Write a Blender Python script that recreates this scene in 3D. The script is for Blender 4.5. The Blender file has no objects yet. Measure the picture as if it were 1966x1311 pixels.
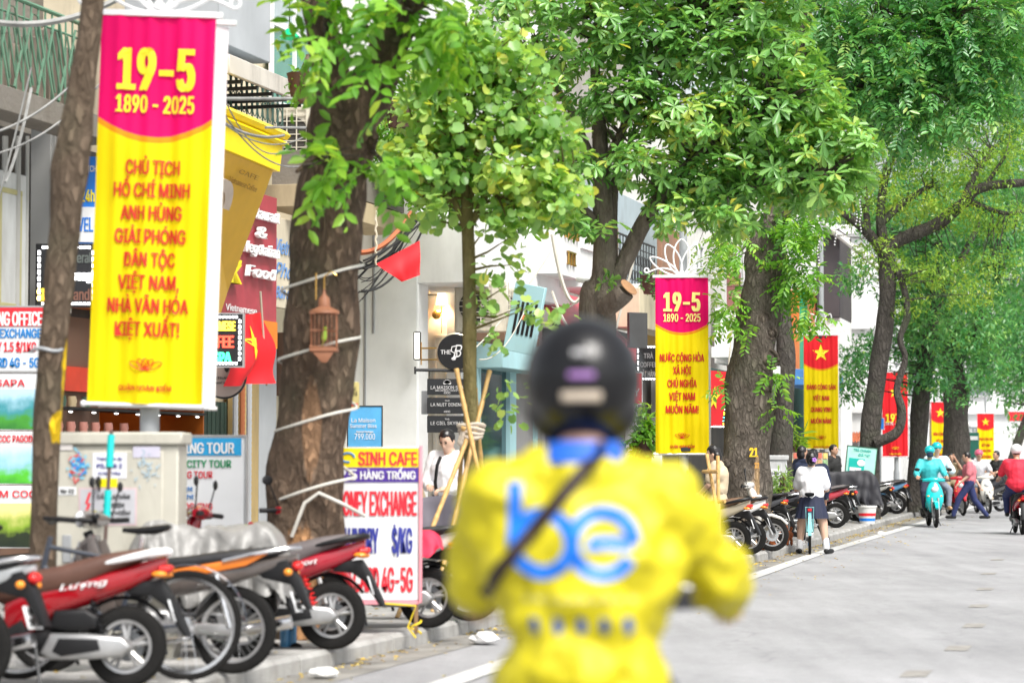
import bpy, bmesh, math, random
import numpy as np
from mathutils import Vector, Matrix
from mathutils.bvhtree import BVHTree
from math import sin, cos, pi, radians, sqrt, atan2
random.seed(11); rng = np.random.default_rng(11)
scene = bpy.context.scene
C = scene.collection
# ---------------------------------------------------------------- camera, sky, sun, exposure
F = 85/36*1966; CX, CY, CH = 983.0, 655.5, 1.45
TH = math.atan((880-CY)/F)
cd = bpy.data.cameras.new('camera'); cam = bpy.data.objects.new('camera', cd); C.objects.link(cam)
cd.lens = 85; cd.sensor_width = 36; cd.clip_end = 3000; cd.clip_start = .1
cam.location = (0, 0, CH); cam.rotation_euler = (pi/2+TH, 0, 0)
cd.dof.use_dof = True; cd.dof.focus_distance = 35; cd.dof.aperture_fstop = 2.2
scene.camera = cam
wd = bpy.data.worlds.new('World'); scene.world = wd; wd.use_nodes = True
nt = wd.node_tree; bg = nt.nodes['Background']
sky = nt.nodes.new('ShaderNodeTexSky'); sky.sky_type = 'NISHITA'; sky.sun_disc = False
SUN_EL, SUN_AZ = radians(55), radians(150)
sky.sun_elevation = SUN_EL; sky.sun_rotation = SUN_AZ; sky.dust_density = 3.0; sky.air_density = 1.0
hs = nt.nodes.new('ShaderNodeHueSaturation'); hs.inputs['Saturation'].default_value = .22
nt.links.new(sky.outputs[0], hs.inputs['Color']); nt.links.new(hs.outputs[0], bg.inputs[0])
bg.inputs[1].default_value = .075
sd = bpy.data.lights.new('sun', 'SUN'); so = bpy.data.objects.new('sun', sd); C.objects.link(so)
sd.energy = 1.5; sd.angle = radians(24); sd.color = (1, .96, .9)
sdir = Vector((sin(SUN_AZ)*cos(SUN_EL), cos(SUN_AZ)*cos(SUN_EL), sin(SUN_EL)))   # towards the sun
so.rotation_euler = (-sdir).to_track_quat('-Z', 'Y').to_euler()
scene.view_settings.view_transform = 'Standard'; scene.view_settings.look = 'None'
scene.view_settings.exposure = 1.6; scene.view_settings.gamma = 1
scene.view_settings.use_curve_mapping = False
scene.cycles.max_bounces = 8; scene.cycles.transparent_max_bounces = 8
scene.cycles.diffuse_bounces = 4; scene.cycles.use_denoising = True
# ---------------------------------------------------------------- frames of the place
def W(px, py, d):                                   # a point d metres ahead seen at photo position (px, py)
    x = (px-CX)/F; y = (CY-py)/F
    ry = cos(TH)-y*sin(TH); rz = sin(TH)+y*cos(TH)
    return Vector((x/ry*d, d, CH+rz/ry*d))
def kx(d): return -5.96+.277*d if d < 34 else 3.46+.25*(d-34)
def SX(d, s, z=.12): return Vector((kx(d)-s*1.03, d, z))
PH = math.atan(.277); CP, SP = cos(PH), sin(PH)
def S(t, s, z=0): return Vector((-5.96+SP*t-CP*s, CP*t+SP*s, z))   # street frame: t along the kerb, s away from it
def T(px, s):
    a = (px-CX)/F
    return (5.96+CP*s+SP*a*s)/(SP-CP*a)
def Z(px, py, s): return W(px, py, S(T(px, s), s).y).z
def SL(px, t):                                      # s of the point seen at px on the crossing line t
    a = (px-CX)/F
    return (-5.96+SP*t-a*CP*t)/(CP+a*SP)
def ZT(px, py, t): s = SL(px, t); return W(px, py, S(t, s).y).z
# ---------------------------------------------------------------- materials
MC = {}
def M(name, col, r=.6, metal=0., var=.1, sc=5., bump=0., bsc=40., emit=0., spec=.5, coat=0., dirt=0., coord='Object'):
    if name in MC: return MC[name]
    m = bpy.data.materials.new(name); m.use_nodes = True; n = m.node_tree; N = n.nodes; L = n.links
    b = N['Principled BSDF']; MC[name] = m
    if len(col) == 3: col = (*col, 1)
    b.inputs['Roughness'].default_value = r; b.inputs['Metallic'].default_value = metal
    b.inputs['Specular IOR Level'].default_value = spec; b.inputs['Coat Weight'].default_value = coat
    tc = N.new('ShaderNodeTexCoord')
    nz = N.new('ShaderNodeTexNoise'); nz.inputs['Scale'].default_value = sc; nz.inputs['Detail'].default_value = 6
    L.new(tc.outputs[coord], nz.inputs['Vector'])
    mr = N.new('ShaderNodeMapRange'); mr.inputs[1].default_value = .3; mr.inputs[2].default_value = .7
    mr.inputs[3].default_value = 1-var; mr.inputs[4].default_value = 1+var
    L.new(nz.outputs[0], mr.inputs[0])
    mx = N.new('ShaderNodeVectorMath'); mx.operation = 'SCALE'; mx.inputs[0].default_value = col[:3]
    L.new(mr.outputs[0], mx.inputs['Scale']); out = mx.outputs[0]
    if dirt:
        n2 = N.new('ShaderNodeTexNoise'); n2.inputs['Scale'].default_value = sc*.35; n2.inputs['Detail'].default_value = 9; n2.inputs['Roughness'].default_value = .7
        mp = N.new('ShaderNodeMapping'); mp.inputs['Scale'].default_value = (2, 2, .5)
        L.new(tc.outputs[coord], mp.inputs[0]); L.new(mp.outputs[0], n2.inputs['Vector'])
        m2 = N.new('ShaderNodeMapRange'); m2.inputs[1].default_value = .5; m2.inputs[2].default_value = .72; m2.inputs[4].default_value = dirt
        L.new(n2.outputs[0], m2.inputs[0])
        mm = N.new('ShaderNodeMix'); mm.data_type = 'RGBA'; mm.inputs[7].default_value = (.12, .1, .075, 1)
        L.new(m2.outputs[0], mm.inputs[0]); L.new(out, mm.inputs[6]); out = mm.outputs[2]
    L.new(out, b.inputs['Base Color'])
    if emit:
        b.inputs['Emission Strength'].default_value = emit; b.inputs['Emission Color'].default_value = col
    if bump:
        n3 = N.new('ShaderNodeTexNoise'); n3.inputs['Scale'].default_value = bsc; n3.inputs['Detail'].default_value = 5
        L.new(tc.outputs[coord], n3.inputs['Vector'])
        bp = N.new('ShaderNodeBump'); bp.inputs['Strength'].default_value = bump; bp.inputs['Distance'].default_value = .02
        L.new(n3.outputs[0], bp.inputs['Height']); L.new(bp.outputs[0], b.inputs['Normal'])
    return m
def asphalt():
    m = bpy.data.materials.new('asphalt'); m.use_nodes = True; N = m.node_tree.nodes; L = m.node_tree.links; b = N['Principled BSDF']; tc = N.new('ShaderNodeTexCoord')
    def nz(sc, det, mpv=None, r=.6):
        n = N.new('ShaderNodeTexNoise'); n.inputs['Scale'].default_value = sc; n.inputs['Detail'].default_value = det; n.inputs['Roughness'].default_value = r
        if mpv: mp = N.new('ShaderNodeMapping'); mp.inputs['Rotation'].default_value = (0, 0, PH); mp.inputs['Scale'].default_value = mpv; L.new(tc.outputs['Object'], mp.inputs[0]); L.new(mp.outputs[0], n.inputs['Vector'])
        else: L.new(tc.outputs['Object'], n.inputs['Vector'])
        return n.outputs[0]
    def mr(x, a0, a1, b0, b1): q = N.new('ShaderNodeMapRange'); q.inputs[1].default_value = a0; q.inputs[2].default_value = a1; q.inputs[3].default_value = b0; q.inputs[4].default_value = b1; L.new(x, q.inputs[0]); return q.outputs[0]
    def mul(x, y): q = N.new('ShaderNodeMath'); q.operation = 'MULTIPLY'; L.new(x, q.inputs[0]); L.new(y, q.inputs[1]); return q.outputs[0]
    f = mul(mr(nz(.35, 4), .35, .65, .88, 1.1), mr(nz(2.2, 8, (1, .12, 1)), .35, .68, .86, 1.08)); f = mul(f, mr(nz(90, 3), .3, .7, .72, 1.28)); f = mul(f, mr(nz(9, 10, None, .75), .4, .75, 1.06, .84))
    vo = N.new('ShaderNodeTexVoronoi'); vo.feature = 'DISTANCE_TO_EDGE'; vo.inputs['Scale'].default_value = .38
    n = N.new('ShaderNodeTexNoise'); n.inputs['Scale'].default_value = 1.4; n.inputs['Detail'].default_value = 8; L.new(tc.outputs['Object'], n.inputs['Vector'])
    ad = N.new('ShaderNodeVectorMath'); ad.operation = 'MULTIPLY_ADD'; ad.inputs[1].default_value = (1.3, 1.3, 0); L.new(n.outputs[1], ad.inputs[0]); L.new(tc.outputs['Object'], ad.inputs[2]); L.new(ad.outputs[0], vo.inputs['Vector'])
    f = mul(f, mr(vo.outputs[0], .0, .008, .84, 1))
    sc = N.new('ShaderNodeVectorMath'); sc.operation = 'SCALE'; sc.inputs[0].default_value = (.335, .335, .345); L.new(f, sc.inputs['Scale']); L.new(sc.outputs[0], b.inputs['Base Color'])
    bp = N.new('ShaderNodeBump'); bp.inputs['Strength'].default_value = .5; bp.inputs['Distance'].default_value = .006; L.new(nz(120, 4), bp.inputs['Height']); L.new(bp.outputs[0], b.inputs['Normal']); b.inputs['Roughness'].default_value = .7; b.inputs['Specular IOR Level'].default_value = .35
    return m
def bark(name, c1, c2, sc=7, ridge=.9, patches=()):
    m = bpy.data.materials.new(name); m.use_nodes = True; n = m.node_tree; N = n.nodes; L = n.links; b = N['Principled BSDF']
    tc = N.new('ShaderNodeTexCoord'); mp = N.new('ShaderNodeMapping'); mp.inputs['Scale'].default_value = (sc, sc, sc*.42)
    L.new(tc.outputs['Object'], mp.inputs[0])
    vo = N.new('ShaderNodeTexVoronoi'); vo.inputs['Scale'].default_value = 1.7; vo.feature = 'DISTANCE_TO_EDGE'
    nz = N.new('ShaderNodeTexNoise'); nz.inputs['Scale'].default_value = 1.2; nz.inputs['Detail'].default_value = 10; nz.inputs['Roughness'].default_value = .7
    L.new(mp.outputs[0], nz.inputs['Vector'])
    ad = N.new('ShaderNodeVectorMath'); ad.operation = 'MULTIPLY_ADD'; ad.inputs[1].default_value = (.8, .8, .8)
    L.new(nz.outputs[1], ad.inputs[0]); L.new(mp.outputs[0], ad.inputs[2]); L.new(ad.outputs[0], vo.inputs['Vector'])
    cr = N.new('ShaderNodeValToRGB'); cr.color_ramp.elements[0].position = .25; cr.color_ramp.elements[1].position = .8
    cr.color_ramp.elements[0].color = (*c1, 1); cr.color_ramp.elements[1].color = (*c2, 1)
    L.new(nz.outputs[0], cr.inputs[0])
    n5 = N.new('ShaderNodeTexNoise'); n5.inputs['Scale'].default_value = 1.3; n5.inputs['Detail'].default_value = 3
    L.new(tc.outputs['Object'], n5.inputs['Vector'])
    m5 = N.new('ShaderNodeMapRange'); m5.inputs[1].default_value = .52; m5.inputs[2].default_value = .7; m5.inputs[4].default_value = .45
    L.new(n5.outputs[0], m5.inputs[0]); mm = N.new('ShaderNodeMix'); mm.data_type = 'RGBA'; mm.inputs[7].default_value = (.10, .12, .07, 1)
    L.new(m5.outputs[0], mm.inputs[0]); L.new(cr.outputs[0], mm.inputs[6]); out = mm.outputs[2]
    for (px_, pz_, rx_, rz_, col, edge) in patches:          # peeled or painted places on the camera-side of the trunk
        ma = N.new('ShaderNodeMapping'); ma.inputs['Location'].default_value = (-px_/rx_, 0, -pz_/rz_); ma.inputs['Scale'].default_value = (1/rx_, 0, 1/rz_); L.new(tc.outputs['Object'], ma.inputs[0])
        ln = N.new('ShaderNodeVectorMath'); ln.operation = 'LENGTH'; L.new(ma.outputs[0], ln.inputs[0])
        sb = N.new('ShaderNodeMath'); sb.operation = 'MULTIPLY_ADD'; sb.inputs[1].default_value = edge; L.new(nz.outputs[0], sb.inputs[0]); L.new(ln.outputs['Value'], sb.inputs[2])
        m6 = N.new('ShaderNodeMapRange'); m6.inputs[1].default_value = .9+edge*.5; m6.inputs[2].default_value = 1.08+edge*.5; m6.inputs[3].default_value = 1; m6.inputs[4].default_value = 0; L.new(sb.outputs[0], m6.inputs[0])
        sy = N.new('ShaderNodeSeparateXYZ'); L.new(tc.outputs['Normal'], sy.inputs[0]); lt = N.new('ShaderNodeMath'); lt.operation = 'LESS_THAN'; lt.inputs[1].default_value = 0; L.new(sy.outputs['Y'], lt.inputs[0])
        mu = N.new('ShaderNodeMath'); mu.operation = 'MULTIPLY'; L.new(m6.outputs[0], mu.inputs[0]); L.new(lt.outputs[0], mu.inputs[1])
        cx = N.new('ShaderNodeMix'); cx.data_type = 'RGBA'; cx.inputs[7].default_value = (*col, 1); L.new(mu.outputs[0], cx.inputs[0]); L.new(out, cx.inputs[6]); out = cx.outputs[2]
    L.new(out, b.inputs['Base Color'])
    bp = N.new('ShaderNodeBump'); bp.inputs['Strength'].default_value = ridge; bp.inputs['Distance'].default_value = .035
    m3 = N.new('ShaderNodeMath'); m3.operation = 'MULTIPLY_ADD'; m3.inputs[1].default_value = .6
    mr = N.new('ShaderNodeMapRange'); mr.inputs[2].default_value = .25; L.new(vo.outputs[0], mr.inputs[0])
    L.new(nz.outputs[0], m3.inputs[0]); L.new(mr.outputs[0], m3.inputs[2]); L.new(m3.outputs[0], bp.inputs['Height'])
    L.new(bp.outputs[0], b.inputs['Normal']); b.inputs['Roughness'].default_value = .9; b.inputs['Specular IOR Level'].default_value = .15
    return m
def leafmat(name, cols, trans=.35, rough=.38):
    m = bpy.data.materials.new(name); m.use_nodes = True; n = m.node_tree; N = n.nodes; L = n.links; b = N['Principled BSDF']
    at = N.new('ShaderNodeAttribute'); at.attribute_name = 'tint'
    cr = N.new('ShaderNodeValToRGB'); e = cr.color_ramp.elements
    e[0].color = (*cols[0], 1); e[1].color = (*cols[-1], 1)
    for i, c in enumerate(cols[1:-1]):
        x = e.new((i+1)/(len(cols)-1)); x.color = (*c, 1)
    L.new(at.outputs['Fac'], cr.inputs[0]); L.new(cr.outputs[0], b.inputs['Base Color'])
    b.inputs['Roughness'].default_value = rough; b.inputs['Specular IOR Level'].default_value = .6
    tr = N.new('ShaderNodeBsdfTranslucent'); g = N.new('ShaderNodeVectorMath'); g.operation = 'MULTIPLY'; g.inputs[1].default_value = (1.5, 1.35, .6)
    L.new(cr.outputs[0], g.inputs[0]); L.new(g.outputs[0], tr.inputs[0])
    ms = N.new('ShaderNodeMixShader'); ms.inputs[0].default_value = trans
    L.new(b.outputs[0], ms.inputs[1]); L.new(tr.outputs[0], ms.inputs[2])
    L.new(ms.outputs[0], N['Material Output'].inputs[0])
    return m
def glassmat(name='window glass', col=(.05, .07, .08)):
    return M(name, col, r=.06, var=.1, spec=.9)
# ---------------------------------------------------------------- geometry
def lab(o, label=None, cat=None, group=None, kind=None):
    if label: o['label'] = label
    if cat: o['category'] = cat
    if group: o['group'] = group
    if kind: o['kind'] = kind
    return o
def E(name, label, cat, loc, rz=0, group=None, rot=None):
    o = bpy.data.objects.new(name, None); C.objects.link(o); o.location = loc
    o.rotation_euler = rot or (0, 0, rz); o.empty_display_size = .1
    return lab(o, label, cat, group)
def frame(a):
    a = Vector(a).normalized(); r = Vector((0, 0, 1)) if abs(a.z) < .9 else Vector((1, 0, 0))
    x = a.cross(r).normalized(); return x, a.cross(x).normalized()
class G:
    def __init__(s): s.v = []; s.f = []; s.m = []; s.mi = 0
    def add(s, vs, fs):
        b = len(s.v); s.v += [tuple(v) for v in vs]
        for f in fs: s.f.append(tuple(b+i for i in f)); s.m.append(s.mi)
        return s
    def mat(s, i): s.mi = i; return s
    def box(s, x0, x1, y0, y1, z0, z1, c=0, rot=None, at=None):
        if c <= 0:
            vs = [(x, y, z) for x in (x0, x1) for y in (y0, y1) for z in (z0, z1)]
            fs = [(0, 1, 3, 2), (4, 6, 7, 5), (0, 4, 5, 1), (2, 3, 7, 6), (0, 2, 6, 4), (1, 5, 7, 3)]
        else:
            c = min(c, (x1-x0)*.45, (y1-y0)*.45, (z1-z0)*.45)
            vs = []; X = (x0, x1); Y = (y0, y1); Zz = (z0, z1); sg = (1, -1)
            for i in range(2):
                for j in range(2):
                    for k in range(2):
                        vs += [(X[i], Y[j]+sg[j]*c, Zz[k]+sg[k]*c), (X[i]+sg[i]*c, Y[j], Zz[k]+sg[k]*c), (X[i]+sg[i]*c, Y[j]+sg[j]*c, Zz[k])]
            def I(i, j, k, a): return (i*4+j*2+k)*3+a
            fs = []
            for i in range(2): fs.append([I(i, 0, 0, 0), I(i, 1, 0, 0), I(i, 1, 1, 0), I(i, 0, 1, 0)][::(-1 if i == 0 else 1)])
            for j in range(2): fs.append([I(0, j, 0, 1), I(0, j, 1, 1), I(1, j, 1, 1), I(1, j, 0, 1)][::(-1 if j == 0 else 1)])
            for k in range(2): fs.append([I(0, 0, k, 2), I(1, 0, k, 2), I(1, 1, k, 2), I(0, 1, k, 2)][::(-1 if k == 0 else 1)])
            for a in range(2):
                for b in range(2):
                    fs.append([I(0, a, b, 1), I(1, a, b, 1), I(1, a, b, 2), I(0, a, b, 2)])
                    fs.append([I(a, 0, b, 0), I(a, 1, b, 0), I(a, 1, b, 2), I(a, 0, b, 2)])
                    fs.append([I(a, b, 0, 0), I(a, b, 1, 0), I(a, b, 1, 1), I(a, b, 0, 1)])
            for i in range(2):
                for j in range(2):
                    for k in range(2): fs.append([I(i, j, k, 0), I(i, j, k, 1), I(i, j, k, 2)])
        if rot is not None:
            cc = Vector(((x0+x1)/2, (y0+y1)/2, (z0+z1)/2)) if at is None else Vector(at)
            vs = [rot @ (Vector(v)-cc)+cc for v in vs]
        return s.add(vs, fs)
    def tube(s, pts, r, n=8, cap=True, closed=False):
        pts = [Vector(p) for p in pts]; k = len(pts)
        rr = r if isinstance(r, (list, tuple)) else [r]*k
        vs = []; x = None
        for i, p in enumerate(pts):
            if closed: d = pts[(i+1) % k]-pts[i-1]
            else: d = pts[min(i+1, k-1)]-pts[max(i-1, 0)]
            if d.length < 1e-9: d = Vector((0, 0, 1))
            d.normalize()
            if x is None: x, y = frame(d)
            else:
                x = x-d*x.dot(d); x.normalize(); y = d.cross(x)
            for j in range(n):
                a = 2*pi*j/n; vs.append(p+(x*cos(a)+y*sin(a))*rr[i])
        fs = []
        for i in range(k if closed else k-1):
            for j in range(n):
                a, b = i*n+j, i*n+(j+1) % n; i2 = (i+1) % k
                fs.append((a, b, i2*n+(j+1) % n, i2*n+j))
        if cap and not closed: fs += [tuple(range(n))[::-1], tuple(range((k-1)*n, k*n))]
        return s.add(vs, fs)
    def cyl(s, p0, p1, r, n=16, r1=None): return s.tube([p0, p1], [r, r if r1 is None else r1], n)
    def lathe(s, prof, n=20, o=(0, 0, 0), axis=(0, 0, 1), closed=False):
        a = Vector(axis).normalized(); x, y = frame(a); o = Vector(o); vs = []
        for (r, h) in prof:
            for j in range(n):
                t = 2*pi*j/n; vs.append(o+a*h+(x*cos(t)+y*sin(t))*r)
        k = len(prof); fs = []
        for i in range(k if closed else k-1):
            i2 = (i+1) % k
            for j in range(n): fs.append((i*n+j, i*n+(j+1) % n, i2*n+(j+1) % n, i2*n+j))
        if not closed: fs += [tuple(range(n))[::-1], tuple(range((k-1)*n, k*n))]
        return s.add(vs, fs)
    def ell(s, c, r, n=14, m=9, rot=None):
        c = Vector(c); vs = []; fs = []
        for i in range(1, m):
            p = pi*i/m
            for j in range(n):
                t = 2*pi*j/n; v = Vector((r[0]*sin(p)*cos(t), r[1]*sin(p)*sin(t), r[2]*cos(p)))
                vs.append(c+(rot @ v if rot else v))
        a = Vector((0, 0, r[2])); a = rot @ a if rot else a; vs += [c+a, c-a]
        for i in range(m-2):
            for j in range(n): fs.append((i*n+j, (i+1)*n+j, (i+1)*n+(j+1) % n, i*n+(j+1) % n))
        top = len(vs)-2; q = (m-2)*n
        for j in range(n): fs += [(top, j, (j+1) % n), (top+1, q+(j+1) % n, q+j)]
        return s.add(vs, fs)
    def cap(s, p0, p1, r0, r1, n=12):
        p0, p1 = Vector(p0), Vector(p1); d = (p1-p0); 
        if d.length < 1e-6: return s.ell(p0, (r0, r0, r0), n)
        d.normalize(); P = []; R = []
        for a in (80, 60, 35): P.append(p0-d*r0*sin(radians(a))); R.append(r0*cos(radians(a)))
        P += [p0, p1]; R += [r0, r1]
        for a in (35, 60, 80): P.append(p1+d*r1*sin(radians(a))); R.append(r1*cos(radians(a)))
        return s.tube(P, R, n)
    def loft(s, secs, n=16, e=2.5):      # sections (centre, ax, ay): superellipse rings
        vs = []
        for (c, ax, ay) in secs:
            c, ax, ay = Vector(c), Vector(ax), Vector(ay)
            for j in range(n):
                t = 2*pi*(j+.5)/n; cc, ss = cos(t), sin(t)
                vs.append(c+ax*math.copysign(abs(cc)**(2/e), cc)+ay*math.copysign(abs(ss)**(2/e), ss))
        k = len(secs); fs = []
        for i in range(k-1):
            for j in range(n): fs.append((i*n+j, i*n+(j+1) % n, (i+1)*n+(j+1) % n, (i+1)*n+j))
        fs += [tuple(range(n))[::-1], tuple(range((k-1)*n, k*n))]
        return s.add(vs, fs)
    def slab(s, out, a0, a1, b=.01, plane='x', steps=2):   # outline (u, v) thickened along an axis, edges rounded
        k = len(out); ar = sum(out[i-1][0]*out[i][1]-out[i][0]*out[i-1][1] for i in range(k))
        if ar < 0: out = out[::-1]
        def inset(q):
            r = []
            for i in range(k):
                p0, p, p1 = Vector(out[i-1]), Vector(out[i]), Vector(out[(i+1) % k])
                e0 = (p-p0).normalized(); e1 = (p1-p).normalized()
                n0 = Vector((-e0.y, e0.x)); n1 = Vector((-e1.y, e1.x)); m = n0+n1
                m = m/max(.4, m.length_squared)*2 if m.length > .1 else n0
                r.append(p+m*q*.5*1.0 if False else p+m*q)
            return r
        rings = []
        if b > 0:
            for i in range(steps+1):
                t = pi/2*i/steps; rings.append((a0+b*(1-sin(t)), inset(b*(1-cos(pi/2-t)) if False else b*(1-sin(t)))))
            rings = [(a0+b*(1-cos(pi/2*i/steps)), inset(b*(1-sin(pi/2*i/steps)))) for i in range(steps+1)]
            rings += [(a1-b*(1-cos(pi/2*i/steps)), inset(b*(1-sin(pi/2*i/steps)))) for i in range(steps, -1, -1)]
        else: rings = [(a0, [Vector(p) for p in out]), (a1, [Vector(p) for p in out])]
        vs = []
        for (h, R) in rings:
            for p in R:
                vs.append((h, p.x, p.y) if plane == 'x' else (p.x, h, p.y) if plane == 'y' else (p.x, p.y, h))
        fs = []
        for i in range(len(rings)-1):
            for j in range(k): fs.append((i*k+j, i*k+(j+1) % k, (i+1)*k+(j+1) % k, (i+1)*k+j))
        fs += [tuple(range(k))[::-1], tuple(range((len(rings)-1)*k, len(rings)*k))]
        return s.add(vs, fs)
    def grid(s, fn, nu, nv):
        vs = [fn(i/nu, j/nv) for i in range(nu+1) for j in range(nv+1)]
        fs = [(i*(nv+1)+j, (i+1)*(nv+1)+j, (i+1)*(nv+1)+j+1, i*(nv+1)+j+1) for i in range(nu) for j in range(nv)]
        return s.add(vs, fs)
    def mesh(s, name, mats, smooth=True, ang=.7, fix=True):
        me = bpy.data.meshes.new(name); me.from_pydata(s.v, [], s.f)
        for m in (mats if isinstance(mats, (list, tuple)) else [mats]): me.materials.append(m)
        if max(s.m, default=0) > 0: me.polygons.foreach_set('material_index', s.m)
        bm = bmesh.new(); bm.from_mesh(me)
        if fix: bmesh.ops.recalc_face_normals(bm, faces=bm.faces)
        if smooth:
            for f in bm.faces: f.smooth = True
            for e in bm.edges:
                if len(e.link_faces) == 2 and e.calc_face_angle(0) > ang: e.smooth = False
        bm.to_mesh(me); bm.free()
        return me
    def build(s, name, mats, parent=None, smooth=True, loc=None, rot=None, kind=None, label=None, fix=True, ang=.7):
        o = bpy.data.objects.new(name, s.mesh(name, mats, smooth, ang, fix)); C.objects.link(o)
        if parent: o.parent = parent
        if loc: o.location = loc
        if rot: o.rotation_euler = rot
        if kind: o['kind'] = kind
        if label: o['label'] = label
        return o
def clone(o, parent=None):
    c = o.copy(); C.objects.link(c)
    if parent: c.parent = parent
    for ch in o.children:
        if ch.type != 'FONT': clone(ch, c)
    return c
def inst(o, parent, loc=None, rot=None, sc=None):       # a repeat of one part, mesh shared
    c = o.copy(); C.objects.link(c); c.parent = parent
    if loc is not None: c.location = loc
    if rot is not None: c.rotation_euler = rot
    if sc is not None: c.scale = sc
    return c
# ---------------------------------------------------------------- lettering, fitted at the end in one pass
TXT = []; PEND = []
try: FONT = bpy.data.fonts.load(bpy.utils.system_resource('DATAFILES', path='fonts')+'/Inter.woff2')   # the interface font Blender itself ships
except Exception: FONT = None
def text(s, parent, o, w, h, mat, rx=(1, 0, 0), ux=(0, 0, 1), bold=.02, name='lettering', th=.004, slant=0, wave=None):
    """centred at o (parent's frame), cap height h, width w (0 = natural), rx/ux the reading and up directions"""
    cu = bpy.data.curves.new(name, 'FONT'); cu.body = s; cu.align_x = 'CENTER'; cu.resolution_u = 3; cu.shear = slant
    if FONT: cu.font = FONT
    ob = bpy.data.objects.new(name, cu); C.objects.link(ob); ob.parent = parent
    TXT.append((ob, Vector(o), w, h, mat, Vector(rx), Vector(ux), th, wave, bold))
    return ob
def finish():
    ref = bpy.data.curves.new('ref', 'FONT'); ref.body = 'H'; ref.font = FONT or ref.font; ro = bpy.data.objects.new('ref', ref); C.objects.link(ro)
    bpy.context.view_layer.update(); dg = bpy.context.evaluated_depsgraph_get()
    H = bpy.data.meshes.new_from_object(ro.evaluated_get(dg)); caph = max(v.co.y for v in H.vertices)
    done = []
    for (ob, o, w, h, mat, rx, ux, th, wave, bold) in TXT:
        me = bpy.data.meshes.new_from_object(ob.evaluated_get(dg)); done.append(me)
    rem = [(ob, bpy.data.meshes.new_from_object(ob.evaluated_get(dg)), cb) for (ob, cb) in PEND]
    bpy.data.objects.remove(ro)
    for (ob, o, w, h, mat, rx, ux, th, wave, bold), me in zip(TXT, done):
        n = len(me.vertices)
        if n == 0: bpy.data.objects.remove(ob); continue
        a = np.empty(n*3); me.vertices.foreach_get('co', a); a = a.reshape(-1, 3)
        x0, x1 = a[:, 0].min(), a[:, 0].max(); sy = h/caph; sx = w/(x1-x0) if w else sy*.9
        X = (a[:, 0]-(x0+x1)/2)*sx; Y = (a[:, 1]-caph/2)*sy
        nz = rx.cross(ux)
        bw = max(0, bold)*2.6*h; shifts = [(0, 0)] if bw <= 0 else [(-bw/2, bw*.15), (bw/2, -bw*.15), (0, 0), (-bw/2, -bw*.15), (bw/2, bw*.15)]
        if w and bw: X = X*(w-bw)/w
        fs = [tuple(p.vertices) for p in me.polygons]
        ec = {}
        for f in fs:
            for i in range(len(f)): k = (f[i], f[(i+1) % len(f)]); ec[k] = ec.get(k, 0)+1
        side = [(a_, b_) for (a_, b_) in ec if (b_, a_) not in ec]
        VV = []; FF = []
        for q, (dx, dy) in enumerate(shifts):      # heavier stroke: the same glyphs laid side by side, each a hair prouder
            P = np.array(o)[None]+(X+dx)[:, None]*np.array(rx)[None]+(Y+dy)[:, None]*np.array(ux)[None]
            if wave: P = wave(P)
            Q = P+np.array(nz)[None]*(th+.00025*q); b0 = len(VV); VV += [tuple(p) for p in P]+[tuple(p) for p in Q]
            FF += [tuple(i+n+b0 for i in f) for f in fs]+[(a_+b0, b_+b0, b_+n+b0, a_+n+b0) for a_, b_ in side]
        m2 = bpy.data.meshes.new('lettering'); m2.from_pydata(VV, [], FF)
        m2.materials.append(mat)
        nm = ob.name; par = ob.parent; bpy.data.objects.remove(ob)
        o2 = bpy.data.objects.new('lettering' if nm.startswith('lettering') else nm.split('.')[0], m2); C.objects.link(o2); o2.parent = par
        bpy.data.meshes.remove(me)
    for ob, me, cb in rem:
        ob.modifiers.clear(); old = ob.data; mats = list(old.materials); ob.data = me
        me.materials.clear()
        for m in mats: me.materials.append(m)
        for p in me.polygons: p.use_smooth = True; p.material_index = 0
        if cb: cb(ob)
def soft(g, name, mat, parent, vox=.012, it=4, loc=None, noise=0, nsc=.12, cb=None, label=None):
    """union of overlapping limbs as one continuous skin (voxel remesh), optionally with cloth folds"""
    o = g.build(name, mat, parent, smooth=False, loc=loc, label=label)
    m = o.modifiers.new('r', 'REMESH'); m.mode = 'VOXEL'; m.voxel_size = vox
    m = o.modifiers.new('s', 'SMOOTH'); m.iterations = it; m.factor = .5
    if noise:
        tx = bpy.data.textures.new('folds', 'CLOUDS'); tx.noise_scale = nsc
        m = o.modifiers.new('d', 'DISPLACE'); m.texture = tx; m.strength = noise; m.mid_level = .5
    PEND.append((o, cb)); return o
SPLIT = ('indicator', 'front_fork', 'shock_absorber', 'knot', 'post', 'leg', 'clamp', 'helmet_highlight', 'frame', 'trolley_wheel', 'shelf_light', 'pier', 'bracket', 'arm', 'orange_mark', 'eyebrows', 'side_wall', 'cup_print', 'black_bar', 'finial')
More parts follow.
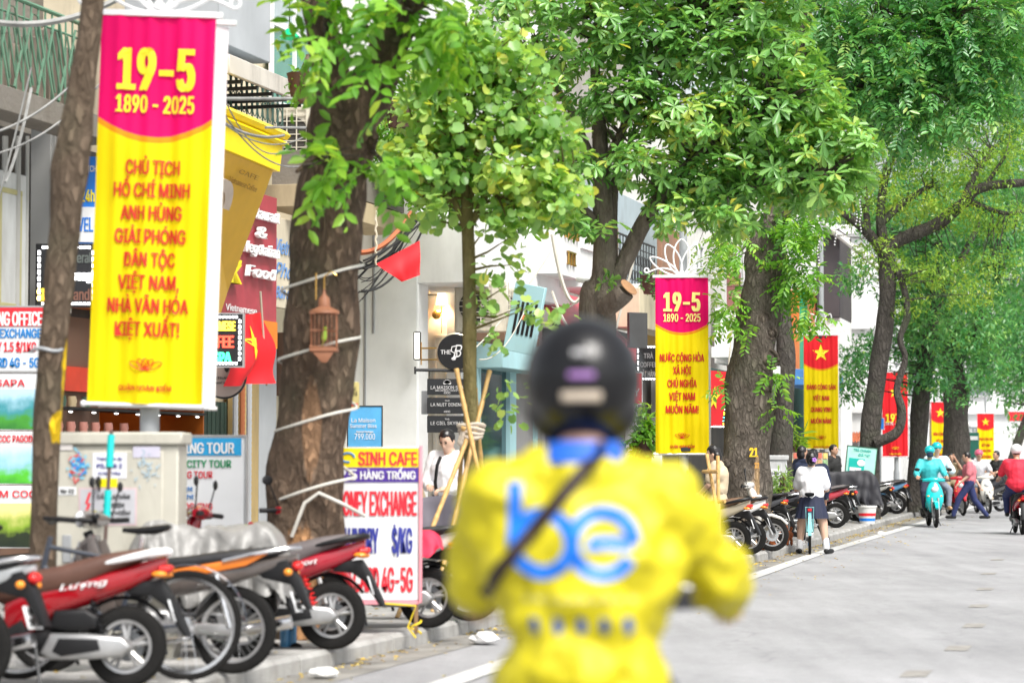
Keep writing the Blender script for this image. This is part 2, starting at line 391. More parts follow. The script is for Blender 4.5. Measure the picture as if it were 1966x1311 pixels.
def split_parts():
    """pieces drawn in one go become one object each"""
    cache = {}
    for o in [q for q in C.objects if q.type == 'MESH' and q.name.split('.')[0] in SPLIT and q.parent]:
        me = o.data
        if me.name not in cache:
            par = list(range(len(me.vertices)))
            def find(x):
                while par[x] != x: par[x] = par[par[x]]; x = par[x]
                return x
            for p in me.polygons:
                v = p.vertices; r = find(v[0])
                for q in v[1:]: par[find(q)] = r
            gr = {}
            for p in me.polygons: gr.setdefault(find(p.vertices[0]), []).append(p)
            res = None
            if 1 < len(gr) <= 14:
                res = []
                for ps in gr.values():
                    ids = sorted({v for p in ps for v in p.vertices}); mp = {v: i for i, v in enumerate(ids)}; m2 = bpy.data.meshes.new(me.name); m2.from_pydata([me.vertices[i].co[:] for i in ids], [], [tuple(mp[v] for v in p.vertices) for p in ps])
                    for m in me.materials: m2.materials.append(m)
                    m2.polygons.foreach_set('use_smooth', [p.use_smooth for p in ps]); m2.polygons.foreach_set('material_index', [p.material_index for p in ps]); m2.set_sharp_from_angle(angle=.7); res.append(m2)
            cache[me.name] = res
        res = cache[me.name]
        if res:
            for m2 in res[1:]: c = o.copy(); c.data = m2; C.objects.link(c)
            o.data = res[0]
def star(r, r2=None): 
    r2 = r2 or r*.38
    return [((r if i % 2 == 0 else r2)*sin(pi*i/5), (r if i % 2 == 0 else r2)*cos(pi*i/5)) for i in range(10)]
# shared colours
white = M('white paint', (.78, .78, .78), r=.4, dirt=.15); blackp = M('black plastic', (.011, .011, .012), r=.45, var=.2, spec=.3)
rubber = M('tyre rubber', (.014, .0135, .013), spec=.2, r=.85, var=.25, bump=.3); chrome = M('chrome', (.75, .75, .76), r=.18, metal=1)
alloy = M('grey alloy', (.42, .42, .42), r=.38, metal=.7, var=.2); steel = M('painted pole grey', (.34, .36, .375), r=.45, dirt=.3)
redl = M('red lens', (.65, .02, .02), r=.12); orangel = M('orange lens', (.9, .3, .03), r=.12); lamp_glass = M('headlamp glass', (.7, .72, .75), r=.05, spec=1)
pinkc = (.80, .0, .13)
# ---------------------------------------------------------------- ground, kerb, paving
asph = asphalt()
g = G(); g.add([(-2000, -200, 0), (2500, -200, 0), (2500, 2600, 0), (-2000, 2600, 0)], [(0, 1, 2, 3)])
g.build('road', asph, smooth=False, kind='structure')
# worn paler wheel tracks and gutter strip
DD = [6, 10, 14, 18, 22, 26, 30, 34, 38, 44, 50, 56, 62, 70, 80, 95, 120]
def strip(name, offs, mat, z, wid, kind='structure', parent=None):
    g = G(); vs = []
    for d in DD: vs += [(kx(d)+offs(d), d, z), (kx(d)+offs(d)+wid, d, z)]
    g.add(vs, [(2*i, 2*i+1, 2*i+3, 2*i+2) for i in range(len(DD)-1)]); return g.build(name, mat, parent, smooth=False, kind=kind)
gutm = M('gutter concrete', (.25, .24, .22), r=.8, var=.35, sc=2.5, bump=.4, bsc=60, dirt=.4)
strip('gutter', lambda d: 0.01, gutm, .004, .42)
wl = M('worn white line', (.56, .56, .55), r=.6, var=.12, sc=9, dirt=.15)
g = G(); LP = [(-3.1, 6), (-.447, 15.6), (2.52, 28), (4.52, 36.4), (9.6, 56), (13.4, 71), (16, 81)]
vs = []
for i, (x, y) in enumerate(LP): vs += [(x-.1, y, .008), (x+.12, y, .008)]
g.add(vs, [(2*i, 2*i+1, 2*i+3, 2*i+2) for i in range(len(LP)-1)]); g.build('edge_line', wl, smooth=False, kind='structure')
dm = M('worn ochre road marking', (.285, .27, .25), r=.7, var=.25, sc=9)
g = G()
for (x, y) in ((2.1, 14.2), (2.66, 16.4), (3.35, 18.6), (3.95, 21.1), (4.53, 23.9), (5.2, 27), (5.95, 30.6), (6.9, 34.8)):
    g.add([(x-.09, y-.25, .004), (x+.09, y-.25, .004), (x+.22, y+.25, .004), (x+.04, y+.25, .004)], [(0, 1, 2, 3)])
g.build('lane_marking', dm, smooth=False, kind='structure')
# pavement bed
g = G(); vs = []
for d in DD: vs += [(kx(d)-.16, d, .085), (kx(d)-9.5, d, .085), (kx(d)-.16, d, -.02), (kx(d)-9.5, d, -.02)]
for i in range(len(DD)-1):
    a = 4*i; b = a+4; g.add([], []); g.f += [(a, b, b+1, a+1), (a+2, a, b, b+2)][:2] if not g.v else []
g = G(); g.add(vs, [q for i in range(len(DD)-1) for q in ((4*i, 4*i+1, 4*i+5, 4*i+4), (4*i, 4*i+4, 4*i+6, 4*i+2))])
jm = M('paving joint dirt', (.17, .16, .145), r=.9, var=.3)
pav = g.build('pavement', jm, smooth=False, kind='structure')
pm = [M('grey paver', (.34, .335, .32), r=.75, var=.18, sc=3, bump=.25, bsc=70, dirt=.35), M('pale paver', (.40, .39, .375), r=.75, var=.18, sc=3, bump=.25, bsc=70, dirt=.3)]
pmesh = []
for k in range(4):
    q = G(); q.box(0, .392, 0, .392, 0, .038, c=.004); pmesh.append(q.mesh('paver', pm[k % 2], smooth=False))
rest = G(); cnt = 0
cells = [(i, j) for i in range(24, 150) for j in range(0, 13)]
cells.sort(key=lambda c: (c[0]*.4-30 > 0, c[0]*.4 + c[1]*.9))
for (i, j) in cells:
    t = i*.4; s = .19+j*.4
    if t > 35.5: continue
    h = .083+random.uniform(-.002, .003)
    if cnt < 290 and t > 14.0:
        o = bpy.data.objects.new('paver', random.choice(pmesh)); C.objects.link(o); o.parent = pav
        p = S(t, s+.4, h); o.location = p; o.rotation_euler = (random.uniform(-.004, .004), random.uniform(-.004, .004), -PH); cnt += 1
    else:
        p = S(t, s+.4, h); R = Matrix.Rotation(-PH, 3, 'Z')
        rest.add([R @ Vector(v)+p for v in [(0, 0, .038), (.39, 0, .038), (.39, .39, .038), (0, .39, .038), (0, 0, 0), (.39, 0, 0), (.39, .39, 0), (0, .39, 0)]],
                 [(0, 1, 2, 3), (0, 4, 5, 1), (1, 5, 6, 2), (2, 6, 7, 3), (3, 7, 4, 0)])
PH2 = math.atan(.25)
d = 34.3
while d < 75:
    for j in range(0, 9 if d < 56 else 5):
        p = Vector((kx(d)-.19-(j+1)*.42, d, .083)); R = Matrix.Rotation(-PH2, 3, 'Z')
        rest.add([R @ Vector(v)+p for v in [(0, 0, .038), (.41, 0, .038), (.41, .39, .038), (0, .39, .038), (.41, 0, 0), (.41, .39, 0)]], [(0, 1, 2, 3), (1, 4, 5, 2)])
    d += .4*cos(PH2)
o = rest.build('paver', pm[0], pav, smooth=False, kind='stuff')
kb = bpy.data.objects.new('kerb', None); C.objects.link(kb); lab(kb, kind='structure')
km = M('kerb granite', (.36, .355, .34), r=.8, var=.2, sc=4, bump=.4, bsc=60, dirt=.45)
kg = G(); kg.slab([(-.17, -.02), (0, -.02), (0, .095), (-.03, .125), (-.17, .125)], 0, .985, b=.008, plane='y'); kme = kg.mesh('kerb_stone', km, ang=.3)
t = 9.0
while True:
    if t < 35: p = S(t, 0); a = -PH
    else:
        dd = S(35, 0).y+(t-35)*cos(PH2); p = Vector((kx(dd), dd, 0)); a = -PH2
        if dd > 84: break
    o = bpy.data.objects.new('kerb_stone', kme); C.objects.link(o); o.parent = kb; o.location = p+Vector((random.uniform(-.003, .003), 0, random.uniform(-.003, .003))); o.rotation_euler = (0, 0, a+random.uniform(-.004, .004)); t += 1
# fallen leaves and litter
lf = G()
for i in range(2600):
    d = random.uniform(12, 60)**1.0; r = random.random()
    if r < .62: x = kx(d)+abs(random.gauss(0, .16))+.01; z = .006
    elif r < .88: x = kx(d)-random.uniform(.1, 2.6); z = .126
    else: x = kx(d)+random.uniform(0, 1.6); z = .011
    if random.random() < .5 and (d % 4) > 2.4: continue
    s = random.uniform(.012, .035); a = random.uniform(0, 6.3); c, q = cos(a)*s, sin(a)*s
    lf.mat(random.choice((0, 0, 1, 2))); lf.add([(x-c, d-q, z), (x+q*.5, d-c*.5, z+random.uniform(0, .012)), (x+c, d+q, z+.002), (x-q*.5, d+c*.5, z+random.uniform(0, .012))], [(0, 1, 2, 3)])
lf.build('fallen_leaves', [M('yellow leaf litter', (.62, .42, .05), r=.7), M('brown leaf litter', (.3, .19, .08), r=.8), M('ochre petal litter', (.75, .58, .12), r=.7)], smooth=False, kind='stuff')
wp = M('crumpled white paper', (.75, .75, .74), r=.8)
for k, (px, py, sz, lb) in enumerate([(622, 1300, .10, 'crumpled white paper scrap in the gutter nearest the camera'), (930, 1235, .12, 'flat white paper litter by the kerb beside the yellow rider'),
                                  (1692, 1027, .09, 'white paper litter on the white line between the schoolgirl and turquoise scooter')]):
    d = 1.45*F/(py-880); p = W(px, py, d); g = G()
    g.ell((0, 0, sz*.3), (sz, sz*.7, sz*.35), 9, 6); g.v = [(v[0]*random.uniform(.7, 1.2), v[1]*random.uniform(.7, 1.2), max(.003, v[2]*random.uniform(.6, 1.3))) for v in g.v]
    o = g.build('paper_scrap', wp, loc=(p.x, p.y, .008), smooth=False); lab(o, lb, 'litter')
# ---------------------------------------------------------------- facades
RZ = -PH     # local x towards the road, local y along the street
def bmat(n, c, **k): k.setdefault('dirt', .5); k.setdefault('sc', 1.5); k.setdefault('r', .8); return M(n, c, **k)
plaster_w = bmat('white plaster', (.80, .80, .79), dirt=.2); plaster_g = bmat('pale grey plaster', (.74, .76, .76), dirt=.08)
plaster_c = bmat('cream plaster', (.66, .58, .42)); concrete = bmat('weathered concrete', (.20, .18, .155), dirt=.85, bump=.4, bsc=25)
intshade = bmat('interior shade paint', (.03, .028, .026)); gl = glassmat(); gltq = glassmat('green window glass', (.03, .22, .17)); iron = M('dark ironwork', (.03, .032, .035), r=.5)  # near-black interior colour stands in for the shade inside openings
grn = bmat('flaking green paint', (.12, .24, .16), dirt=.7); browns = bmat('brown panel', (.16, .09, .06)); greym = bmat('grey cladding', (.42, .44, .46), dirt=.1)
def bld(label, t0, s): return E('building', label, 'building', S(t0, s, .12), RZ)
def pbox(g, px0, px1, py0, py1, s, th, t0, sref, c=.005, pya=None, mid=None):
    """box lying along the facade at offset s, seen between px0..px1, py0..py1 at its middle; th its depth towards the road"""
    pm_ = (px0+px1)/2 if mid is None else mid
    y0, y1 = T(px0, s)-t0, T(px1, s)-t0; z0, z1 = Z(pm_, py1, s)-.12, Z(pm_, py0, s)-.12; x = sref-s
    g.box(x, x+th, y0, y1, z0, z1, c); return (x+th, y0, y1, z0, z1)
def mass(b, t0, t1, sref, top, mat, x1=0, depth=7):   # back-standing body of a house
    g = G(); g.box(x1-depth, x1, 0, t1-t0, -.3, top, .01); return g.build('wall', mat, b)
def window(b, x, y0, y1, z0, z1, fm, gm=None, bars=2):
    g = G(); w = .05; g.box(x-.02, x+.05, y0, y1, z0, z0+w, .005); g.box(x-.02, x+.05, y0, y1, z1-w, z1, .005)
    for k in range(bars+1):
        yy = y0+(y1-y0-w)*k/bars; g.box(x-.02, x+.047, yy, yy+w, z0+w, z1-w, .004)
    f = g.build('window', fm, b); g = G()
    for k in range(bars):
        yy = y0+(y1-y0-w)*k/bars+w; g = G(); g.box(x-.015, x-.003, yy, yy+(y1-y0-w)/bars-w, z0+w, z1-w); g.build('pane', gm or gl, f)
    return f
def shutter(b, x, y0, y1, z0, z1, mat):
    g = G(); n = int((y1-y0)/.07)
    for k in range(n): yy = y0+k*(y1-y0)/n; g.box(x, x+.03+.012*(k % 2), yy, yy+(y1-y0)/n-.006, z0, z1)
    return g.build('shutter', mat, b)
def railing(b, x, y0, y1, z0, z1, mat, n=14, name='railing', fancy=True):
    g = G(); g.tube([(x, y0, z1), (x, y1, z1)], .022, 6); g.tube([(x, y0, z0), (x, y1, z0)], .018, 6); g.tube([(x, y0, z1-.16), (x, y1, z1-.16)], .012, 6)
    for k in range(n+1):
        yy = y0+(y1-y0)*k/n; g.tube([(x, yy, z0), (x, yy, z1)], .011, 5)
        if fancy and k < n:
            ym = yy+(y1-y0)/n/2; rr = min(.07, (y1-y0)/n*.42)
            for zc in (z0+(z1-z0)*.3, z0+(z1-z0)*.62):
                g.tube([(x, ym+rr*cos(a*pi/5), zc+rr*1.5*sin(a*pi/5)) for a in range(10)], .007, 4, closed=True)
    return g.build(name, mat, b)
def aircon(loc, rz, label, w=.85, h=.58, grille=True, parent=None):
    o = E('air_conditioner', label, 'air conditioner', loc, rz)
    g = G(); g.box(-w/2, w/2, -.16, .16, 0, h, .02); g.build('casing', M('aged cream enamel', (.62, .58, .48), r=.5, dirt=.35), o)
    g = G(); g.lathe([(.0, 0), (.23, 0), (.235, .012), (.0, .014)], 24, (-w*.12, -.162, h/2), (0, -1, 0)); g.build('fan_recess', intshade, o)
    g = G()
    for k in range(9): zz = .05+k*(h-.1)/8; g.box(-w*.44, w*.22, -.19, -.176, zz-.006, zz+.006)
    for k in range(4): xx = -w*.43+k*w*.64/3; g.box(xx-.008, xx+.008, -.193, -.18, .04, h-.04)
    g.build('fan_grille', M('aged cream enamel', (.6,)*3), o)
    g = G(); g.box(-w*.4, -w*.36, -.12, .45, -.05, -.01); g.box(w*.36, w*.4, -.12, .45, -.05, -.01); g.build('bracket', iron, o)
    return o

# far left: old house with green balcony
sA = 5.2; tA = T(-160, sA); eA = T(178, sA)
A = bld('old weathered house with green iron balcony above the tour office signs', tA, sA)
g = G(); g.box(-6, -.6, 0, eA-tA, 0, 9, .01); g.build('wall', concrete, A)
g = G(); pbox(g, -160, 165, 205, 250, sA-.35, .35, tA, sA, mid=60); g.build('balcony_slab', concrete, A)
z0 = Z(60, 205, 4.9)-.12; z1 = Z(60, 12, 4.9)-.12; ya, yb = T(-160, 4.9)-tA, T(158, 4.9)-tA
r = railing(A, .30, ya, yb, z0+.03, z1, grn, n=22, fancy=False)
g = G()
for k in range(7):
    y = ya+(yb-ya)*(k+.5)/7; zc = (z0+z1)/2; w = (yb-ya)/7*.42
    g.tube([(.33, y-w, zc), (.33, y-w*.3, z1-.1), (.33, y+w*.3, z1-.1), (.33, y+w, zc), (.33, y+w*.3, z0+.12), (.33, y-w*.3, z0+.12)], .013, 5, closed=True)
    for q in (-.12, 0, .12): g.tube([(.33, y-w*.6+q, zc+.3), (.33, y+w*.5+q, zc-.3)], .011, 5)
g.build('railing_scroll', grn, A)
window(A, -.59, ya+.3, yb-.3, z0+.05, z1+.4, grn, glassmat('blue old glass', (.04, .07, .16)), 6)
g = G()   # corrugated concrete pillar
y0, y1 = T(72, sA)-tA, T(112, sA)-tA; zt, zb = Z(95, 225, sA)-.12, Z(95, 600, sA)-.12
for k in range(8): yy = y0+(y1-y0)*k/8; g.box(-.1, .12+.02*(k % 2), yy, yy+(y1-y0)/8, zb, zt, .006)
g.build('pillar', bmat('grey corrugated sheet', (.36, .36, .35), dirt=.4), A)
g = G(); pbox(g, -60, 22, 330, 590, sA-.05, .15, tA, sA); g.build('wall_panel', bmat('off white panel', (.55, .56, .55)), A)
g = G(); pbox(g, -170, 175, 600, 1060, sA+.55, .1, tA, sA, mid=60); g.build('shopfront', browns, A)
g = G(); pbox(g, -170, 178, 262, 600, sA+.5, .05, tA, sA, mid=60); g.build('recess_shade_panel', intshade, A)  # flat panel before the wall, void's shade put into its colour

g = G()
for (px, py0, py1, r) in ((30, 262, 590, .03), (48, 262, 600, .02), (128, 262, 600, .035), (5, 262, 330, .03)): y = T(px, 5.0)-tA; g.tube([(.2, y, Z(px, py0, 5.0)-.12), (.2, y, Z(px, py1, 5.0)-.12)], r, 8); g.mi = 0
g.build('drainpipe', bmat('old grey pvc', (.4, .4, .38)), A)
y0, y1 = T(-150, 5.1)-tA, T(20, 5.1)-tA; window(A, .16, y0, y1, Z(-60, 585, 5.1)-.12, Z(-60, 350, 5.1)-.12, bmat('olive shutter frame', (.45, .42, .2)), intshade, 4)
g = G()
for q in range(9): yy = ya+(yb-ya)*q/9; g.box(.05, .24, yy+.05, yy+.35, z0+.05+random.random()*.1, z0+.35+random.random()*.5, .02, rot=Matrix.Rotation(random.uniform(-.2, .2), 3, 'Z'))
g.build('stored_boards', bmat('stored boards', (.25, .2, .16)), A)
# perpendicular / parallel signs share one builder
def psign(name, label, px0, px1, py0, py1, s, th, mat, cat='sign', edge=None, mid=None):
    t0 = T(px0, s); m_ = (px0+px1)/2 if mid is None else mid
    z0, z1 = Z(m_, py1, s), Z(m_, py0, s); o = E(name, label, cat, S(t0, s, z0), RZ)
    L = T(px1, s)-t0; g = G(); g.box(-th, 0, 0, L, 0, z1-z0, .006); g.build('panel', mat, o)
    if edge:
        g = G(); H = z1-z0; e = .02
        g.box(-th-.006, .012, -e, 0, -e, H+e); g.box(-th-.006, .012, L, L+e, -e, H+e); g.box(-th-.006, .012, 0, L, -e, 0); g.box(-th-.006, .012, 0, L, H, H+e); g.build('frame', edge, o)
    return o, L, z1-z0
PY = dict(rx=(0, 1, 0), ux=(0, 0, 1))    # text on a facade-parallel face
def csign(name, label, px0, px1, py0, py1, d, th, mat, cat='sign', edge=None, rz=0, grp=None):
    """panel facing the camera side, centre at depth d"""
    p0, p1 = W(px0, (py0+py1)/2, d), W(px1, (py0+py1)/2, d); zb, zt = W(px0, py1, d).z, W(px0, py0, d).z
    w = p1.x-p0.x; w = w/max(.2, cos(rz)); o = E(name, label, cat, ((p0.x+p1.x)/2, d, zb), rz, grp)
    g = G(); g.box(-w/2, w/2, 0, th, 0, zt-zb, .005); g.build('panel', mat, o)
    if edge:
        H = zt-zb; e = max(.012, w*.02); g = G(); g.box(-w/2-e, -w/2, -.01, th+.005, -e, H+e); g.box(w/2, w/2+e, -.01, th+.005, -e, H+e); g.box(-w/2, w/2, -.01, th+.005, -e, 0); g.box(-w/2, w/2, -.01, th+.005, H, H+e); g.build('frame', edge, o)
    return o, w, zt-zb
def ct(o, s, x, z, w, h, mat, **k): return text(s, o, (x, -.004, z), w, h, mat, rx=(1, 0, 0), ux=(0, 0, 1), **k)
led = {c: M('lit led '+c, v, emit=e, var=0) for c, v, e in (('white', (1, 1, 1), 2.2), ('red', (1, .06, .03), 1.3), ('yellow', (1, .75, .05), 1.2), ('green', (.05, 1, .4), 1.2), ('cyan', (.2, .9, .9), 1.1), ('orange', (1, .4, .05), 1.2))}
def dashes(o, w, H, yy=-.012, n=12, m=8):
    g = G(); e = min(w, H)*.06
    for k in range(n):
        x = -w/2+e*1.6+(w-3.2*e)*(k+.5)/n; l = (w-3.2*e)/n*.32
        for z in (e, H-e): g.box(x-l, x+l, yy, 0, z-.012, z+.012)
    for k in range(m):
        z = e*1.6+(H-3.2*e)*(k+.5)/m; l = (H-3.2*e)/m*.32
        for x in (-w/2+e, w/2-e): g.box(x-.012, x+.012, yy, 0, z-l, z+l)
    g.build('led_border', led['white'], o, smooth=False)
blk = M('black sign face', (.015, .015, .017), r=.3)
inkred = M('red lettering', (.78, .02, .04), r=.5, var=.04); inkblue = M('blue lettering', (.0, .22, .62), r=.5, var=.04); inkw = M('white lettering', (.85, .85, .85), r=.5, var=.02)
inky = M('yellow lettering', (.95, .78, .02), r=.5, var=.03); inkg = M('green lettering', (.02, .3, .12), r=.5); inkn = M('navy lettering', (.03, .04, .3), r=.5); inkk = M('black lettering', (.03, .03, .03), r=.5)
signw = M('white sign vinyl', (.78, .79, .80), r=.35, var=.03); signblue = M('blue sign vinyl', (.01, .2, .72), r=.35, var=.05); signred = M('red sign vinyl', (.8, .02, .035), r=.35, var=.04)

# tour office sign stack (perpendicular to the street)
d = 22.3
o, w, h = csign('shop_sign', 'tour office sign with red heading and prices, at the left edge of the photo', -60, 84, 590, 712, d, .06, signw, edge=M('sign steel edge', (.5, .5, .5), metal=.6, r=.4))
g = G(); g.box(-w/2+.004, w/2-.004, -.008, -.002, h*.70, h-.004); g.build('heading_band', signred, o)
u = F/d
for s_, px0, px1, y, hh, m_, yo in (('BOOKING OFFICE', -55, 82, 612, 26, inkw, -.010), ('MONEY EXCHANGE', -58, 80, 640, 17, inkblue, -.004), ('LAUNDRY 1.5 $/1KG', -58, 70, 666, 18, inkred, -.004), ('SIM CARD 4G - 5G', -58, 76, 696, 18, inkblue, -.004)):
    c = W((px0+px1)/2, y, d); text(s_, o, (c.x-o.location.x, yo, c.z-o.location.z), (px1-px0)/u, hh/u, m_, bold=.03)
def landscape(name, c1, c2, c3, zmid):
    m = bpy.data.materials.new(name); m.use_nodes = True; N = m.node_tree.nodes; L = m.node_tree.links; b = N['Principled BSDF']; b.inputs['Roughness'].default_value = .4
    tc = N.new('ShaderNodeTexCoord'); sp = N.new('ShaderNodeSeparateXYZ'); L.new(tc.outputs['Object'], sp.inputs[0])
    nz = N.new('ShaderNodeTexNoise'); nz.inputs['Scale'].default_value = 6; nz.inputs['Detail'].default_value = 8; L.new(tc.outputs['Object'], nz.inputs['Vector'])
    a = N.new('ShaderNodeMath'); a.operation = 'MULTIPLY_ADD'; a.inputs[1].default_value = .35; L.new(nz.outputs[0], a.inputs[0]); L.new(sp.outputs['Z'], a.inputs[2])
    cr = N.new('ShaderNodeValToRGB'); e = cr.color_ramp.elements; e[0].color = (*c1, 1); e[0].position = zmid-.18; e[1].color = (*c3, 1); e[1].position = zmid+.16; x = e.new(zmid); x.color = (*c2, 1); x = e.new(zmid-.08); x.color = (c1[0]*2, c1[1]*1.6, c1[2], 1)
    L.new(a.outputs[0], cr.inputs[0]); L.new(cr.outputs[0], b.inputs['Base Color']); return m
for (t_, py0, py1, pyt, lb, cc) in (('SAPA', 716, 826, 735, 'travel poster of green hills headed SAPA', ((.03, .2, .03), (.05, .3, .35), (.5, .75, .9))),
                                   ('TAM COC PAGODA', 828, 930, 842, 'travel poster of a green river headed PAGODA', ((.05, .35, .03), (.3, .6, .7), (.6, .8, .95))),
                                   ('TAM COC', 932, 1052, 948, 'travel poster of a sunset valley headed COC', ((.01, .02, .01), (.25, .4, .03), (.9, .8, .3)))):
    o, w, h = csign('travel_poster', lb+', in the stack at the left edge', -60, 72, py0, py1, d, .03, signw, 'poster')
    H = h*.70; g = G(); g.grid(lambda a, b_: (-w/2+.01+(w-.02)*a, -.004-.003*sin(a*9), .01+H*b_), 12, 4); g.build('picture', landscape('poster print '+t_, *cc, H*.5+.17), o, smooth=False)
    c = W(20, pyt, d); text(t_, o, (c.x-o.location.x, -.006, c.z-o.location.z), 100/u if len(t_) > 5 else 56/u, 13/u, inkred)
# red gift-bag print and column
o, w, h = csign('shop_sign', 'blue travel sign with white writing behind the leaning thin tree', 86, 186, 300, 468, 24.2, .06, signblue, rz=.15)
g = G(); g.box(-w/2, w/2, -.012, -.003, h*.02, h*.42); g.build('lower_band', signw, o)
ct(o, 'CÔNG TY DU LỊCH', .04, h*.86, w*.8, .06, inkw); ct(o, 'TOUR 24h', .05, h*.55, w*.7, .12, inky); text('VN TRAVEL', o, (0, -.014, h*.22), w*.85, .14, signblue)
g = G(); g.tube([(-w*.38+.1*cos(a*.42), -.012, h*.2+.17*sin(a*.42)) for a in range(15)], .016, 6, closed=True); g.build('ring_emblem', inkw, o)
o, w, h = csign('led_sign', 'black LED shop sign with white dashed border behind the leaning tree', 68, 186, 468, 590, 23.6, .12, blk)
dashes(o, w, h); ct(o, 'SPA', -w*.34, h*.2, .16, .12, led['yellow']); ct(o, 'Massage', .12, h*.5, w*.6, .09, led['white'], bold=.05); ct(o, 'Emerald', .14, h*.78, w*.5, .10, M('unlit grey letters', (.12, .14, .13))); ct(o, 'Candle', .16, h*.2, w*.5, .11, M('unlit copper letters', (.22, .1, .07)))
# orange cafe interior with shelves and mugs
tO = T(112, 5.6); OC = E('kiosk', 'orange lit coffee kiosk with shelves of mugs behind the grey cabinet', 'kiosk', S(tO, 5.6, .12), RZ)
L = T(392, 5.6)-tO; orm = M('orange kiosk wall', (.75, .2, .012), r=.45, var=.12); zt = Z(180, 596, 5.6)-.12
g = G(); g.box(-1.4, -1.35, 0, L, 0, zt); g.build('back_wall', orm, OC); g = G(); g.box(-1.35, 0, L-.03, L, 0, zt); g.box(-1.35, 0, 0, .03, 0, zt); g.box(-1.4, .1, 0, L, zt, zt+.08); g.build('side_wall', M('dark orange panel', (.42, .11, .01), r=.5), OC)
mugm = [M('enamel mug '+n, c, r=.35) for n, c in (('green', (.04, .09, .06)), ('sand', (.42, .33, .2)), ('pink', (.45, .2, .16)))]
def mugmesh():
    g = G(); g.lathe([(0, 0), (.045, 0), (.048, .01), (.046, .11), (.042, .11), (.04, .02), (0, .02)], 14); g.tube([(.045, 0, .09), (.08, 0, .085), (.085, 0, .05), (.045, 0, .025)], .007, 6); return g
for (pz, lst) in ((782, [(118, 0), (138, 1), (165, 0)]), (830, [(112, 2), (136, 2), (160, 2), (183, 2), (208, 2), (238, 2)])):
    s_ = 5.5; zz = Z(170, pz, s_)-.12; g = G(); g.box(-.35, .05, .03, L-.03, zz-.03, zz, .004); g.build('shelf', blackp, OC)
    for (px, c) in lst:
        y = T(px, s_)-tO; o = E('mug', 'enamel mug', 'mug', S(tO+y, s_, zz+.12), RZ+pi*.45, 'mugs on the kiosk shelves'); o['label'] = '%s mug from the left on the %s kiosk shelf' % (('first', 'second', 'third', 'fourth', 'fifth', 'sixth')[lst.index((px, c))], 'upper' if pz < 800 else 'lower')
        mugmesh().build('cup', mugm[c], o)
    g = G()
    for k in range(7):
        if pz < 800: g.ell((.02, .25+k*(L-.5)/6, zz-.05), (.014, .05, .008), 8, 5)
    if g.v: g.build('shelf_light', led['white'], OC)
zz = Z(170, 728, 5.5)-.12; g = G(); g.box(-.05, 0, .1, L-.1, zz-.13, zz+.13); g.build('red_board', M('red kiosk board', (.6, .05, .02), r=.5), OC); text('FILTER for COFFEE', OC, (.004, L*.45, zz), .9, .06, inkw, **PY)
# building B behind the banner: grey clad, green window
tB = T(395, 6.4); eB = T(696, 6.2); Bb = bld('narrow grey clad house with green windows and a metal canopy behind the yellow sign', tB, 6.3)
g = G(); g.box(-6, 0, 0, eB-tB, 0, 9, .01); g.build('wall', plaster_c, Bb)
zg = Z(470, 95, 5)-.12; g = G(); g.box(0, 1.2, T(415, 5.1)-tB, T(516, 5.1)-tB, zg, zg+3, .01); g.build('grey_box', greym, Bb)
x = .12; y0, y1 = T(512, 6.2)-tB, T(640, 6.2)-tB; z0, z1 = Z(560, 215, 6.2)-.12, Z(560, -60, 6.2)-.12
window(Bb, x, y0, y1, z0, (z0+z1)/2+.1, white, gltq, 3); window(Bb, x, y0, y1, (z0+z1)/2+.1, z1, white, glassmat('pale sky glass', (.35, .42, .45)), 3)
# corrugated canopy
cn = E('canopy', 'corrugated metal canopy with rusty gutter left of the big dark trunk', 'canopy', S(T(430, 4.6), 4.6, Z(500, 150, 4.6)), RZ)
L = T(575, 4.6)-T(430, 4.6); g = G()
g.grid(lambda a, b_: (-1.3*(1-b_), L*a, .45*(1-b_)+.022*sin(a*L*60)), 120, 2); g.grid(lambda a, b_: (-1.3*(1-b_), L*a, .45*(1-b_)-.02+.022*sin(a*L*60)), 120, 2); g.build('sheet', bmat('galvanised sheet', (.42, .45, .46), dirt=.5), cn, fix=False)
g = G(); g.box(0, .05, -.02, L+.02, -.12, .1, .01); g.build('gutter', bmat('rusty white gutter', (.6, .56, .5), dirt=.8), cn)
g = G(); [g.box(-1.3, 0, L*k/5-.02, L*k/5+.02, -.16, -.12) for k in range(6)]; g.build('bracket', iron, cn)
y0, y1 = T(418, 5.3)-tB, T(540, 5.3)-tB; z0, z1 = Z(480, 235, 5.3)-.12, Z(480, 135, 5.3)-.12
railing(Bb, 1.0, y0, y1, z0, z1, bmat('dark green iron', (.05, .1, .08)), 12)
g = G(); g.box(0, 1.02, y0, y1, z0-.25, z0-.02, .01); g.build('balcony_slab', concrete, Bb)
aircon(S(T(572, 5.6), 5.6, Z(570, 318, 5.6)), RZ*.3, 'cream air conditioner with a square grille beside the dark trunk', w=.62, h=.80)
g = G(); pbox(g, 520, 700, 320, 385, 5.7, .6, tB, 6.3); g.build('ledge', concrete, Bb); g = G(); pbox(g, 500, 700, 385, 425, 5.7, .62, tB, 6.3); g.build('fascia', bmat('tan fascia', (.5, .4, .25)), Bb)
shutter(Bb, .05, T(362, 6.2)-tB, T(437, 6.2)-tB, 0, Z(400, 770, 6.2)-.12, bmat('dark green shutter', (.05, .09, .07)))
g = G(); pbox(g, 437, 470, 640, 1060, 6.2, .2, tB, 6.3); g.build('pier', bmat('ochre pier', (.5, .36, .15)), Bb)
g = G(); pbox(g, 520, 545, 640, 760, 6.2, .2, tB, 6.3); g.build('louvre', browns, Bb)
g = G(); pbox(g, 482, 515, 640, 1060, 6.2, .12, tB, 6.3); g.build('pier', greym, Bb)
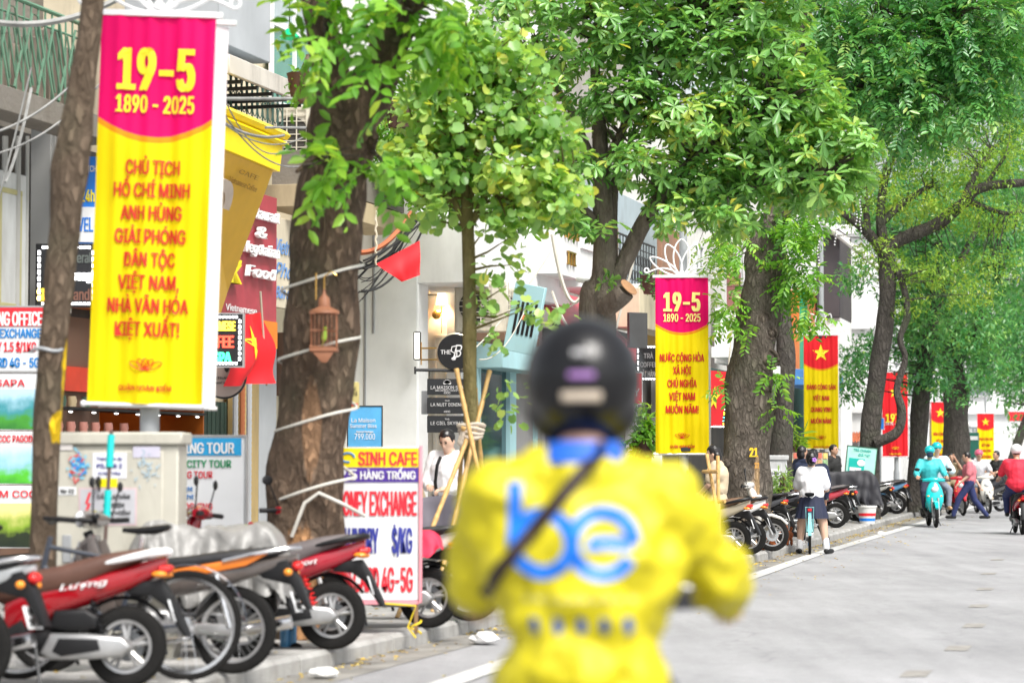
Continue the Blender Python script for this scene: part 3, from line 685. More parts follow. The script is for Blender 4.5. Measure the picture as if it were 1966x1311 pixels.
pc = E('conduit', 'bundle of grey flexible conduits running down beside the round restaurant sign', 'conduit', S(T(452, 5.9), 5.9, .12), RZ)
for k in range(3):
    g = G(); n = 70; H = Z(455, 720, 5.9); g.tube([(0.05*k, .11*k, .02+H*i/n) for i in range(n+1)], [.035+.006*(i % 2) for i in range(n+1)], 8); g.build('pipe', [greym, bmat('brown conduit', (.4, .13, .05)), greym][k], pc)
# yellow sign box: deep wedge projecting over the pavement
ys = E('shop_sign', 'yellow wedge-shaped shop sign with brown and white letters right of the first banner', 'sign', S(T(408, 3.9), 3.9, 0), RZ)
L0 = 0; p = lambda px, py, s_: (3.9-s_, T(px, s_)-T(408, 3.9), Z(px, py, s_))
yel = M('bright yellow panel', (.95, .72, .0), r=.35, var=.04); yeld = M('ochre yellow panel', (.72, .42, .03), r=.4, var=.05)
a0 = p(385, 200, 3.9); a1 = p(542, 266, 3.9); b0 = p(385, 268, 3.9); b1 = p(535, 330, 3.9); c0 = p(385, 640, 4.9); c1 = p(447, 500, 4.9); 
g = G(); top = .9
g.add([a0, a1, b1, b0, (a0[0]-top, a0[1], a0[2]), (a1[0]-top, a1[1], a1[2]), (b1[0]-top, b1[1], b1[2]), (b0[0]-top, b0[1], b0[2])], [(0, 1, 2, 3), (4, 7, 6, 5), (0, 4, 5, 1), (1, 5, 6, 2), (2, 6, 7, 3), (0, 3, 7, 4)])
zc = (a0[2]+a1[2])/2
g.build('fascia', yel, ys, smooth=False)
g = G(); g.tube([(a0[0]+.02, a0[1], a0[2]+.03), (a1[0]+.02, a1[1]+.05, a1[2]+.03)], .05, 4); g.tube([(a0[0]+.03, a0[1], a0[2]-.07), (a1[0]+.03, a1[1]+.03, a1[2]-.07)], .03, 4); g.build('cornice', yel, ys, smooth=False)
g = G(); q0, q1 = (b0[0]-.04, b0[1], b0[2]), (b1[0]-.04, b1[1]-.1, b1[2]); r0, r1 = p(392, 700, 4.7), p(436, 560, 4.7)
g.add([q0, q1, r1, r0, (q0[0]-.3, q0[1], q0[2]), (q1[0]-.3, q1[1], q1[2]), (r1[0]-.2, r1[1], r1[2]), (r0[0]-.2, r0[1], r0[2])], [(0, 1, 2, 3), (4, 7, 6, 5), (0, 4, 5, 1), (1, 5, 6, 2), (2, 6, 7, 3), (0, 3, 7, 4)])
g.build('sloping_face', yeld, ys, smooth=False)
Q0, Q1, R0, R1 = map(Vector, (q0, q1, r0, r1)); ux = ((Q0+Q1)/2-(R0+R1)/2).normalized(); rx_ = (Q1-Q0).normalized(); ux = (ux-rx_*ux.dot(rx_)).normalized()
text('C', ys, Q0*.62+Q1*.38+ux*-.72+rx_.cross(ux)*.02, .75, .85, M('brown white letter', (.5, .42, .36)), rx=rx_, ux=ux, th=.09, bold=.03)
text('CAFE', ys, Q1*.72+Q0*.28+ux*-.14+rx_.cross(ux)*.01, .55, .05, M('tan small print', (.35, .2, .03)), rx=rx_, ux=ux)
text('Vietnamese Coffee', ys, Q1*.7+Q0*.3+ux*-.26+rx_.cross(ux)*.01, .8, .06, M('tan small print', (.35, .2, .03)), rx=rx_, ux=ux)
# dark red restaurant board
o, L, H = psign('shop_sign', 'dull red restaurant board with raised white letters behind the yellow wedge sign', 412, 530, 372, 668, 5.0, .12, M('faded crimson board', (.42, .05, .07), r=.45, dirt=.2), mid=500)
for (s_, zz, ww) in (('Restaurant', .86, .62), ('&', .74, .16), ('Vegetarian', .63, .62), ('Food', .48, .5)): text(s_, o, (.03, L*.66, H*zz), L*ww*.95, H*.07, inkw, th=.05, bold=.04, slant=.15, **PY)
for (s_, zz) in (('C', .55), ('&', .66), ('K', .44)): text(s_, o, (.03, L*.22, H*zz), L*.17, H*.12, inky, th=.06, bold=.03, **PY)
text('Vietnamese', o, (.01, L*.4, H*.23), L*.5, H*.04, inkw, **PY)
g = G(); g.box(.002, .014, L*.35, L, .01, H*.18); g.build('lower_band', M('orange print', (.75, .22, .02), r=.5), o)
o, w, h = csign('led_sign', 'lit LED sign of yellow, red and green letters with dashed border beside the first banner', 372, 466, 603, 703, 25.0, .12, blk, edge=M('sign steel edge', (.5, .5, .5)))
dashes(o, w, h); ct(o, 'VIETNAMESE', -.03, h*.77, w*.82, h*.17, led['yellow'], bold=.05); ct(o, 'COFFEE', -.03, h*.47, w*.76, h*.22, led['red'], bold=.05); ct(o, 'SPA', w*.08, h*.17, w*.38, h*.19, led['green'], bold=.05)
# beige sign with blue script
o, L, H = psign('shop_sign', 'beige board with slanted blue script beside the dark trunk', 522, 600, 425, 595, 5.4, .08, bmat('beige board', (.62, .55, .42), dirt=.2))
text('Vietnam', o, (.01, L*.35, H*.68), L*.6, H*.16, M('pale blue print', (.15, .3, .6)), slant=.5, **PY); text('Pho', o, (.01, L*.25, H*.42), L*.45, H*.16, M('pale blue print', (.15, .3, .6)), slant=.5, **PY); text('Bún chả', o, (.01, L*.3, H*.17), L*.5, H*.13, M('pale blue print', (.15, .3, .6)), slant=.5, **PY)
# round grey sign
p = W(430, 722, 25.6); o = E('shop_sign', 'round grey restaurant and vegetarian sign hanging under the LED sign', 'sign', p, 0)
g = G(); g.lathe([(0, 0), (.22, 0), (.225, .03), (0, .035)], 32, (0, 0, 0), (0, 1, 0)); g.build('disc', M('warm grey disc', (.48, .4, .36), r=.5), o); g = G(); g.tube([(.232*cos(a*pi/20), .015, .232*sin(a*pi/20)) for a in range(40)], .012, 6, closed=True); g.build('rim', iron, o)
text('VIETNAMESE', o, (0, -.003, -.02), .3, .025, inkk); text('RESTAURANT & VEGETARIAN', o, (0, -.003, -.07), .4, .022, inkk); g = G(); g.ell((.03, -.004, .1), (.028, .004, .06), 10, 6); g.build('leaf_emblem', inkk, o)
# flags
fl = M('red flag cloth', (.82, .012, .02), r=.6, var=.05)
def flag(label, corners, starc, sr, n=16, wav=.04, pole=None, name='flag'):
    """corners: top-left, top-right, bottom-right, bottom-left world points"""
    a, b_, c, e = map(Vector, corners); o = E(name, label, 'flag', a)
    nrm = (b_-a).cross(e-a).normalized()
    fn = lambda u, v: (a*(1-u)*(1-v)+b_*u*(1-v)+c*u*v+e*(1-u)*v)-a+nrm*wav*(sin(u*9+v*3)*.6+sin(v*7+u*2)*.5)*(.2+v)
    g = G(); g.grid(fn, n, n); g.build('cloth', fl, o, fix=False)
    if starc:
        g = G(); P = star(sr); cen = Vector((0, 0))
        au = (b_-a).length; av = (e-a).length
        vs = [fn(starc[0], starc[1])]+[fn(starc[0]+x/au, starc[1]-y/av) for x, y in P]
        off = nrm*(-.012 if nrm.y > 0 else .012)
        g.add([v+off for v in vs], [(0, i+1, (i+1) % 10+1) for i in range(10)]); g.build('star', inky, o, smooth=False, fix=False)
    if pole:
        g = G(); g.tube([Vector(pole[0])-a, Vector(pole[1])-a], .012, 8); g.build('pole', M('flag pole', (.5, .45, .35)), o)
    return o
flag('Vietnamese flag with yellow star hanging in folds beside the LED coffee sign', (W(452, 606, 25.3), W(505, 600, 26.2), W(527, 735, 26.4), W(440, 742, 25.2)), (.45, .42), .2, wav=.13, pole=(W(500, 560, 26), W(512, 740, 26.3)))
flag('plain red flag hanging folded from cables left of the white facade', (W(722, 507, 26.3), W(806, 462, 26.5), W(806, 528, 26.5), W(772, 541, 26.4)), None, 0, wav=.03)
# ---------------------------------------------------------------- white spa building C
sC = 5.0; tC = T(803, sC); eC = T(1000, sC)
Cb = E('building', 'white spa building with pale grey side wall, tall pillars and gold wall lamp', 'building', S(tC, sC, .12), RZ)
Lc = eC-tC; zS0 = Z(830, 527, 4.3)-.12; ya = 0
g = G(); g.box(-7, -.02, -.02, .0, 0, zS0+.2); g.build('side_wall', plaster_g, Cb)
g = G(); g.box(-.25, 0, 0, T(822, sC)-tC, 0, zS0, .01); g.box(-.25, 0, T(886, sC)-tC, T(911, sC)-tC, 0, zS0, .01); g.build('pillar', plaster_w, Cb)
g = G(); g.box(-7, -.02, T(911, sC)-tC, Lc+1.5, 0, 9); g.box(-7, -2.2, 0.0, T(911, sC)-tC, 0, 9); g.box(-7, -.02, .002, 6, zS0+.9, 9); g.build('wall', plaster_w, Cb)
zF0 = zS0; g = G(); g.box(-2.2, .75, 0, Lc+.4, zF0, zF0+.95, .01); g.build('balcony', plaster_w, Cb)
tw = T(889, sC); xw = sC-SL(822, tw)
g = G(); g.box(xw-.3, -.26, tw-tC, tw-tC+.1, 0, zS0-.02, .005); g.build('alcove_wall', M('warm white wall', (.80, .76, .68), r=.6), Cb)
g = G(); q0, q1 = sC-SL(832, tw), sC-SL(872, tw)
for (u0, u1, v0, v1) in ((q0, q1, .25, .3), (q0, q1, 3.2, 3.25), (q0, q0+.05, .3, 3.2), (q1-.05, q1, .3, 3.2)): g.box(u0, u1, tw-tC-.03, tw-tC-.001, v0, v1, .004)
g.build('moulding', M('warm white moulding', (.80, .76, .68), r=.5), Cb)
# wall lamp in the alcove
tl = tw-.14; sl_ = SL(848, tl); lo = E('wall_lamp', 'lit brass wall lamp with cream shade in the white alcove', 'lamp', W(848, 590, S(tl, sl_).y), 0)
k = S(tl, sl_).y/F
g = G(); g.lathe([(8*k, 22*k), (12*k, 0), (11.5*k, 0), (7.5*k, 21.5*k)], 20, (0, 0, 5*k)); g.build('lamp_shade', M('lit cream shade', (1, .78, .5), emit=1.0), lo)
br = M('brass', (.7, .42, .12), metal=.9, r=.25); g = G(); g.ell((-10*k, .05, -14*k), (9*k, .03, 9*k)); g.tube([(-10*k, 0, -14*k), (0, -.02, -10*k), (0, 0, 5*k)], .012, 8); g.tube([(0, 0, -10*k), (0, 0, -50*k)], .006, 6); g.build('bracket', br, lo)
ld = bpy.data.lights.new('bulb', 'POINT'); ld.energy = 25; ld.color = (1, .7, .4); ld.shadow_soft_size = .05; lb_ = bpy.data.objects.new('bulb', ld); C.objects.link(lb_); lb_.parent = lo; lb_.location = (0, -.02, 24*k)
# back wall of alcove carries the lamp: panel behind it
# sconce
tt = T(806, 4.93); o = E('wall_lantern', 'black framed white box lantern on the white pillar edge', 'lamp', W(801, 689, S(tt, 5.0).y-.12), 0)
k = S(tt, 5).y/F; g = G(); g.box(-5*k, 5*k, -.05, .05, 0, 50*k, .004); g.build('glass', M('lit lantern glass', (1, .93, .8), emit=.9), o)
g = G()
for xx in (-6*k, 6*k): g.box(xx-.008, xx+.008, -.062, .06, -.01, 51*k)
g.box(-6*k+.008, 6*k-.008, -.062, .06, 50*k, 51*k+.01); g.box(-6*k+.008, 6*k-.008, -.062, .06, -.02, 0); g.build('frame', iron, o)
# round bar sign
dS = 31.0; k = dS/F; p = W(874, 676, dS); o = E('bar_sign', 'round black bar sign with gold ring on brass arms above the hanging signs', 'sign', p, 0)
R = 34*k; g = G(); g.lathe([(0, -.03), (R, -.03), (R, .03), (0, .03)], 40, (0, 0, 0), (0, 1, 0)); g.build('disc', blk, o); g = G(); g.tube([(R*1.03*cos(a*pi/24), 0, R*1.03*sin(a*pi/24)) for a in range(48)], .014, 6, closed=True); g.build('ring', M('pale gold', (.75, .68, .5), metal=.6, r=.3), o)
text('THE', o, (-18*k, -.035, 0), 20*k, 8*k, inkw); text('AR', o, (24*k, -.035, 0), 15*k, 8*k, inkw); text('B', o, (5*k, -.036, 2*k), 17*k, 24*k, inkw, slant=.3, bold=-.005)
g = G(); g.tube([(x*k, -.04, z*k) for x, z in ((4, 12), (-6, 10), (-8, 2), (-2, -2), (3, 4), (3, -8), (-1, -14), (-6, -12))], .009, 6); g.ell((-3*k, -.04, -13*k), (.03, .008, .022)); g.build('emblem_stroke', inkw, o)
g = G(); [g.tube([(-66*k, .1, z), (-R*.8, 0, z)], .012, 6) for z in (8*k, -14*k)]; g.tube([(-66*k, .1, -24*k), (-66*k, .1, 20*k)], .01, 6); g.build('arm', br, o)
# hanging signs
hb = E('sign_bracket', 'black iron arm from which three black signs hang on chain', 'bracket', W(797, 710, dS), 0); g = G(); g.tube([(0, 0, 0), (100*k, 0, -2*k)], .02, 8); g.tube([(0, 0, 6*k), (0, 0, -8*k)], .015, 6); g.build('arm', iron, hb); g = G(); g.tube([(28*k, 0, 0), (28*k, 0, -20*k)], .006, 5); g.tube([(80*k, 0, 0), (80*k, 0, -20*k)], .006, 5); g.build('chain', iron, hb)
for (py0, py1, big, small, lb) in ((727, 758, 'LA MAISON SPA', 'WELLNESS & THERAPY', 'topmost black hanging sign, of the spa, with white shell emblem'), (763, 794, 'LA NUIT DINING', 'THE', 'middle black hanging sign, of the dining room, with white lettering'), (798, 830, 'LE CIEL SKYBAR', 'THE', 'lowest black hanging sign, of the sky bar, above the man in white')):
    o, w, h = csign('hanging_sign', lb, 820, 897, py0, py1, dS, .03, M('charcoal sign face', (.03, .032, .036), r=.35), 'sign')
    ct(o, big, 0, h*(.46 if big[:4] == 'LA M' else .56), w*.82, h*.2, inkw, bold=.005); ct(o, small, 0, h*(.27 if small[0] == 'W' else .8), w*(.6 if small[0] == 'W' else .12), h*.09, inkw); ct(o, 'CCC', 0, h*.13, w*.16, h*.11, inkw, bold=.03)
    if big[:4] == 'LA M':
        g = G()
        for q in range(-3, 4): a = q*.42; g.slab([(0, h*.68), (sin(a)*h*.2-.02*cos(a), h*.68+cos(a)*h*.2+.02*sin(a)), (sin(a)*h*.27, h*.68+cos(a)*h*.27), (sin(a)*h*.2+.02*cos(a), h*.68+cos(a)*h*.2-.02*sin(a))], -.006, -.001, b=0, plane='y')
        g.build('shell_emblem', inkw, o, smooth=False)
g = G()
for (px, py0, py1) in ((700, 560, 860), (716, 430, 640)): s_ = SL(px, tC-.03); p0 = S(tC-.04, s_); g.tube([(5.0-s_, -.03, W(px, py1, p0.y).z-.12), (5.0-s_, -.03, W(px, py0, p0.y).z-.12)], .018, 6)
g.build('wall_cable', M('grey wall cable', (.25, .25, .25)), Cb)
# intercom, blue poster, electricity sign
o, w, h = csign('wall_notice', 'grey wall panel left of the hanging signs', 809, 822, 750, 795, 31.2, .03, greym, 'panel')
o, w, h = csign('poster', 'blue summer poster in dark frame leaning against the grey side wall', 668, 733, 780, 858, 33, .04, M('poster blue', (.1, .4, .72), r=.3, var=.25, sc=2), 'poster', edge=iron)
ct(o, 'La Maison', -.02, h*.66, w*.7, .055, inkw, bold=0); ct(o, 'Summer Bliss', -.02, h*.52, w*.78, .05, inkw, bold=0); ct(o, '799.000', 0, h*.26, w*.6, .08, inkw, bold=0); ct(o, 'Special Package', 0, h*.38, w*.5, .025, inkw)
o, w, h = csign('notice_box', 'pale yellow electricity notice box on cables right of the big trunk', 655, 688, 733, 784, 20.5, .15, M('pale yellow enamel', (.62, .52, .2), r=.5, dirt=.2), 'box')
ct(o, 'KHU', .02, h*.74, w*.4, .03, inkk); ct(o, '4 TỔ 5', .02, h*.56, w*.6, .03, inkk); g = G(); g.box(-w/2+.003, w/2-.003, -.004, -.001, .02, h*.2); g.build('red_stripe', inkred, o)
# ---------------------------------------------------------------- pale blue shop D with air conditioners
tD = T(1000, sC); 
pb = bmat('pale blue paint', (.38, .62, .66), dirt=.15)
Db = E('shopfront', 'pale blue shopfront with sloping fascia behind the staked young tree', 'shop', S(T(905, 4.9), 4.9, .12), RZ); t0 = T(905, 4.9)
L = T(1022, 4.9)-t0; zt, zb = Z(950, 660, 4.9)-.12, Z(950, 712, 4.9)-.12
g = G(); g.box(0, .5, 0, L, zb, zt, .01); g.build('fascia', pb, Db); g = G(); g.box(0, .1, 0, .2, 0, zb); g.box(0, .1, T(968, 4.9)-t0, T(980, 4.9)-t0, 0, zb); g.box(0, .1, L-.15, L, 0, zb); g.build('post', pb, Db)
g = G(); g.box(-.02, .03, .2, T(968, 4.9)-t0, 0, zb); g.build('glass', glassmat('teal dark glass', (.02, .06, .07)), Db)
g = G(); g.box(-.02, .05, T(980, 4.9)-t0, L-.15, 0, zb); g.build('door', bmat('grey door', (.3, .3, .3)), Db)
aircon(S(T(925, 4.4), 4.4, Z(930, 640, 4.4)), RZ*.2, 'dusty air conditioner unit left of the slanted pale blue sign', w=.8, h=.78); aircon(S(T(958, 4.2), 4.2, Z(958, 640, 4.2)), RZ+1.35, 'second air conditioner unit seen edge-on beside the pale blue sign', w=.5, h=.7)
g = G(); pbox(g, 905, 975, 645, 660, 4.2, .5, t0, 4.9); g.build('ledge', M('rusty shelf', (.2, .12, .08), r=.8), Db)
# slanted pale blue panel with black bars
p = W(1008, 612, 33.5); o = E('shop_sign', 'slanted pale blue panel sign with black vertical bars and orange marks', 'sign', p, 0, rot=(0, radians(12), radians(-25)))
k = 33.5/F; w, h = 64*k, 132*k; g = G(); g.box(-w/2, w/2, -.04, .04, -h/2, h/2, .006); g.build('panel', pb, o)
g = G(); [g.box(-w*.3+q*w*.15, -w*.3+q*w*.15+w*.08, -.05, -.042, -h*.24, h*.24) for q in range(5)]; g.build('black_bar', blk, o); g = G(); g.box(-w*.05, w*.08, -.056, -.051, -h*.02, h*.05); g.box(w*.16, w*.32, -.056, -.051, -h*.06, h*.0); g.build('orange_mark', M('orange print2', (.8, .25, .1)), o)
# ---------------------------------------------------------------- balcony houses E
tE = T(1012, 5.0); Eb = E('building', 'white and cream house with balustrade, gold logo and black iron balcony', 'building', S(tE, 5.0, .12), RZ)
Le = T(1262, 5.0)-tE
g = G(); g.box(-7, -.5, 0, Le, 0, 10); g.build('wall', bmat('dull beige wall', (.35, .33, .3)), Eb)  # one even grey-beige base colour
def eb(px0, px1, py0, py1, s, th, mat, name, mid=None): g = G(); r = pbox(g, px0, px1, py0, py1, s, th, tE, 5.0, mid=mid); g.build(name, mat, Eb); return r
r = eb(1012, 1058, 415, 532, 4.4, .5, plaster_w, 'sign_box', mid=1034)
text('ITI', Eb, (r[0]+.01, (r[1]+r[2])/2+.1, r[3]+(r[4]-r[3])*.3), (r[2]-r[1])*.35, .22, br, th=.03, **PY)
g = G(); [g.box(r[0]+.005, r[0]+.04, r[1]+(r[2]-r[1])*(.3+q*.13), r[1]+(r[2]-r[1])*(.36+q*.13), r[3]+(r[4]-r[3])*.62, r[4]-.02) for q in range(5)]; g.build('gold_bar', br, Eb)
r = eb(1058, 1118, 488, 560, 4.4, .5, plaster_w, 'balcony_front'); r2 = eb(1058, 1118, 424, 436, 4.4, .52, plaster_w, 'balustrade_rail'); r3 = eb(1058, 1118, 474, 488, 4.4, .54, plaster_w, 'balustrade_base')
g0 = G(); g0.lathe([(.03, 0), (.05, .04), (.03, .1), (.06, .22), (.035, .38), (.05, .42)], 10); bme = g0.mesh('baluster', plaster_w)
n = 11
for q in range(n):
    o = bpy.data.objects.new('baluster', bme); C.objects.link(o); o.parent = Eb; o.location = (r3[0]-.12, r3[1]+.1+(r3[2]-r3[1]-.2)*q/(n-1), r3[4]); o.scale = (1, 1, (r2[3]-r3[4])/.42)
eb(1118, 1160, 430, 560, 5.4, .3, bmat('brown timber wall', (.25, .16, .1)), 'timber_wall')
eb(1166, 1200, 560, 632, 4.3, .6, plaster_c, 'balcony_front'); r = eb(1200, 1262, 565, 640, 4.3, .6, plaster_c, 'balcony_front')
r = eb(1170, 1262, 560, 568, 4.3, .62, plaster_w, 'balcony_coping')
zt = Z(1215, 452, 4.1)-.12; railing(Eb, .75, T(1172, 4.2)-tE, T(1262, 4.2)-tE, r[4], zt, iron, 16)
eb(1120, 1262, 380, 560, 5.45, .2, bmat('grey blue door', (.35, .42, .45)), 'shutter_door'); eb(1060, 1262, 632, 700, 4.9, .1, intshade, 'recess_shade_panel'); eb(1012, 1262, 650, 1010, 5.2, .1, bmat('dark brown shopfront', (.16, .14, .12)), 'shopfront')  # under the balcony: shade painted as a flat dark panel; shopfront: dark brown
for px in (1020, 1075, 1130, 1200, 1250): eb(px, px+6, 690, 1010, 5.1, .2, plaster_w, 'pier')
eb(1230, 1262, 640, 665, 4.6, .3, bmat('ochre fascia', (.6, .42, .15)), 'fascia')
# red slanted canopy sign
ta = T(1030, 4.6); o = E('awning', 'crimson slanted shop awning behind the rider helmet', 'awning', S(ta, 4.9, 0), RZ); L = T(1150, 4.6)-ta
z1, z0 = Z(1100, 568, 4.9), Z(1060, 665, 3.7); g = G(); g.add([(0, 0, z1), (0, L, z1), (1.3, L, z0), (1.3, 0, z0), (0, 0, z1-.06), (0, L, z1-.06), (1.3, L, z0-.06), (1.3, 0, z0-.06)], [(0, 1, 2, 3), (4, 7, 6, 5), (0, 4, 5, 1), (1, 5, 6, 2), (2, 6, 7, 3), (3, 7, 4, 0)]); g.build('sheet', M('crimson awning', (.5, .06, .09), r=.35), o, smooth=False)
g = G(); g.tube([(1.32, 0, z0-.02), (1.32, L, z0-.02)], .05, 6); g.build('edge_tube', signred, o)
o, w, h = csign('led_sign', 'black LED sign with dashed white border left of the second banner', 1222, 1268, 663, 730, 42, .1, blk); dashes(o, w, h, n=7, m=5); ct(o, 'ĐẶT HÀNG', 0, h*.18, w*.75, h*.16, M('faint grey letters', (.3, .3, .3))); ct(o, 'COFFEE', 0, h*.45, w*.7, h*.14, M('faint grey letters', (.3, .3, .3))); ct(o, 'TRÀ', 0, h*.7, w*.4, h*.14, M('faint grey letters', (.3, .3, .3)))
o, w, h = csign('shop_sign', 'small red and white bakery sign showing RY beside the helmet', 1150, 1232, 716, 775, 40, .1, signred, edge=white); ct(o, 'BAKERY', .02, h*.38, w*.85, h*.24, inkw)
o, w, h = csign('shop_sign', 'tilted dark shop panel above the LED sign left of the second banner', 1208, 1244, 600, 668, 41, .08, M('dark grey panel', (.07, .07, .07), r=.3), rz=.5)
# ---------------------------------------------------------------- houses F, from the second banner to the knotted tree
tF = T(1290, 5.0); Fb = E('building', 'pale house with white pilasters and teal corrugated front behind the second banner', 'building', S(tF, 5.0, .12), RZ); Lf = T(1562, 5.0)-tF
g = G(); g.box(-8, -.3, -3, Lf, 0, 9); g.build('wall', bmat('pale facade paint', (.68, .67, .64), dirt=.25), Fb)
def fb(px0, px1, py0, py1, s, th, mat, name, mid=None): g = G(); r = pbox(g, px0, px1, py0, py1, s, th, tF, 5.0, mid=mid); return g.build(name, mat, Fb), r
teal = bmat('teal corrugated metal', (.13, .27, .26), dirt=.5)
for (a, b_, y0, y1) in ((1262, 1400, 700, 800), (1498, 1562, 745, 845)):
    g = G(); ya, yb = T(a, 4.8)-tF, T(b_, 4.8)-tF; z0, z1 = Z((a+b_)/2, y1, 4.8)-.12, Z((a+b_)/2, y0, 4.8)-.12; nn = int((yb-ya)*14)
    g.grid(lambda u, v: (.2+.03*sin(u*nn*pi), ya+(yb-ya)*u, z0+(z1-z0)*v), nn*3, 1); g.build('corrugated_front', teal, Fb, fix=False)
fb(1372, 1398, 596, 700, 4.85, .25, plaster_w, 'pilaster'); fb(1366, 1402, 670, 690, 4.7, .4, plaster_w, 'pilaster_base'); fb(1396, 1412, 520, 720, 4.8, .15, bmat('rust red pipe', (.25, .1, .09)), 'downpipe')
for px in (1300, 1340, 1420, 1470, 1520):
    y = T(px, 5.3)-tF
    for (a, b_) in ((560, 470), (430, 330)):
        try: window(Fb, -.28, y-.5, y+.5, Z(px, a, 5.3)-.12, Z(px, b_, 5.3)-.12, white, gl, 2)
        except Exception: pass
fb(1262, 1300, 440, 540, 4.8, .1, bmat('brown shutter', (.3, .16, .1)), 'shutter_panel')
for (px, c) in ((1498, (.85, .2, .02)), (1514, (.0, .35, .17)), (1522, (.5, .17, .06))): fb(px, px+(16 if c[0] != .5 else 30), 560, 730, 4.2, .3, M('print %g' % c[0], c, r=.45), 'sign_stripe')
fb(1496, 1562, 716, 745, 3.9, .8, M('blue awning cloth', (.1, .3, .7), r=.6), 'awning')
fb(1262, 1562, 800, 1000, 5.0, .1, intshade, 'shop_shade_panel')  # flat near-black panel paints the shade inside the shop
shutter(Fb, -.2, Lf-2.5, Lf-.1, 0, 2.4, greym)
flag('Vietnamese flag hanging flat just right of the second banner', (W(1330, 708, 41), W(1399, 714, 42), W(1386, 816, 42), W(1330, 822, 41)), (.63, .50), .24, wav=.02, pole=(W(1399, 700, 42), W(1408, 600, 42.4)))
flag('small red flag half hidden behind the knotted trunk', (W(1492, 775, 52), W(1506, 780, 52), W(1503, 826, 52), W(1492, 820, 52)), None, 0, wav=.02)
o, w, h = csign('led_sign', 'lit massage and foot LED sign below the flat hanging flag', 1342, 1412, 784, 821, 43.5, .1, blk)
dashes(o, w, h, n=14, m=4); ct(o, 'MASSAGE', w*.06, h*.72, w*.8, h*.22, led['yellow'], bold=.04); ct(o, 'FOOT', w*.1, h*.45, w*.5, h*.22, led['cyan'], bold=.04); ct(o, 'NAIL - FACIAL - WAXING', 0, h*.19, w*.88, h*.13, led['orange'], bold=.04)
# white building beyond with dark loft and sloping pipe
p = W(1610, 700, 78); Gb = E('building', 'tall white building seen beyond the leaning twin trees', 'building', (p.x, 78, 0), -PH2)
g = G(); g.box(-16, .9, 0, 14, 0, 9, .05); g.build('wall', plaster_w, Gb)
for zz in (2.9, 5.6, 8.6): g = G(); g.box(-16, 1.1, -.15, -.001, zz, zz+.18, .02); g.box(.9, 1.12, 0, 14, zz, zz+.18, .02); g.build('cornice', plaster_w, Gb)
for xx in (-5.2, -3.6, -2.0, -.3):
    for zz in (3.6, 6.3):
        g = G(); g.box(xx-.45, xx+.45, -.12, -.02, zz, zz+1.5, .02); f = g.build('window', white, Gb); g = G(); g.box(xx-.36, xx+.36, -.14, -.121, zz+.08, zz+1.42); g.build('pane', glassmat('pale pane', (.5, .52, .53)), f)
o = E('loft_box', 'dark loft box with sloping white roof pipe above the third banner', 'building', W(1592, 780, 66)*1, -PH2); o.location.z = 0  # dark loft storey with its roof pipe
k = 66/F; zb = W(1592, 610, 66).z; zt = W(1592, 440, 66).z; g = G(); g.box(-24*k, 22*k, 0, 3, zb, zt, .02); g.build('dark_box', bmat('dark cladding', (.07, .06, .065)), o)
g = G(); g.tube([(-40*k, -.3, zt+.55), (100*k, -.3, zt-1.15)], .07, 8); g.tube([(-40*k, -.1, zt+.35), (40*k, -.1, zt-.35)], .09, 8); g.build('roof_edge', M('roof edge white', (.6, .58, .55)), o); g = G(); g.box(-24*k, 22*k, .1, 2.9, 0, zb); g.build('wall', plaster_w, o)
# orange awning stall, white wall, far fence
o = E('awning', 'small orange pleated awning under the white building right of the third banner', 'awning', W(1632, 860, 72), -PH2); k = 72/F; g = G(); g.grid(lambda u, v: (-25*k+50*k*u, -1.2*v, 30*k-18*k*v+.03*sin(u*60)), 60, 2); g.build('cloth', M('orange awning cloth', (.75, .25, .12), r=.7), o, fix=False)
g = G(); g.box(-25*k, 25*k, .02, .2, -1.6, 30*k); g.build('stall_front', bmat('white stall front', (.6, .6, .6)), o)
for k_ in (0, 1): g = G(); g.tube([(-24*F**-1*72+k_*48*72/F, -1.15, -1.5), (-24*72/F+k_*48*72/F, -1.15, 12*72/F)], .03, 6); g.build('post', steel, o)
fw = E('garden_wall', 'white garden wall with tall iron railings closing the far end of the street', 'wall', (22, 118, 0), radians(-4))
g = G(); g.box(-12, 12, 0, .4, 0, 1.4, .03)
g.build('wall', plaster_w, fw)
for q in range(9): g = G(); g.box(-12+q*3-.3, -12+q*3+.3, -.1, .5, 0, 3.0, .03); g.box(-12+q*3-.4, -12+q*3+.4, -.2, .6, 3.0, 3.2, .03); g.build('pier', plaster_w, fw)
g = G(); [g.tube([(-12+q*.2, .2, 1.4), (-12+q*.2, .2, 2.9)], .025, 4) for q in range(120)]; g.tube([(-12, .2, 2.7), (12, .2, 2.7)], .03, 4); g.build('railing', white, fw)
hb = E('building', 'large white villa behind the far garden wall at the end of the street', 'building', (26, 140, 0), radians(-4)); g = G(); g.box(-22, 22, 0, 14, 0, 13, .05); g.build('wall', bmat('villa white', (.7, .71, .7), dirt=.15), hb)
for q in range(10):
    for zz in (1.2, 5, 8.8):
        g = G(); g.box(-19+q*4-.8, -19+q*4+.8, -.2, -.02, zz, zz+2.2, .03); f = g.build('window', white, hb); g = G(); g.box(-19+q*4-.65, -19+q*4+.65, -.24, -.205, zz+.12, zz+2.08); g.build('pane', glassmat('grey pane', (.2, .23, .24)), f)
for zz in (4, 7.8, 11.8): g = G(); g.box(-22.2, 22.2, -.3, -.001, zz, zz+.3, .03); g.build('cornice', plaster_w, hb)
o, w, h = csign('shop_sign', 'red and black sign on the far villa at the right edge', 1937, 1990, 790, 808, 116, .2, signred)
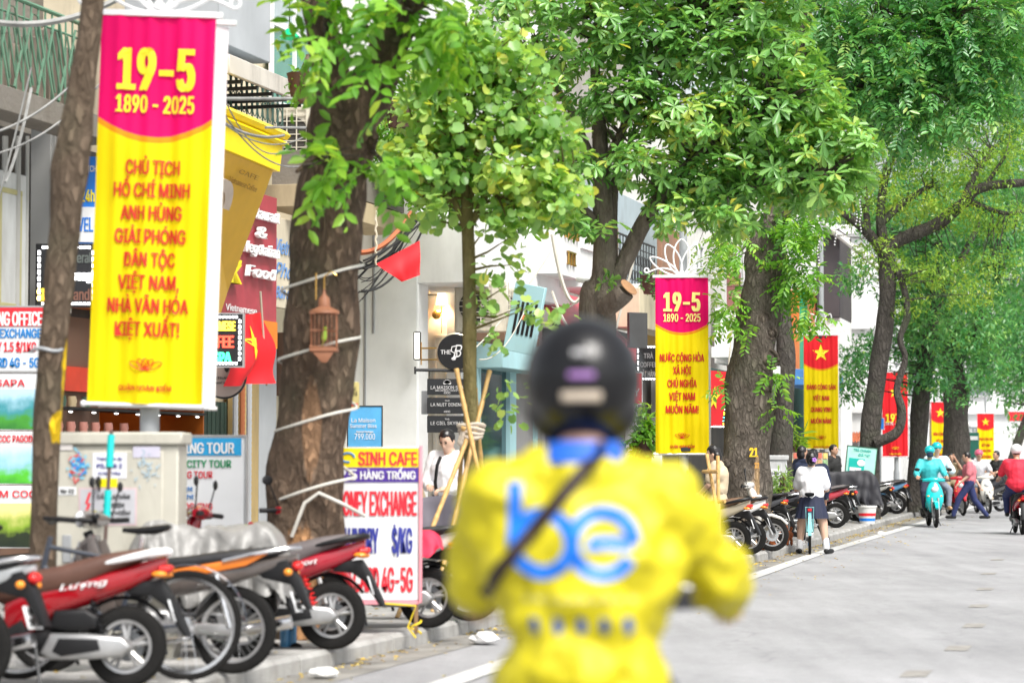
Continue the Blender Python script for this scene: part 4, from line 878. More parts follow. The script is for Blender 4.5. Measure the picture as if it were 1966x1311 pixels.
o, w, h = csign('road_sign', 'small blue and white street sign left of the red banner', 1684, 1697, 803, 824, 70, .05, signblue, edge=white); g = G(); g.tube([(0, .05, -3.2), (0, .05, 0)], .03, 8); g.build('post', steel, o)
o, w, h = csign('notice_board', 'dark green park notice board at the far corner', 1855, 1880, 830, 878, 112, .2, bmat('green board', (.02, .14, .1)), 'sign'); g = G(); g.box(-w*.4, w*.4, -.03, -.002, h*.7, h*.85); g.build('white_strip', white, o)
g = G(); g.tube([(0, .1, -1.2), (0, .1, 0)], .08, 6); g.build('post', iron, o)
# ---------------------------------------------------------------- banners
def bannermat(name, top, zarc, w, H):
    m = bpy.data.materials.new(name); m.use_nodes = True; N = m.node_tree.nodes; L = m.node_tree.links; b = N['Principled BSDF']; b.inputs['Roughness'].default_value = .6; b.inputs['Specular IOR Level'].default_value = .2
    tc = N.new('ShaderNodeTexCoord'); sp = N.new('ShaderNodeSeparateXYZ'); L.new(tc.outputs['Object'], sp.inputs[0])
    sq = N.new('ShaderNodeMath'); sq.operation = 'MULTIPLY'; L.new(sp.outputs['X'], sq.inputs[0]); L.new(sp.outputs['X'], sq.inputs[1])
    ma = N.new('ShaderNodeMath'); ma.operation = 'MULTIPLY_ADD'; ma.inputs[1].default_value = -.68/w; L.new(sq.outputs[0], ma.inputs[0]); L.new(sp.outputs['Z'], ma.inputs[2])
    cr = N.new('ShaderNodeValToRGB'); cr.color_ramp.interpolation = 'CONSTANT'; e = cr.color_ramp.elements
    mr = N.new('ShaderNodeMapRange'); mr.inputs[2].default_value = H; L.new(ma.outputs[0], mr.inputs[0])
    e[0].color = (.86, .66, .0, 1); e[0].position = 0; e[1].color = (*top, 1); e[1].position = zarc/H; x = e.new(zarc/H-.014); x.color = (.85, .3, .01, 1)
    if zarc <= 0: e[0].color = (*top, 1); x.color = (*top, 1)
    nz = N.new('ShaderNodeTexNoise'); nz.inputs['Scale'].default_value = 2.5; L.new(tc.outputs['Object'], nz.inputs['Vector'])
    mv = N.new('ShaderNodeMapRange'); mv.inputs[3].default_value = .93; mv.inputs[4].default_value = 1.05; L.new(nz.outputs[0], mv.inputs[0])
    sc_ = N.new('ShaderNodeVectorMath'); sc_.operation = 'SCALE'; L.new(mr.outputs[0], cr.inputs[0]); L.new(cr.outputs[0], sc_.inputs[0]); L.new(mv.outputs[0], sc_.inputs['Scale']); L.new(sc_.outputs[0], b.inputs['Base Color'])
    tr = N.new('ShaderNodeBsdfTranslucent'); L.new(cr.outputs[0], tr.inputs[0]); ms = N.new('ShaderNodeMixShader'); ms.inputs[0].default_value = .12
    L.new(b.outputs[0], ms.inputs[1]); L.new(tr.outputs[0], ms.inputs[2]); L.new(ms.outputs[0], N['Material Output'].inputs[0]); return m
frame_w = M('white enamelled frame', (.8, .8, .81), r=.35, var=.03)
redb = M('dark red print', (.56, .015, .004), r=.5, var=.04); orangb = M('orange print', (.8, .3, .01), r=.5)
POLES = []
def banner(label, px, py0, py1, d, wpx, top, arcf, lines, lean=0, lotus=True, group='propaganda banners on the lamp posts', poledx=0, poletop=None, star_=None, printm=None, emb=True, rz=0, textm=None):
    k = d/F; w, H = wpx*k, (py1-py0)*k; base = W(px, py1, d)
    o = E('street_banner', label, 'banner', base, 0, group, rot=(0, lean, rz))
    seed = d*.7
    def wy(x, z): f = 1-(z/H)*.75; return (.011*sin(x*26/w*.8+seed+.5*sin(z*3))*(.35+f)+.016*sin(x*9/w+seed*2+z*1.1)*(.3+f)+.006*sin(z*7+seed+x*4)+.006*sin(x*47/w+z*.6))*w/.8
    def wave(P):
        P = P.copy(); P[:, 1] += np.array([wy(x, z) for x, z in zip(P[:, 0], P[:, 2])]); return P
    g = G(); g.grid(lambda u, v: (-w/2+w*u, wy(-w/2+w*u, H*v), H*v), 48, 30); g.build('cloth', bannermat('banner print %g' % d, top, arcf*H, w, H), o, fix=False)
    g = G(); g.grid(lambda u, v: (-w/2+.07*w+w*u, .26+.01*sin(u*20), -.01+H*v), 20, 4); g.build('back_cloth', M('white banner back', (.8, .8, .82), r=.5, var=.02), o, fix=False)
    g = G(); g.box(-w/2-.05*w, w/2+.06*w, -.02, .02, H, H+.035*w/.8*1.2, .004); g.tube([(-w/2-.02, 0, -.01), (w/2+.02, 0, -.01)], .014, 8); 
    for xx in (-w/2-.02, w/2+.02): g.ell((xx, 0, -.01), (.024, .024, .024), 10, 6)
    g.build('frame', frame_w, o)
    g = G(); g.box(-w/2+.02*w, w/2+.14*w, .24, .28, H, H+.035, .004); g.build('rear_top_bar', frame_w, o); g = G(); g.tube([(-w/2+.05*w, .26, -.015), (w/2+.09*w, .26, -.015)], .014, 8); g.build('rear_bottom_bar', frame_w, o)
    if lotus:
        g = G(); zb = H+.045; q = w/.8
        def petal(cx, ang, L, wd):
            pts = []
            for i in range(25):
                t = i/24; a = pi*2*t; 
                v = L*(.5-.5*cos(a)); uu = wd*sin(a)*(1-.25*cos(a)) if True else 0
                v = L*(.5-.5*cos(a)); uu = wd*math.copysign(abs(sin(a))**1.25, sin(a))
                pts.append((cx+uu*cos(ang)+v*sin(ang), 0, zb+v*cos(ang)-uu*sin(ang)))
            g.tube(pts[:-1], .014*q, 6, closed=True)
        petal(0, 0, .54*q, .125*q)
        for sg in (-1, 1):
            petal(sg*.02*q, sg*.42, .50*q, .10*q); petal(sg*.05*q, sg*1.02, .50*q, .075*q)
            pts = [(sg*(.02+.5*t)*q, 0, zb+(.16*sin(pi*t*.9)-.02*t)*q*.6+.01) for t in [i/10 for i in range(11)]]
            e = pts[-1]; pts += [(e[0]+sg*.055*q*sin(a*.55)*(1-a/14), 0, e[2]+.055*q*(1-cos(a*.55))*(1-a/16)) for a in range(1, 11)]
            g.tube(pts, .014*q, 6)
        g.lathe([(0, -.02), (.035*q, -.02), (.035*q, .02), (0, .02)], 14, (0, 0, zb+.04), (0, 1, 0)); g.build('lotus_crest', frame_w, o)
    for (s_, fz, fw_, fh, mt) in lines:
        text(s_, o, (0, -.012, H*fz), w*fw_, H*fh, mt, bold=.045 if fh > .06 else .026, wave=wave, th=.002)
    if star_:
        g = G(); P = star(w*.26); vs = [(x, wy(x, H*star_+z)-.014, H*star_+z) for x, z in P]+[(0, wy(0, H*star_)-.014, H*star_)]
        g.add(vs, [(10, i, (i+1) % 10) for i in range(10)]); g.build('star', inky, o, smooth=False)
    if emb:
        g = G(); zc = H*.088
        for ang, L_, wd in ((0, .075, .022), (.6, .085, .02), (-.6, .085, .02), (1.15, .12, .02), (-1.15, .12, .02)):
            L_ *= w/.8; wd *= w/.8; pts = []
            for i in range(14):
                a = 2*pi*i/14; v = L_*(.5-.5*cos(a)); uu = wd*sin(a); x_ = uu*cos(ang)+v*sin(ang); z_ = zc+v*cos(ang)-uu*sin(ang); pts.append((x_, wy(x_, z_)-.014, z_))
            g.tube(pts, .0035*w/.8, 4, closed=True)
        g.build('lotus_emblem', printm or redb, o)
    # lamp post carrying it
    pw = W(px+poledx, 880, d+.14); ptx = pw.x; top_ = 9
    lp = E('lamp_post', 'grey lamp post carrying '+label[0].lower()+label[1:].split(',')[0].split(' with')[0], 'lamp post', (ptx, d+.14, .12), 0)
    g = G(); g.tube([(0, 0, 0), (0, 0, .9), (0, 0, 1.0), (0, 0, 7.5)], [.10, .095, .07, .05], 16); g.build('shaft', steel, lp)
    g = G(); g.box(-.17, .17, -.17, .17, 0, .05, .01); g.build('base_plate', steel, lp)
    g = G(); g.tube([(0, 0, 7.5), (.5, 0, 8.1), (1.6, 0, 8.35)], .035, 8); g.build('arm', steel, lp); g = G(); g.loft([((1.5, 0, 8.35), (0, .08, 0), (0, 0, .04)), ((1.9, 0, 8.38), (0, .13, 0), (0, 0, .06)), ((2.25, 0, 8.36), (0, .06, 0), (0, 0, .03))]); g.build('lamp_head', steel, lp)
    g = G(); zc = base.z+H-.12
    for zz in (base.z+H-.16, base.z-.12+.06): g.box(-.09, .09, -.13, .09, zz-.03, zz+.03, .005)
    g.build('clamp', iron, lp)
    return o
yb_ = M('yellow banner digits', (.95, .74, .02), r=.45, var=.03); ybp = M('cream banner digits', (.95, .82, .25), r=.45, var=.03)
top2 = [('19-5', .862, .68, .105, yb_), ('1890 - 2025', .772, .68, .044, yb_)]
banner('first yellow and magenta banner reading 19-5, nearest and largest, above the grey cabinet', 277, 27, 775, 16.9, 222, pinkc, .685,
       top2+[(s, 1-(y-27)/748., ww, .036, redb) for s, y, ww in (('CHỦ TỊCH', 320, .47), ('HỒ CHÍ MINH', 364, .66), ('ANH HÙNG', 408, .53), ('GIẢI PHÓNG', 453, .61), ('DÂN TỘC', 498, .44), ('VIỆT NAM,', 542, .53), ('NHÀ VĂN HÓA', 587, .7), ('KIỆT XUẤT!', 632, .56))]+[('QUẬN HOÀN KIẾM', 1-(745-27)/748., .46, .013, redb)], lean=radians(1.75), poledx=10)
banner('second yellow and magenta banner reading 19-5, with a white lotus crest, right of the rider', 1310, 533, 870, 36.5, 102, pinkc, .685,
       [('19-5', .862, .7, .105, ybp), ('1890 - 2025', .772, .7, .044, ybp)]+[(s, 1-(y-533)/337., ww, .042, redb) for s, y, ww in (('NƯỚC CỘNG HÒA', 687, .84), ('XÃ HỘI', 711, .34), ('CHỦ NGHĨA', 736, .55), ('VIỆT NAM', 761, .49), ('MUÔN NĂM!', 786, .62))]+[('QUẬN HOÀN KIẾM', 1-(857-533)/337., .46, .016, redb)], poledx=3)
redt = (.80, .02, .03)
banner('star banner with four lines of red text, left of the leaning twin trees', 1577, 644, 861, 57, 66, redt, .70, [(s, 1-(y-644)/217., ww, .042, redb) for s, y, ww in (('ĐẢNG CỘNG SẢN', 743, .84), ('VIỆT NAM', 764, .48), ('QUANG VINH', 786, .6), ('MUÔN NĂM!', 808, .6))]+[('QUẬN HOÀN KIẾM', .015, .46, .014, redb)], star_=.845, poledx=2)
banner('all red banner with a star and the years 1975, partly hidden by a crooked tree', 1719, 715, 876, 75, 49, redt, -1, [('1975', .455, .75, .10, yb_), ('1975 - 2025', .39, .75, .035, inkw), ('QUẬN HOÀN KIẾM', .03, .46, .014, yb_)], star_=.77, poledx=2, printm=yb_)
banner('narrow seen yellow and red banner between two thick far trunks', 1806, 772, 905, 95, 38, redt, .70, [('ĐẢNG CỘNG SẢN', .54, .8, .04, redb), ('VIỆT NAM', .44, .5, .04, redb), ('QUANG VINH', .34, .6, .04, redb), ('MUÔN NĂM!', .24, .6, .04, redb)], lotus=False, star_=.845, poledx=10, rz=.3)
banner('farthest yellow and red banner with a star, right of the thick far trunk', 1893, 794, 900, 118, 32, redt, .70, [('ĐẢNG CỘNG SẢN', .54, .84, .045, redb), ('VIỆT NAM', .43, .5, .045, redb), ('QUANG VINH', .33, .62, .045, redb), ('MUÔN NĂM!', .22, .62, .045, redb)], lotus=False, star_=.85)
# ---------------------------------------------------------------- pavement boards and cabinets
def cabinet(label, px0, px1, py0, d, mat, rz=0, deep=.45):
    p = W((px0+px1)/2, 880, d); w = (px1-px0)*d/F; H = W(px0, py0, d).z-.12; o = E('utility_cabinet', label, 'cabinet', (p.x, d, .12), rz)
    g = G(); g.box(-w/2, w/2, 0, deep, .1, H-.1, .01); g.box(-w/2+.03, w/2-.03, .03, deep-.03, 0, .1); g.build('body', mat, o)
    g = G(); g.box(-w/2-.02, w/2+.03, -.03, deep+.03, H-.1, H-.015, .012); g.build('lid', mat, o)
    g = G(); g.box(-w/2+.02, w/2-.10, -.014, -.001, .14, H-.14, .006); g.build('door', mat, o)
    g = G(); g.box(-w/2+.06, -w/2+.12, -.025, -.014, H*.42, H*.54, .004); g.build('handle', M('grey handle recess', (.3, .31, .32)), o)
    return o, w, H
cabm = M('greige enamel', (.50, .48, .41), r=.5, var=.06, dirt=.35)
o, w, H = cabinet('large beige utility cabinet plastered with stickers under the first banner', 105, 342, 825, 16.2, cabm)
k = 16.2/F
def cx_(px): return (px-223.5)*k
def cz_(py): return W(200, py, 16.2).z-.12
def sticker(n, x0, x1, y0, y1, m, th=.002, par=o): g = G(); g.box(cx_(x0), cx_(x1), -.018, -.015, cz_(y1), cz_(y0)); return g.build(n, m, par, smooth=False)
sticker('sticker', 179, 244, 869, 918, M('white sticker', (.75, .75, .8), r=.5)); text('Trạm biến áp', o, (cx_(211), -.019, cz_(880)), .17, .018, inkn); text('PILLAR 2', o, (cx_(211), -.019, cz_(894)), .17, .026, inkn, bold=.03); text('22 Hàng Trống', o, (cx_(211), -.019, cz_(908)), .15, .016, inkn)
sticker('sticker', 191, 226, 918, 935, M('yellow sticker', (.85, .75, .0), r=.5)); sticker('sticker', 153, 264, 936, 1008, M('pinkish sticker border', (.62, .45, .48), r=.5)); g = G(); g.box(cx_(156), cx_(261), -.0195, -.018, cz_(1005), cz_(939)); g.build('sticker', M('grey sticker', (.5, .5, .53), r=.5, var=.15), o)
for s_, y in (('CẤM LẠI GẦN!', 953), ('CÓ ĐIỆN', 969), ('NGUY HIỂM', 984), ('CHẾT NGƯỜI', 998)): text(s_, o, (cx_(220), -.021, cz_(y)), .22 if len(s_) > 8 else .14, .026, inkk)
g = G(); g.slab([(cx_(x_), cz_(y_)) for x_, y_ in ((172, 945), (165, 966), (170, 968), (163, 985), (172, 998), (168, 988), (176, 966), (170, 965), (177, 945))], -.022, -.02, b=0, plane='y'); g.build('lightning_mark', inkred, o, smooth=False)
sticker('sticker', 114, 148, 934, 950, signw); sticker('sticker', 115, 140, 852, 864, M('pale sticker', (.6, .57, .55))); sticker('sticker', 256, 308, 857, 878, M('lilac sticker', (.52, .5, .6)))
text('No 22', o, (cx_(131), -.02, cz_(942)), .09, .025, inkk, bold=.03)
g = G()
for q in range(60):
    g.mat(q % 3); a = random.uniform(0, 6.3); xx, zz = cx_(150+random.gauss(0, 9)), cz_(892+random.gauss(0, 12)); l = random.uniform(.008, .028)
    g.box(xx-l, xx+l, -.0205-.0001*q, -.0195-.0001*q, zz-.006, zz+.006, rot=Matrix.Rotation(a, 3, 'Y'))
for q in range(40):
    g.mat(3); a = random.uniform(0, 6.3); xx, zz = cx_(282+random.gauss(0, 13)), cz_(905+random.gauss(0, 14)); l = random.uniform(.006, .02)
    g.box(xx-l, xx+l, -.0205-.0001*q, -.0195-.0001*q, zz-.003, zz+.003, rot=Matrix.Rotation(a, 3, 'Y'))
g.build('graffiti', [M('graffiti blue', (.02, .25, .6)), M('graffiti red', (.6, .08, .08)), M('graffiti cyan', (.2, .5, .65)), M('graffiti faded blue', (.38, .5, .58))], o, smooth=False)
# turquoise taped pole leaning on it
a = W(214, 826, 15.95); b_ = W(190, 1085, 15.7); o = E('leaning_pole', 'thin dark pole wrapped in turquoise tape leaning on the beige cabinet', 'pole', (b_.x, b_.y, .12)); A_ = a-Vector(o.location)
g = G(); g.tube([(0, 0, 0), A_], .013, 8); g.build('shaft', M('dark pole', (.1, .06, .05)), o)
for (u0, u1) in ((.84, .98), (.62, .74), (.30, .40)): g = G(); g.tube([A_*u0, A_*u1], .024, 8); g.build('tape', M('turquoise tape', (.0, .5, .48), r=.4), o)
# Ing Tour board
o, w, h = csign('sidewalk_sign', 'white city tour board with blue heading right of the beige cabinet', 300, 470, 838, 1030, 20.2, .08, signw, 'sign', edge=M('sign steel edge', (.5,) * 3)); k = 20.2/F
def bt(s_, px0, px1, py, hh, m_, oo=o, dd=20.2, yo=-.004, **kk): c = W((px0+px1)/2, py, dd); return text(s_, oo, (c.x-oo.location.x, yo, c.z-oo.location.z), (px1-px0)*dd/F, hh*dd/F, m_, **kk)
g = G(); g.box(-w/2+.01, w/2-.03, -.008, -.002, h-36*k, h-.012); g.build('heading_band', M('cyan heading', (.02, .34, .66), r=.4), o)
bt('BOOKING TOUR', 303, 450, 860, 20, inkw, yo=-.010, bold=.03); bt('HANOI CITY TOUR', 303, 444, 890, 14, inkg, bold=.03); bt('TREKKING TOUR', 303, 408, 911, 13, inkred); bt('day and night', 303, 370, 938, 9, inkblue); bt('by night', 316, 372, 953, 9, inkblue); bt('BOOKING', 345, 408, 972, 13, inkred)
for xx in (-w/2+.05, w/2-.05): g = G(); g.box(xx-.02, xx+.02, .02, .06, -(o.location.z-.12), 0); g.build('leg', steel, o)
# Sinh Cafe board
dS_ = 18.45; o, w, h = csign('sidewalk_sign', 'money exchange, laundry and sim card board on the kerb behind the big trunk', 600, 804, 858, 1152, dS_, .06, signw, 'sign', rz=0)
k = dS_/F; xr = w/2
def band(n, py0, py1, m_, yo=.008): zz0 = W(700, py1, dS_).z-o.location.z; zz1 = W(700, py0, dS_).z-o.location.z; g = G(); g.box(-w/2+.004, w/2-.004, -yo, -.001, zz0, zz1); return g.build(n, m_, o, smooth=False)
band('yellow_heading', 860, 897, yel); band('purple_band', 897, 925, M('purple vinyl', (.08, .03, .3), r=.4))
bt('SINH CAFE', 688, 801, 880, 25, inkred, o, dS_, -.010, bold=.03); bt('25', 648, 686, 911, 20, inkw, o, dS_, -.010, bold=.028); bt('HÀNG TRỐNG', 692, 798, 912, 15, inkw, o, dS_, -.010, bold=.028)
bt('MONEY EXCHANGE', 645, 800, 966, 46, inkred, o, dS_, bold=.02); bt('LAUNDRY', 648, 727, 1037, 47, inkn, o, dS_, bold=.02); bt('$/KG', 752, 792, 1037, 47, inkn, o, dS_, bold=.02); bt('SIM CARD 4G-5G', 640, 793, 1112, 46, inkred, o, dS_, bold=.02)
g = G(); c = W(668, 878, dS_); g.tube([(c.x-o.location.x+.05*cos(a*.5), -.012, c.z-o.location.z+.035*sin(a*.5)) for a in range(11)], .008, 6); g.build('swirl_emblem', inkblue, o)
for n_, xx, m_ in (('frame', xr, M('pink edge', (.75, .3, .35), r=.5)),): g = G(); g.box(xx+.001, xx+.025, -.02, .07, -.02, h+.01, .003); g.box(-w/2, xx, -.01, .07, -.03, -.001); g.build(n_, m_, o)
for xx in (-w/2+.05, xr-.02): g = G(); g.box(xx-.015, xx+.015, .0, .04, -(o.location.z-.12), -.03, .003); g.build('leg', M('rusty leg', (.25, .15, .08), r=.8), o)
g = G(); [g.tube([(xr-.02+.04*cos(a), -.02+.03*sin(a), -.25+.03*a*.5) for a in [q*.5 for q in range(14)]], .008, 5)]; g.tube([(xr-.02, -.03, -.28), (xr-.08, -.03, -.2), (xr-.02, -.02, -.04), (xr-.3, -.01, -.02)], .008, 5); g.build('yellow_tie', M('yellow cord', (.8, .6, .02)), o)
# second cabinet, postcard racks, teal drink board, bollard, bucket
o, w, H = cabinet('pale grey utility cabinet behind the knotted tree', 1448, 1511, 872, 43.0, M('pale grey enamel', (.55, .56, .56), r=.5, dirt=.2)); k = 43/F
g = G(); g.box(-w*.05, w*.28, -.018, -.015, H*.55, H*.82); g.build('sticker', signw, o); text('TỦ ĐIỆN', o, (w*.12, -.02, H*.76), w*.25, .04, inkk); text('Số 2', o, (w*.12, -.02, H*.66), w*.12, .05, inkk)
for (x0, x1, lb) in ((1514, 1540, 'postcard rack beside the pale grey cabinet'), (1558, 1590, 'postcard rack behind the schoolgirl head')):
    o, w, h = csign('postcard_rack', lb, x0, x1, 868, 960, 46, .05, M('rack board', (.6, .55, .42)), 'rack', edge=iron)
    for r_ in range(7):
        for c_ in range(3): g = G(); x_ = -w/2+w*(c_+.5)/3; z_ = h*(r_+.5)/7; g.box(x_-w*.13, x_+w*.13, -.02, -.004, z_-h*.055, z_+h*.055); g.build('postcard', M('postcard %d' % ((r_*3+c_) % 5), [(.7, .5, .15), (.5, .3, .15), (.25, .4, .2), (.7, .62, .5), (.6, .15, .1)][(r_*3+c_) % 5], var=.4, sc=25), o, smooth=False)
    g = G(); g.box(-w*.4, -w*.36, 0, .04, -(o.location.z-.12), 0); g.build('leg', iron, o)
o, w, h = csign('drink_board', 'tilted mint green board advertising iced tea with two white cups', 1620, 1676, 858, 938, 50.9, .06, M('mint print', (.38, .72, .62), r=.35), 'sign', edge=bmat('dark green frame', (.02, .1, .05))); o.rotation_euler = (0, radians(6), 0)
g = G(); g.box(-w*.42, w*.12, -.008, -.001, h*.12, h*.72); g.build('teal_block', M('teal print', (.0, .45, .38), r=.4), o)
for xx in (-.28, -.08): g = G(); g.slab([(w*(xx-.07), h*.15), (w*(xx+.07), h*.15), (w*(xx+.1), h*.5), (w*(xx-.1), h*.5)], -.012, -.009, b=0, plane='y'); g.build('cup_print', signw, o, smooth=False)
ct(o, 'TRÀ CHANH', 0, h*.92, w*.6, h*.06, MC['teal print']); ct(o, 'GIÃ TAY', .05, h*.81, w*.4, h*.06, MC['teal print']); g = G(); g.ell((w*.0, -.012, h*.62), (w*.14, .004, h*.08)); g.build('speech_bubble', signw, o)
g = G(); g.box(-w*.4, -w*.36, .02, .05, -(o.location.z-.12), 0); g.box(w*.36, w*.4, .02, .05, -(o.location.z-.12), 0); g.build('leg', iron, o)
p = W(1774, 880, 66); o = E('striped_post', 'red and white striped post left of the turquoise scooter riders', 'post', (p.x, 66, 0)); g = G(); zt = W(1774, 822, 66).z
for q in range(8): g.mat(q % 2); g.cyl((0, 0, zt*q/8), (0, 0, zt*(q+1)/8), .045, 12)
g.build('shaft', [inkred, white], o, smooth=False); g = G(); g.ell((0, 0, zt), (.045, .045, .03)); g.build('finial', white, o)
p = W(1665, 1004, 49.5); o = E('bucket', 'white plastic bucket with red and blue print standing at the kerb among motorbikes', 'bucket', (p.x, 49.5, .12)); g = G(); g.lathe([(0, 0), (.15, 0), (.19, .34), (.205, .34), (.205, .37), (.18, .37), (.145, .02), (0, .02)], 24); g.build('pail', M('bucket white', (.7, .7, .68), r=.4), o)
g = G(); g.lathe([(.1605, .06), (.164, .12), (.158, .12), (.155, .06)], 24, closed=True); g.build('blue_print', signblue, o); g = G(); g.lathe([(.171, .16), (.176, .22), (.166, .22), (.165, .16)], 24, closed=True); g.build('red_print', signred, o)
# ---------------------------------------------------------------- motorbikes: local +y forward, origin under the rear axle
def wheelparts(o, y, R, tw, kind, rimm=None, disc=True):
    g = G(); rt = tw/2
    prof = [(R-rt*1.9, -rt*.75), (R-rt*1.0, -rt), (R-rt*.35, -rt*.8), (R, -rt*.25), (R, rt*.25), (R-rt*.35, rt*.8), (R-rt*1.0, rt), (R-rt*1.9, rt*.75)]
    g.lathe(prof, 40, (0, 0, 0), (1, 0, 0), closed=True); w = g.build('wheel', rubber, o, loc=(0, y, R))
    g = G(); r0 = R-rt*1.85; g.lathe([(r0-.022, -rt*.6), (r0+.004, -rt*.72), (r0+.004, rt*.72), (r0-.022, rt*.6)], 36, (0, 0, 0), (1, 0, 0), closed=True)
    if kind == 'cast':
        for k in range(5):
            a = 2*pi*k/5+.3
            for da in (-.16, .16): g.tube([(0, .03*cos(a), .03*sin(a)), (0, (r0-.015)*cos(a+da), (r0-.015)*sin(a+da))], [.017, .012], 5)
        g.lathe([(0, -.05), (.045, -.05), (.05, 0), (.045, .05), (0, .05)], 14, (0, 0, 0), (1, 0, 0))
    else:
        for k in range(28):
            a = 2*pi*k/28; b_ = a+(.5 if k % 2 else -.5); g.tube([(.02*(-1)**(k//2), .03*cos(b_), .03*sin(b_)), (0, r0*cos(a), r0*sin(a))], .0016 if kind == 'spoke' else .0014, 3, cap=False)
        g.lathe([(0, -.06), (.05, -.055), (.05, .055), (0, .06)], 14, (0, 0, 0), (1, 0, 0))
    g.build('rim', rimm or alloy, w, ang=.5)
    if disc: g = G(); g.lathe([(.05, .06), (.095, .06), (.095, .066), (.05, .066)], 24, (0, 0, 0), (1, 0, 0), closed=True); g.build('brake_disc', steel, w)
    return w
CNT = [0]
def finish_plate(o, txt):
    g = G(); g.box(-.095, .095, -.004, .004, -.07, .07, .004); R = radians(18); p = g.build('number_plate', signw, o, loc=(0, -.415, .47), rot=(-R, 0, 0))
    text(txt[0], p, (0, -.006, .03), .13, .035, inkk); text(txt[1], p, (0, -.006, -.03), .16, .045, inkk)
def scooter(col, seatc, label, loc, rz, rail=None, plate=('29-E1', '482.16'), name='motorbike', lower=None, cat='motorbike', group=None, big=1.0, lean=.06, script=None, shock_c=None):
    body = M('bike paint %.2f %.2f %.2f' % col, col, r=.16, coat=.6, var=.05); sm = M('bike seat %.2f %.2f' % seatc[:2], seatc, r=.55, var=.15, bump=.1); rail = rail or blackp; low = lower or blackp
    loc = (loc[0]-sin(rz)*.11, loc[1]+cos(rz)*.11, loc[2])
    o = E(name, label, cat, loc, rz, group); o.rotation_euler = (0, lean, rz); o.scale = (big*.95,)*3
    wheelparts(o, -.12, .25, .09, 'cast'); wheelparts(o, 1.25, .25, .08, 'cast')
    # tail body: lofted
    g = G(); secs = []
    for (y, zt, zb, w) in ((.62, .60, .28, .10), (.52, .67, .34, .135), (.38, .72, .46, .145), (.2, .745, .54, .145), (0, .77, .60, .13), (-.15, .795, .645, .105), (-.28, .82, .70, .07), (-.36, .835, .755, .035)): dz = .07*min(1, max(0, (.62-y)/.3))+(y-.1)*.09; secs.append(((0, y, (zt+zb)/2-dz), (w, 0, 0), (0, 0, (zt-zb)/2)))
    g.loft(secs, 18, 3.0); g.build('side_panel', body, o, ang=.9)
    g = G(); secs = []
    for (y, zc, h, w) in ((.70, .70, .04, .07), (.64, .70, .08, .115), (.5, .72, .095, .145), (.27, .745, .095, .155), (.10, .785, .085, .15), (-.06, .83, .06, .13), (-.2, .855, .04, .10), (-.27, .865, .02, .05)): secs.append(((0, y, zc-.075-(y-.1)*.09), (w, 0, 0), (0, 0, h)))
    g.loft(secs, 18, 2.8); g.build('seat', sm, o, ang=.9)
    g = G()
    for s in (-1, 1): g.tube([(s*.12, .02, .75), (s*.135, -.14, .785), (s*.12, -.27, .815), (s*.06, -.36, .83), (0, -.375, .83)], [.012, .02, .024, .024, .022], 8)
    g.build('grab_rail', rail, o)
    g = G(); g.loft([((0, -.33, .715), (.07, 0, 0), (0, 0, .03)), ((0, -.385, .725), (.055, 0, 0), (0, 0, .025)), ((0, -.40, .73), (.03, 0, 0), (0, 0, .015))]); g.build('tail_light', redl, o)
    g = G(); [g.ell((s*.085, -.335, .69), (.03, .05, .02), 10, 6) for s in (-1, 1)]; g.build('indicator', orangel, o)
    g = G(); g.slab([(-.18, .64), (-.34, .66), (-.40, .57), (-.50, .36), (-.515, .31), (-.48, .315), (-.36, .50), (-.27, .56), (-.12, .57)], -.06, .06, b=.012); g.build('rear_fender', blackp, o)
    g = G()
    for s in range(-8, 4): a = radians(90+s*14); g.tube([(0, -.10+.30*cos(a), .25+.30*sin(a)), (0, -.10+.30*cos(a+.25), .25+.30*sin(a+.25))], .012, 4)
    g.build('wheel_hugger', blackp, o)
    finish_plate(o, plate)
    # left side: belt case, air box; right side: exhaust
    g = G(); g.slab([(.38, .21), (.32, .33), (.10, .33), (-.13, .31), (-.19, .25), (-.13, .19), (.10, .17), (.32, .17)], -.17, -.07, b=.03, steps=3); g.build('belt_case', alloy, o)
    g = G(); g.slab([(.30, .22), (.26, .30), (.02, .295), (.0, .23), (.24, .19)], -.178, -.165, b=.006); g.build('case_trim', blackp, o)
    g = G(); g.slab([(.33, .36), (.30, .47), (.10, .48), (.02, .43), (.04, .36), (.2, .34)], -.16, -.06, b=.03, steps=3); g.build('air_box', blackp, o)
    g = G(); g.tube([(.07, .5, .22), (.13, .35, .2), (.14, .2, .22)], .02, 8); g.tube([(.14, .22, .22), (.145, .0, .25), (.15, -.32, .33)], [.04, .055, .055], 14); g.build('exhaust', blackp, o)
    g = G(); g.slab([(.15, .29), (-.14, .36), (-.15, .32), (.15, .24)], .2, .208, b=.003); g.build('heat_shield', chrome, o)
    g = G(); g.ell((0, .35, .28), (.1, .2, .1)); g.box(-.08, .08, .2, .6, .22, .34, .02); g.build('engine', blackp, o)
    g = G()
    for i in range(9): a = i/8; g.lathe([(.022, -.006), (.030, 0), (.022, .006)], 10, (-.09, .0+.1*a, .34+.26*a), (0, .1, .26), closed=True)
    g.tube([(-.09, 0, .3), (-.09, .11, .62)], .014, 8); g.build('shock_absorber', shock_c or blackp, o)
    # floor, shield, front
    g = G(); g.slab([(1.02, .30), (.98, .36), (.62, .34), (.50, .42), (.44, .30), (.5, .24), (.95, .24)], -.15, .15, b=.03); g.build('floorboard', low, o)
    g = G(); secs = []
    for (y, z, w, t) in ((.97, .30, .09, .05), (1.03, .42, .14, .06), (1.04, .55, .185, .07), (1.02, .68, .19, .07), (.98, .80, .165, .07), (.94, .90, .12, .06), (.91, .96, .07, .04)): secs.append(((0, y, z), (w, -.0, 0), (0, t, .015)))
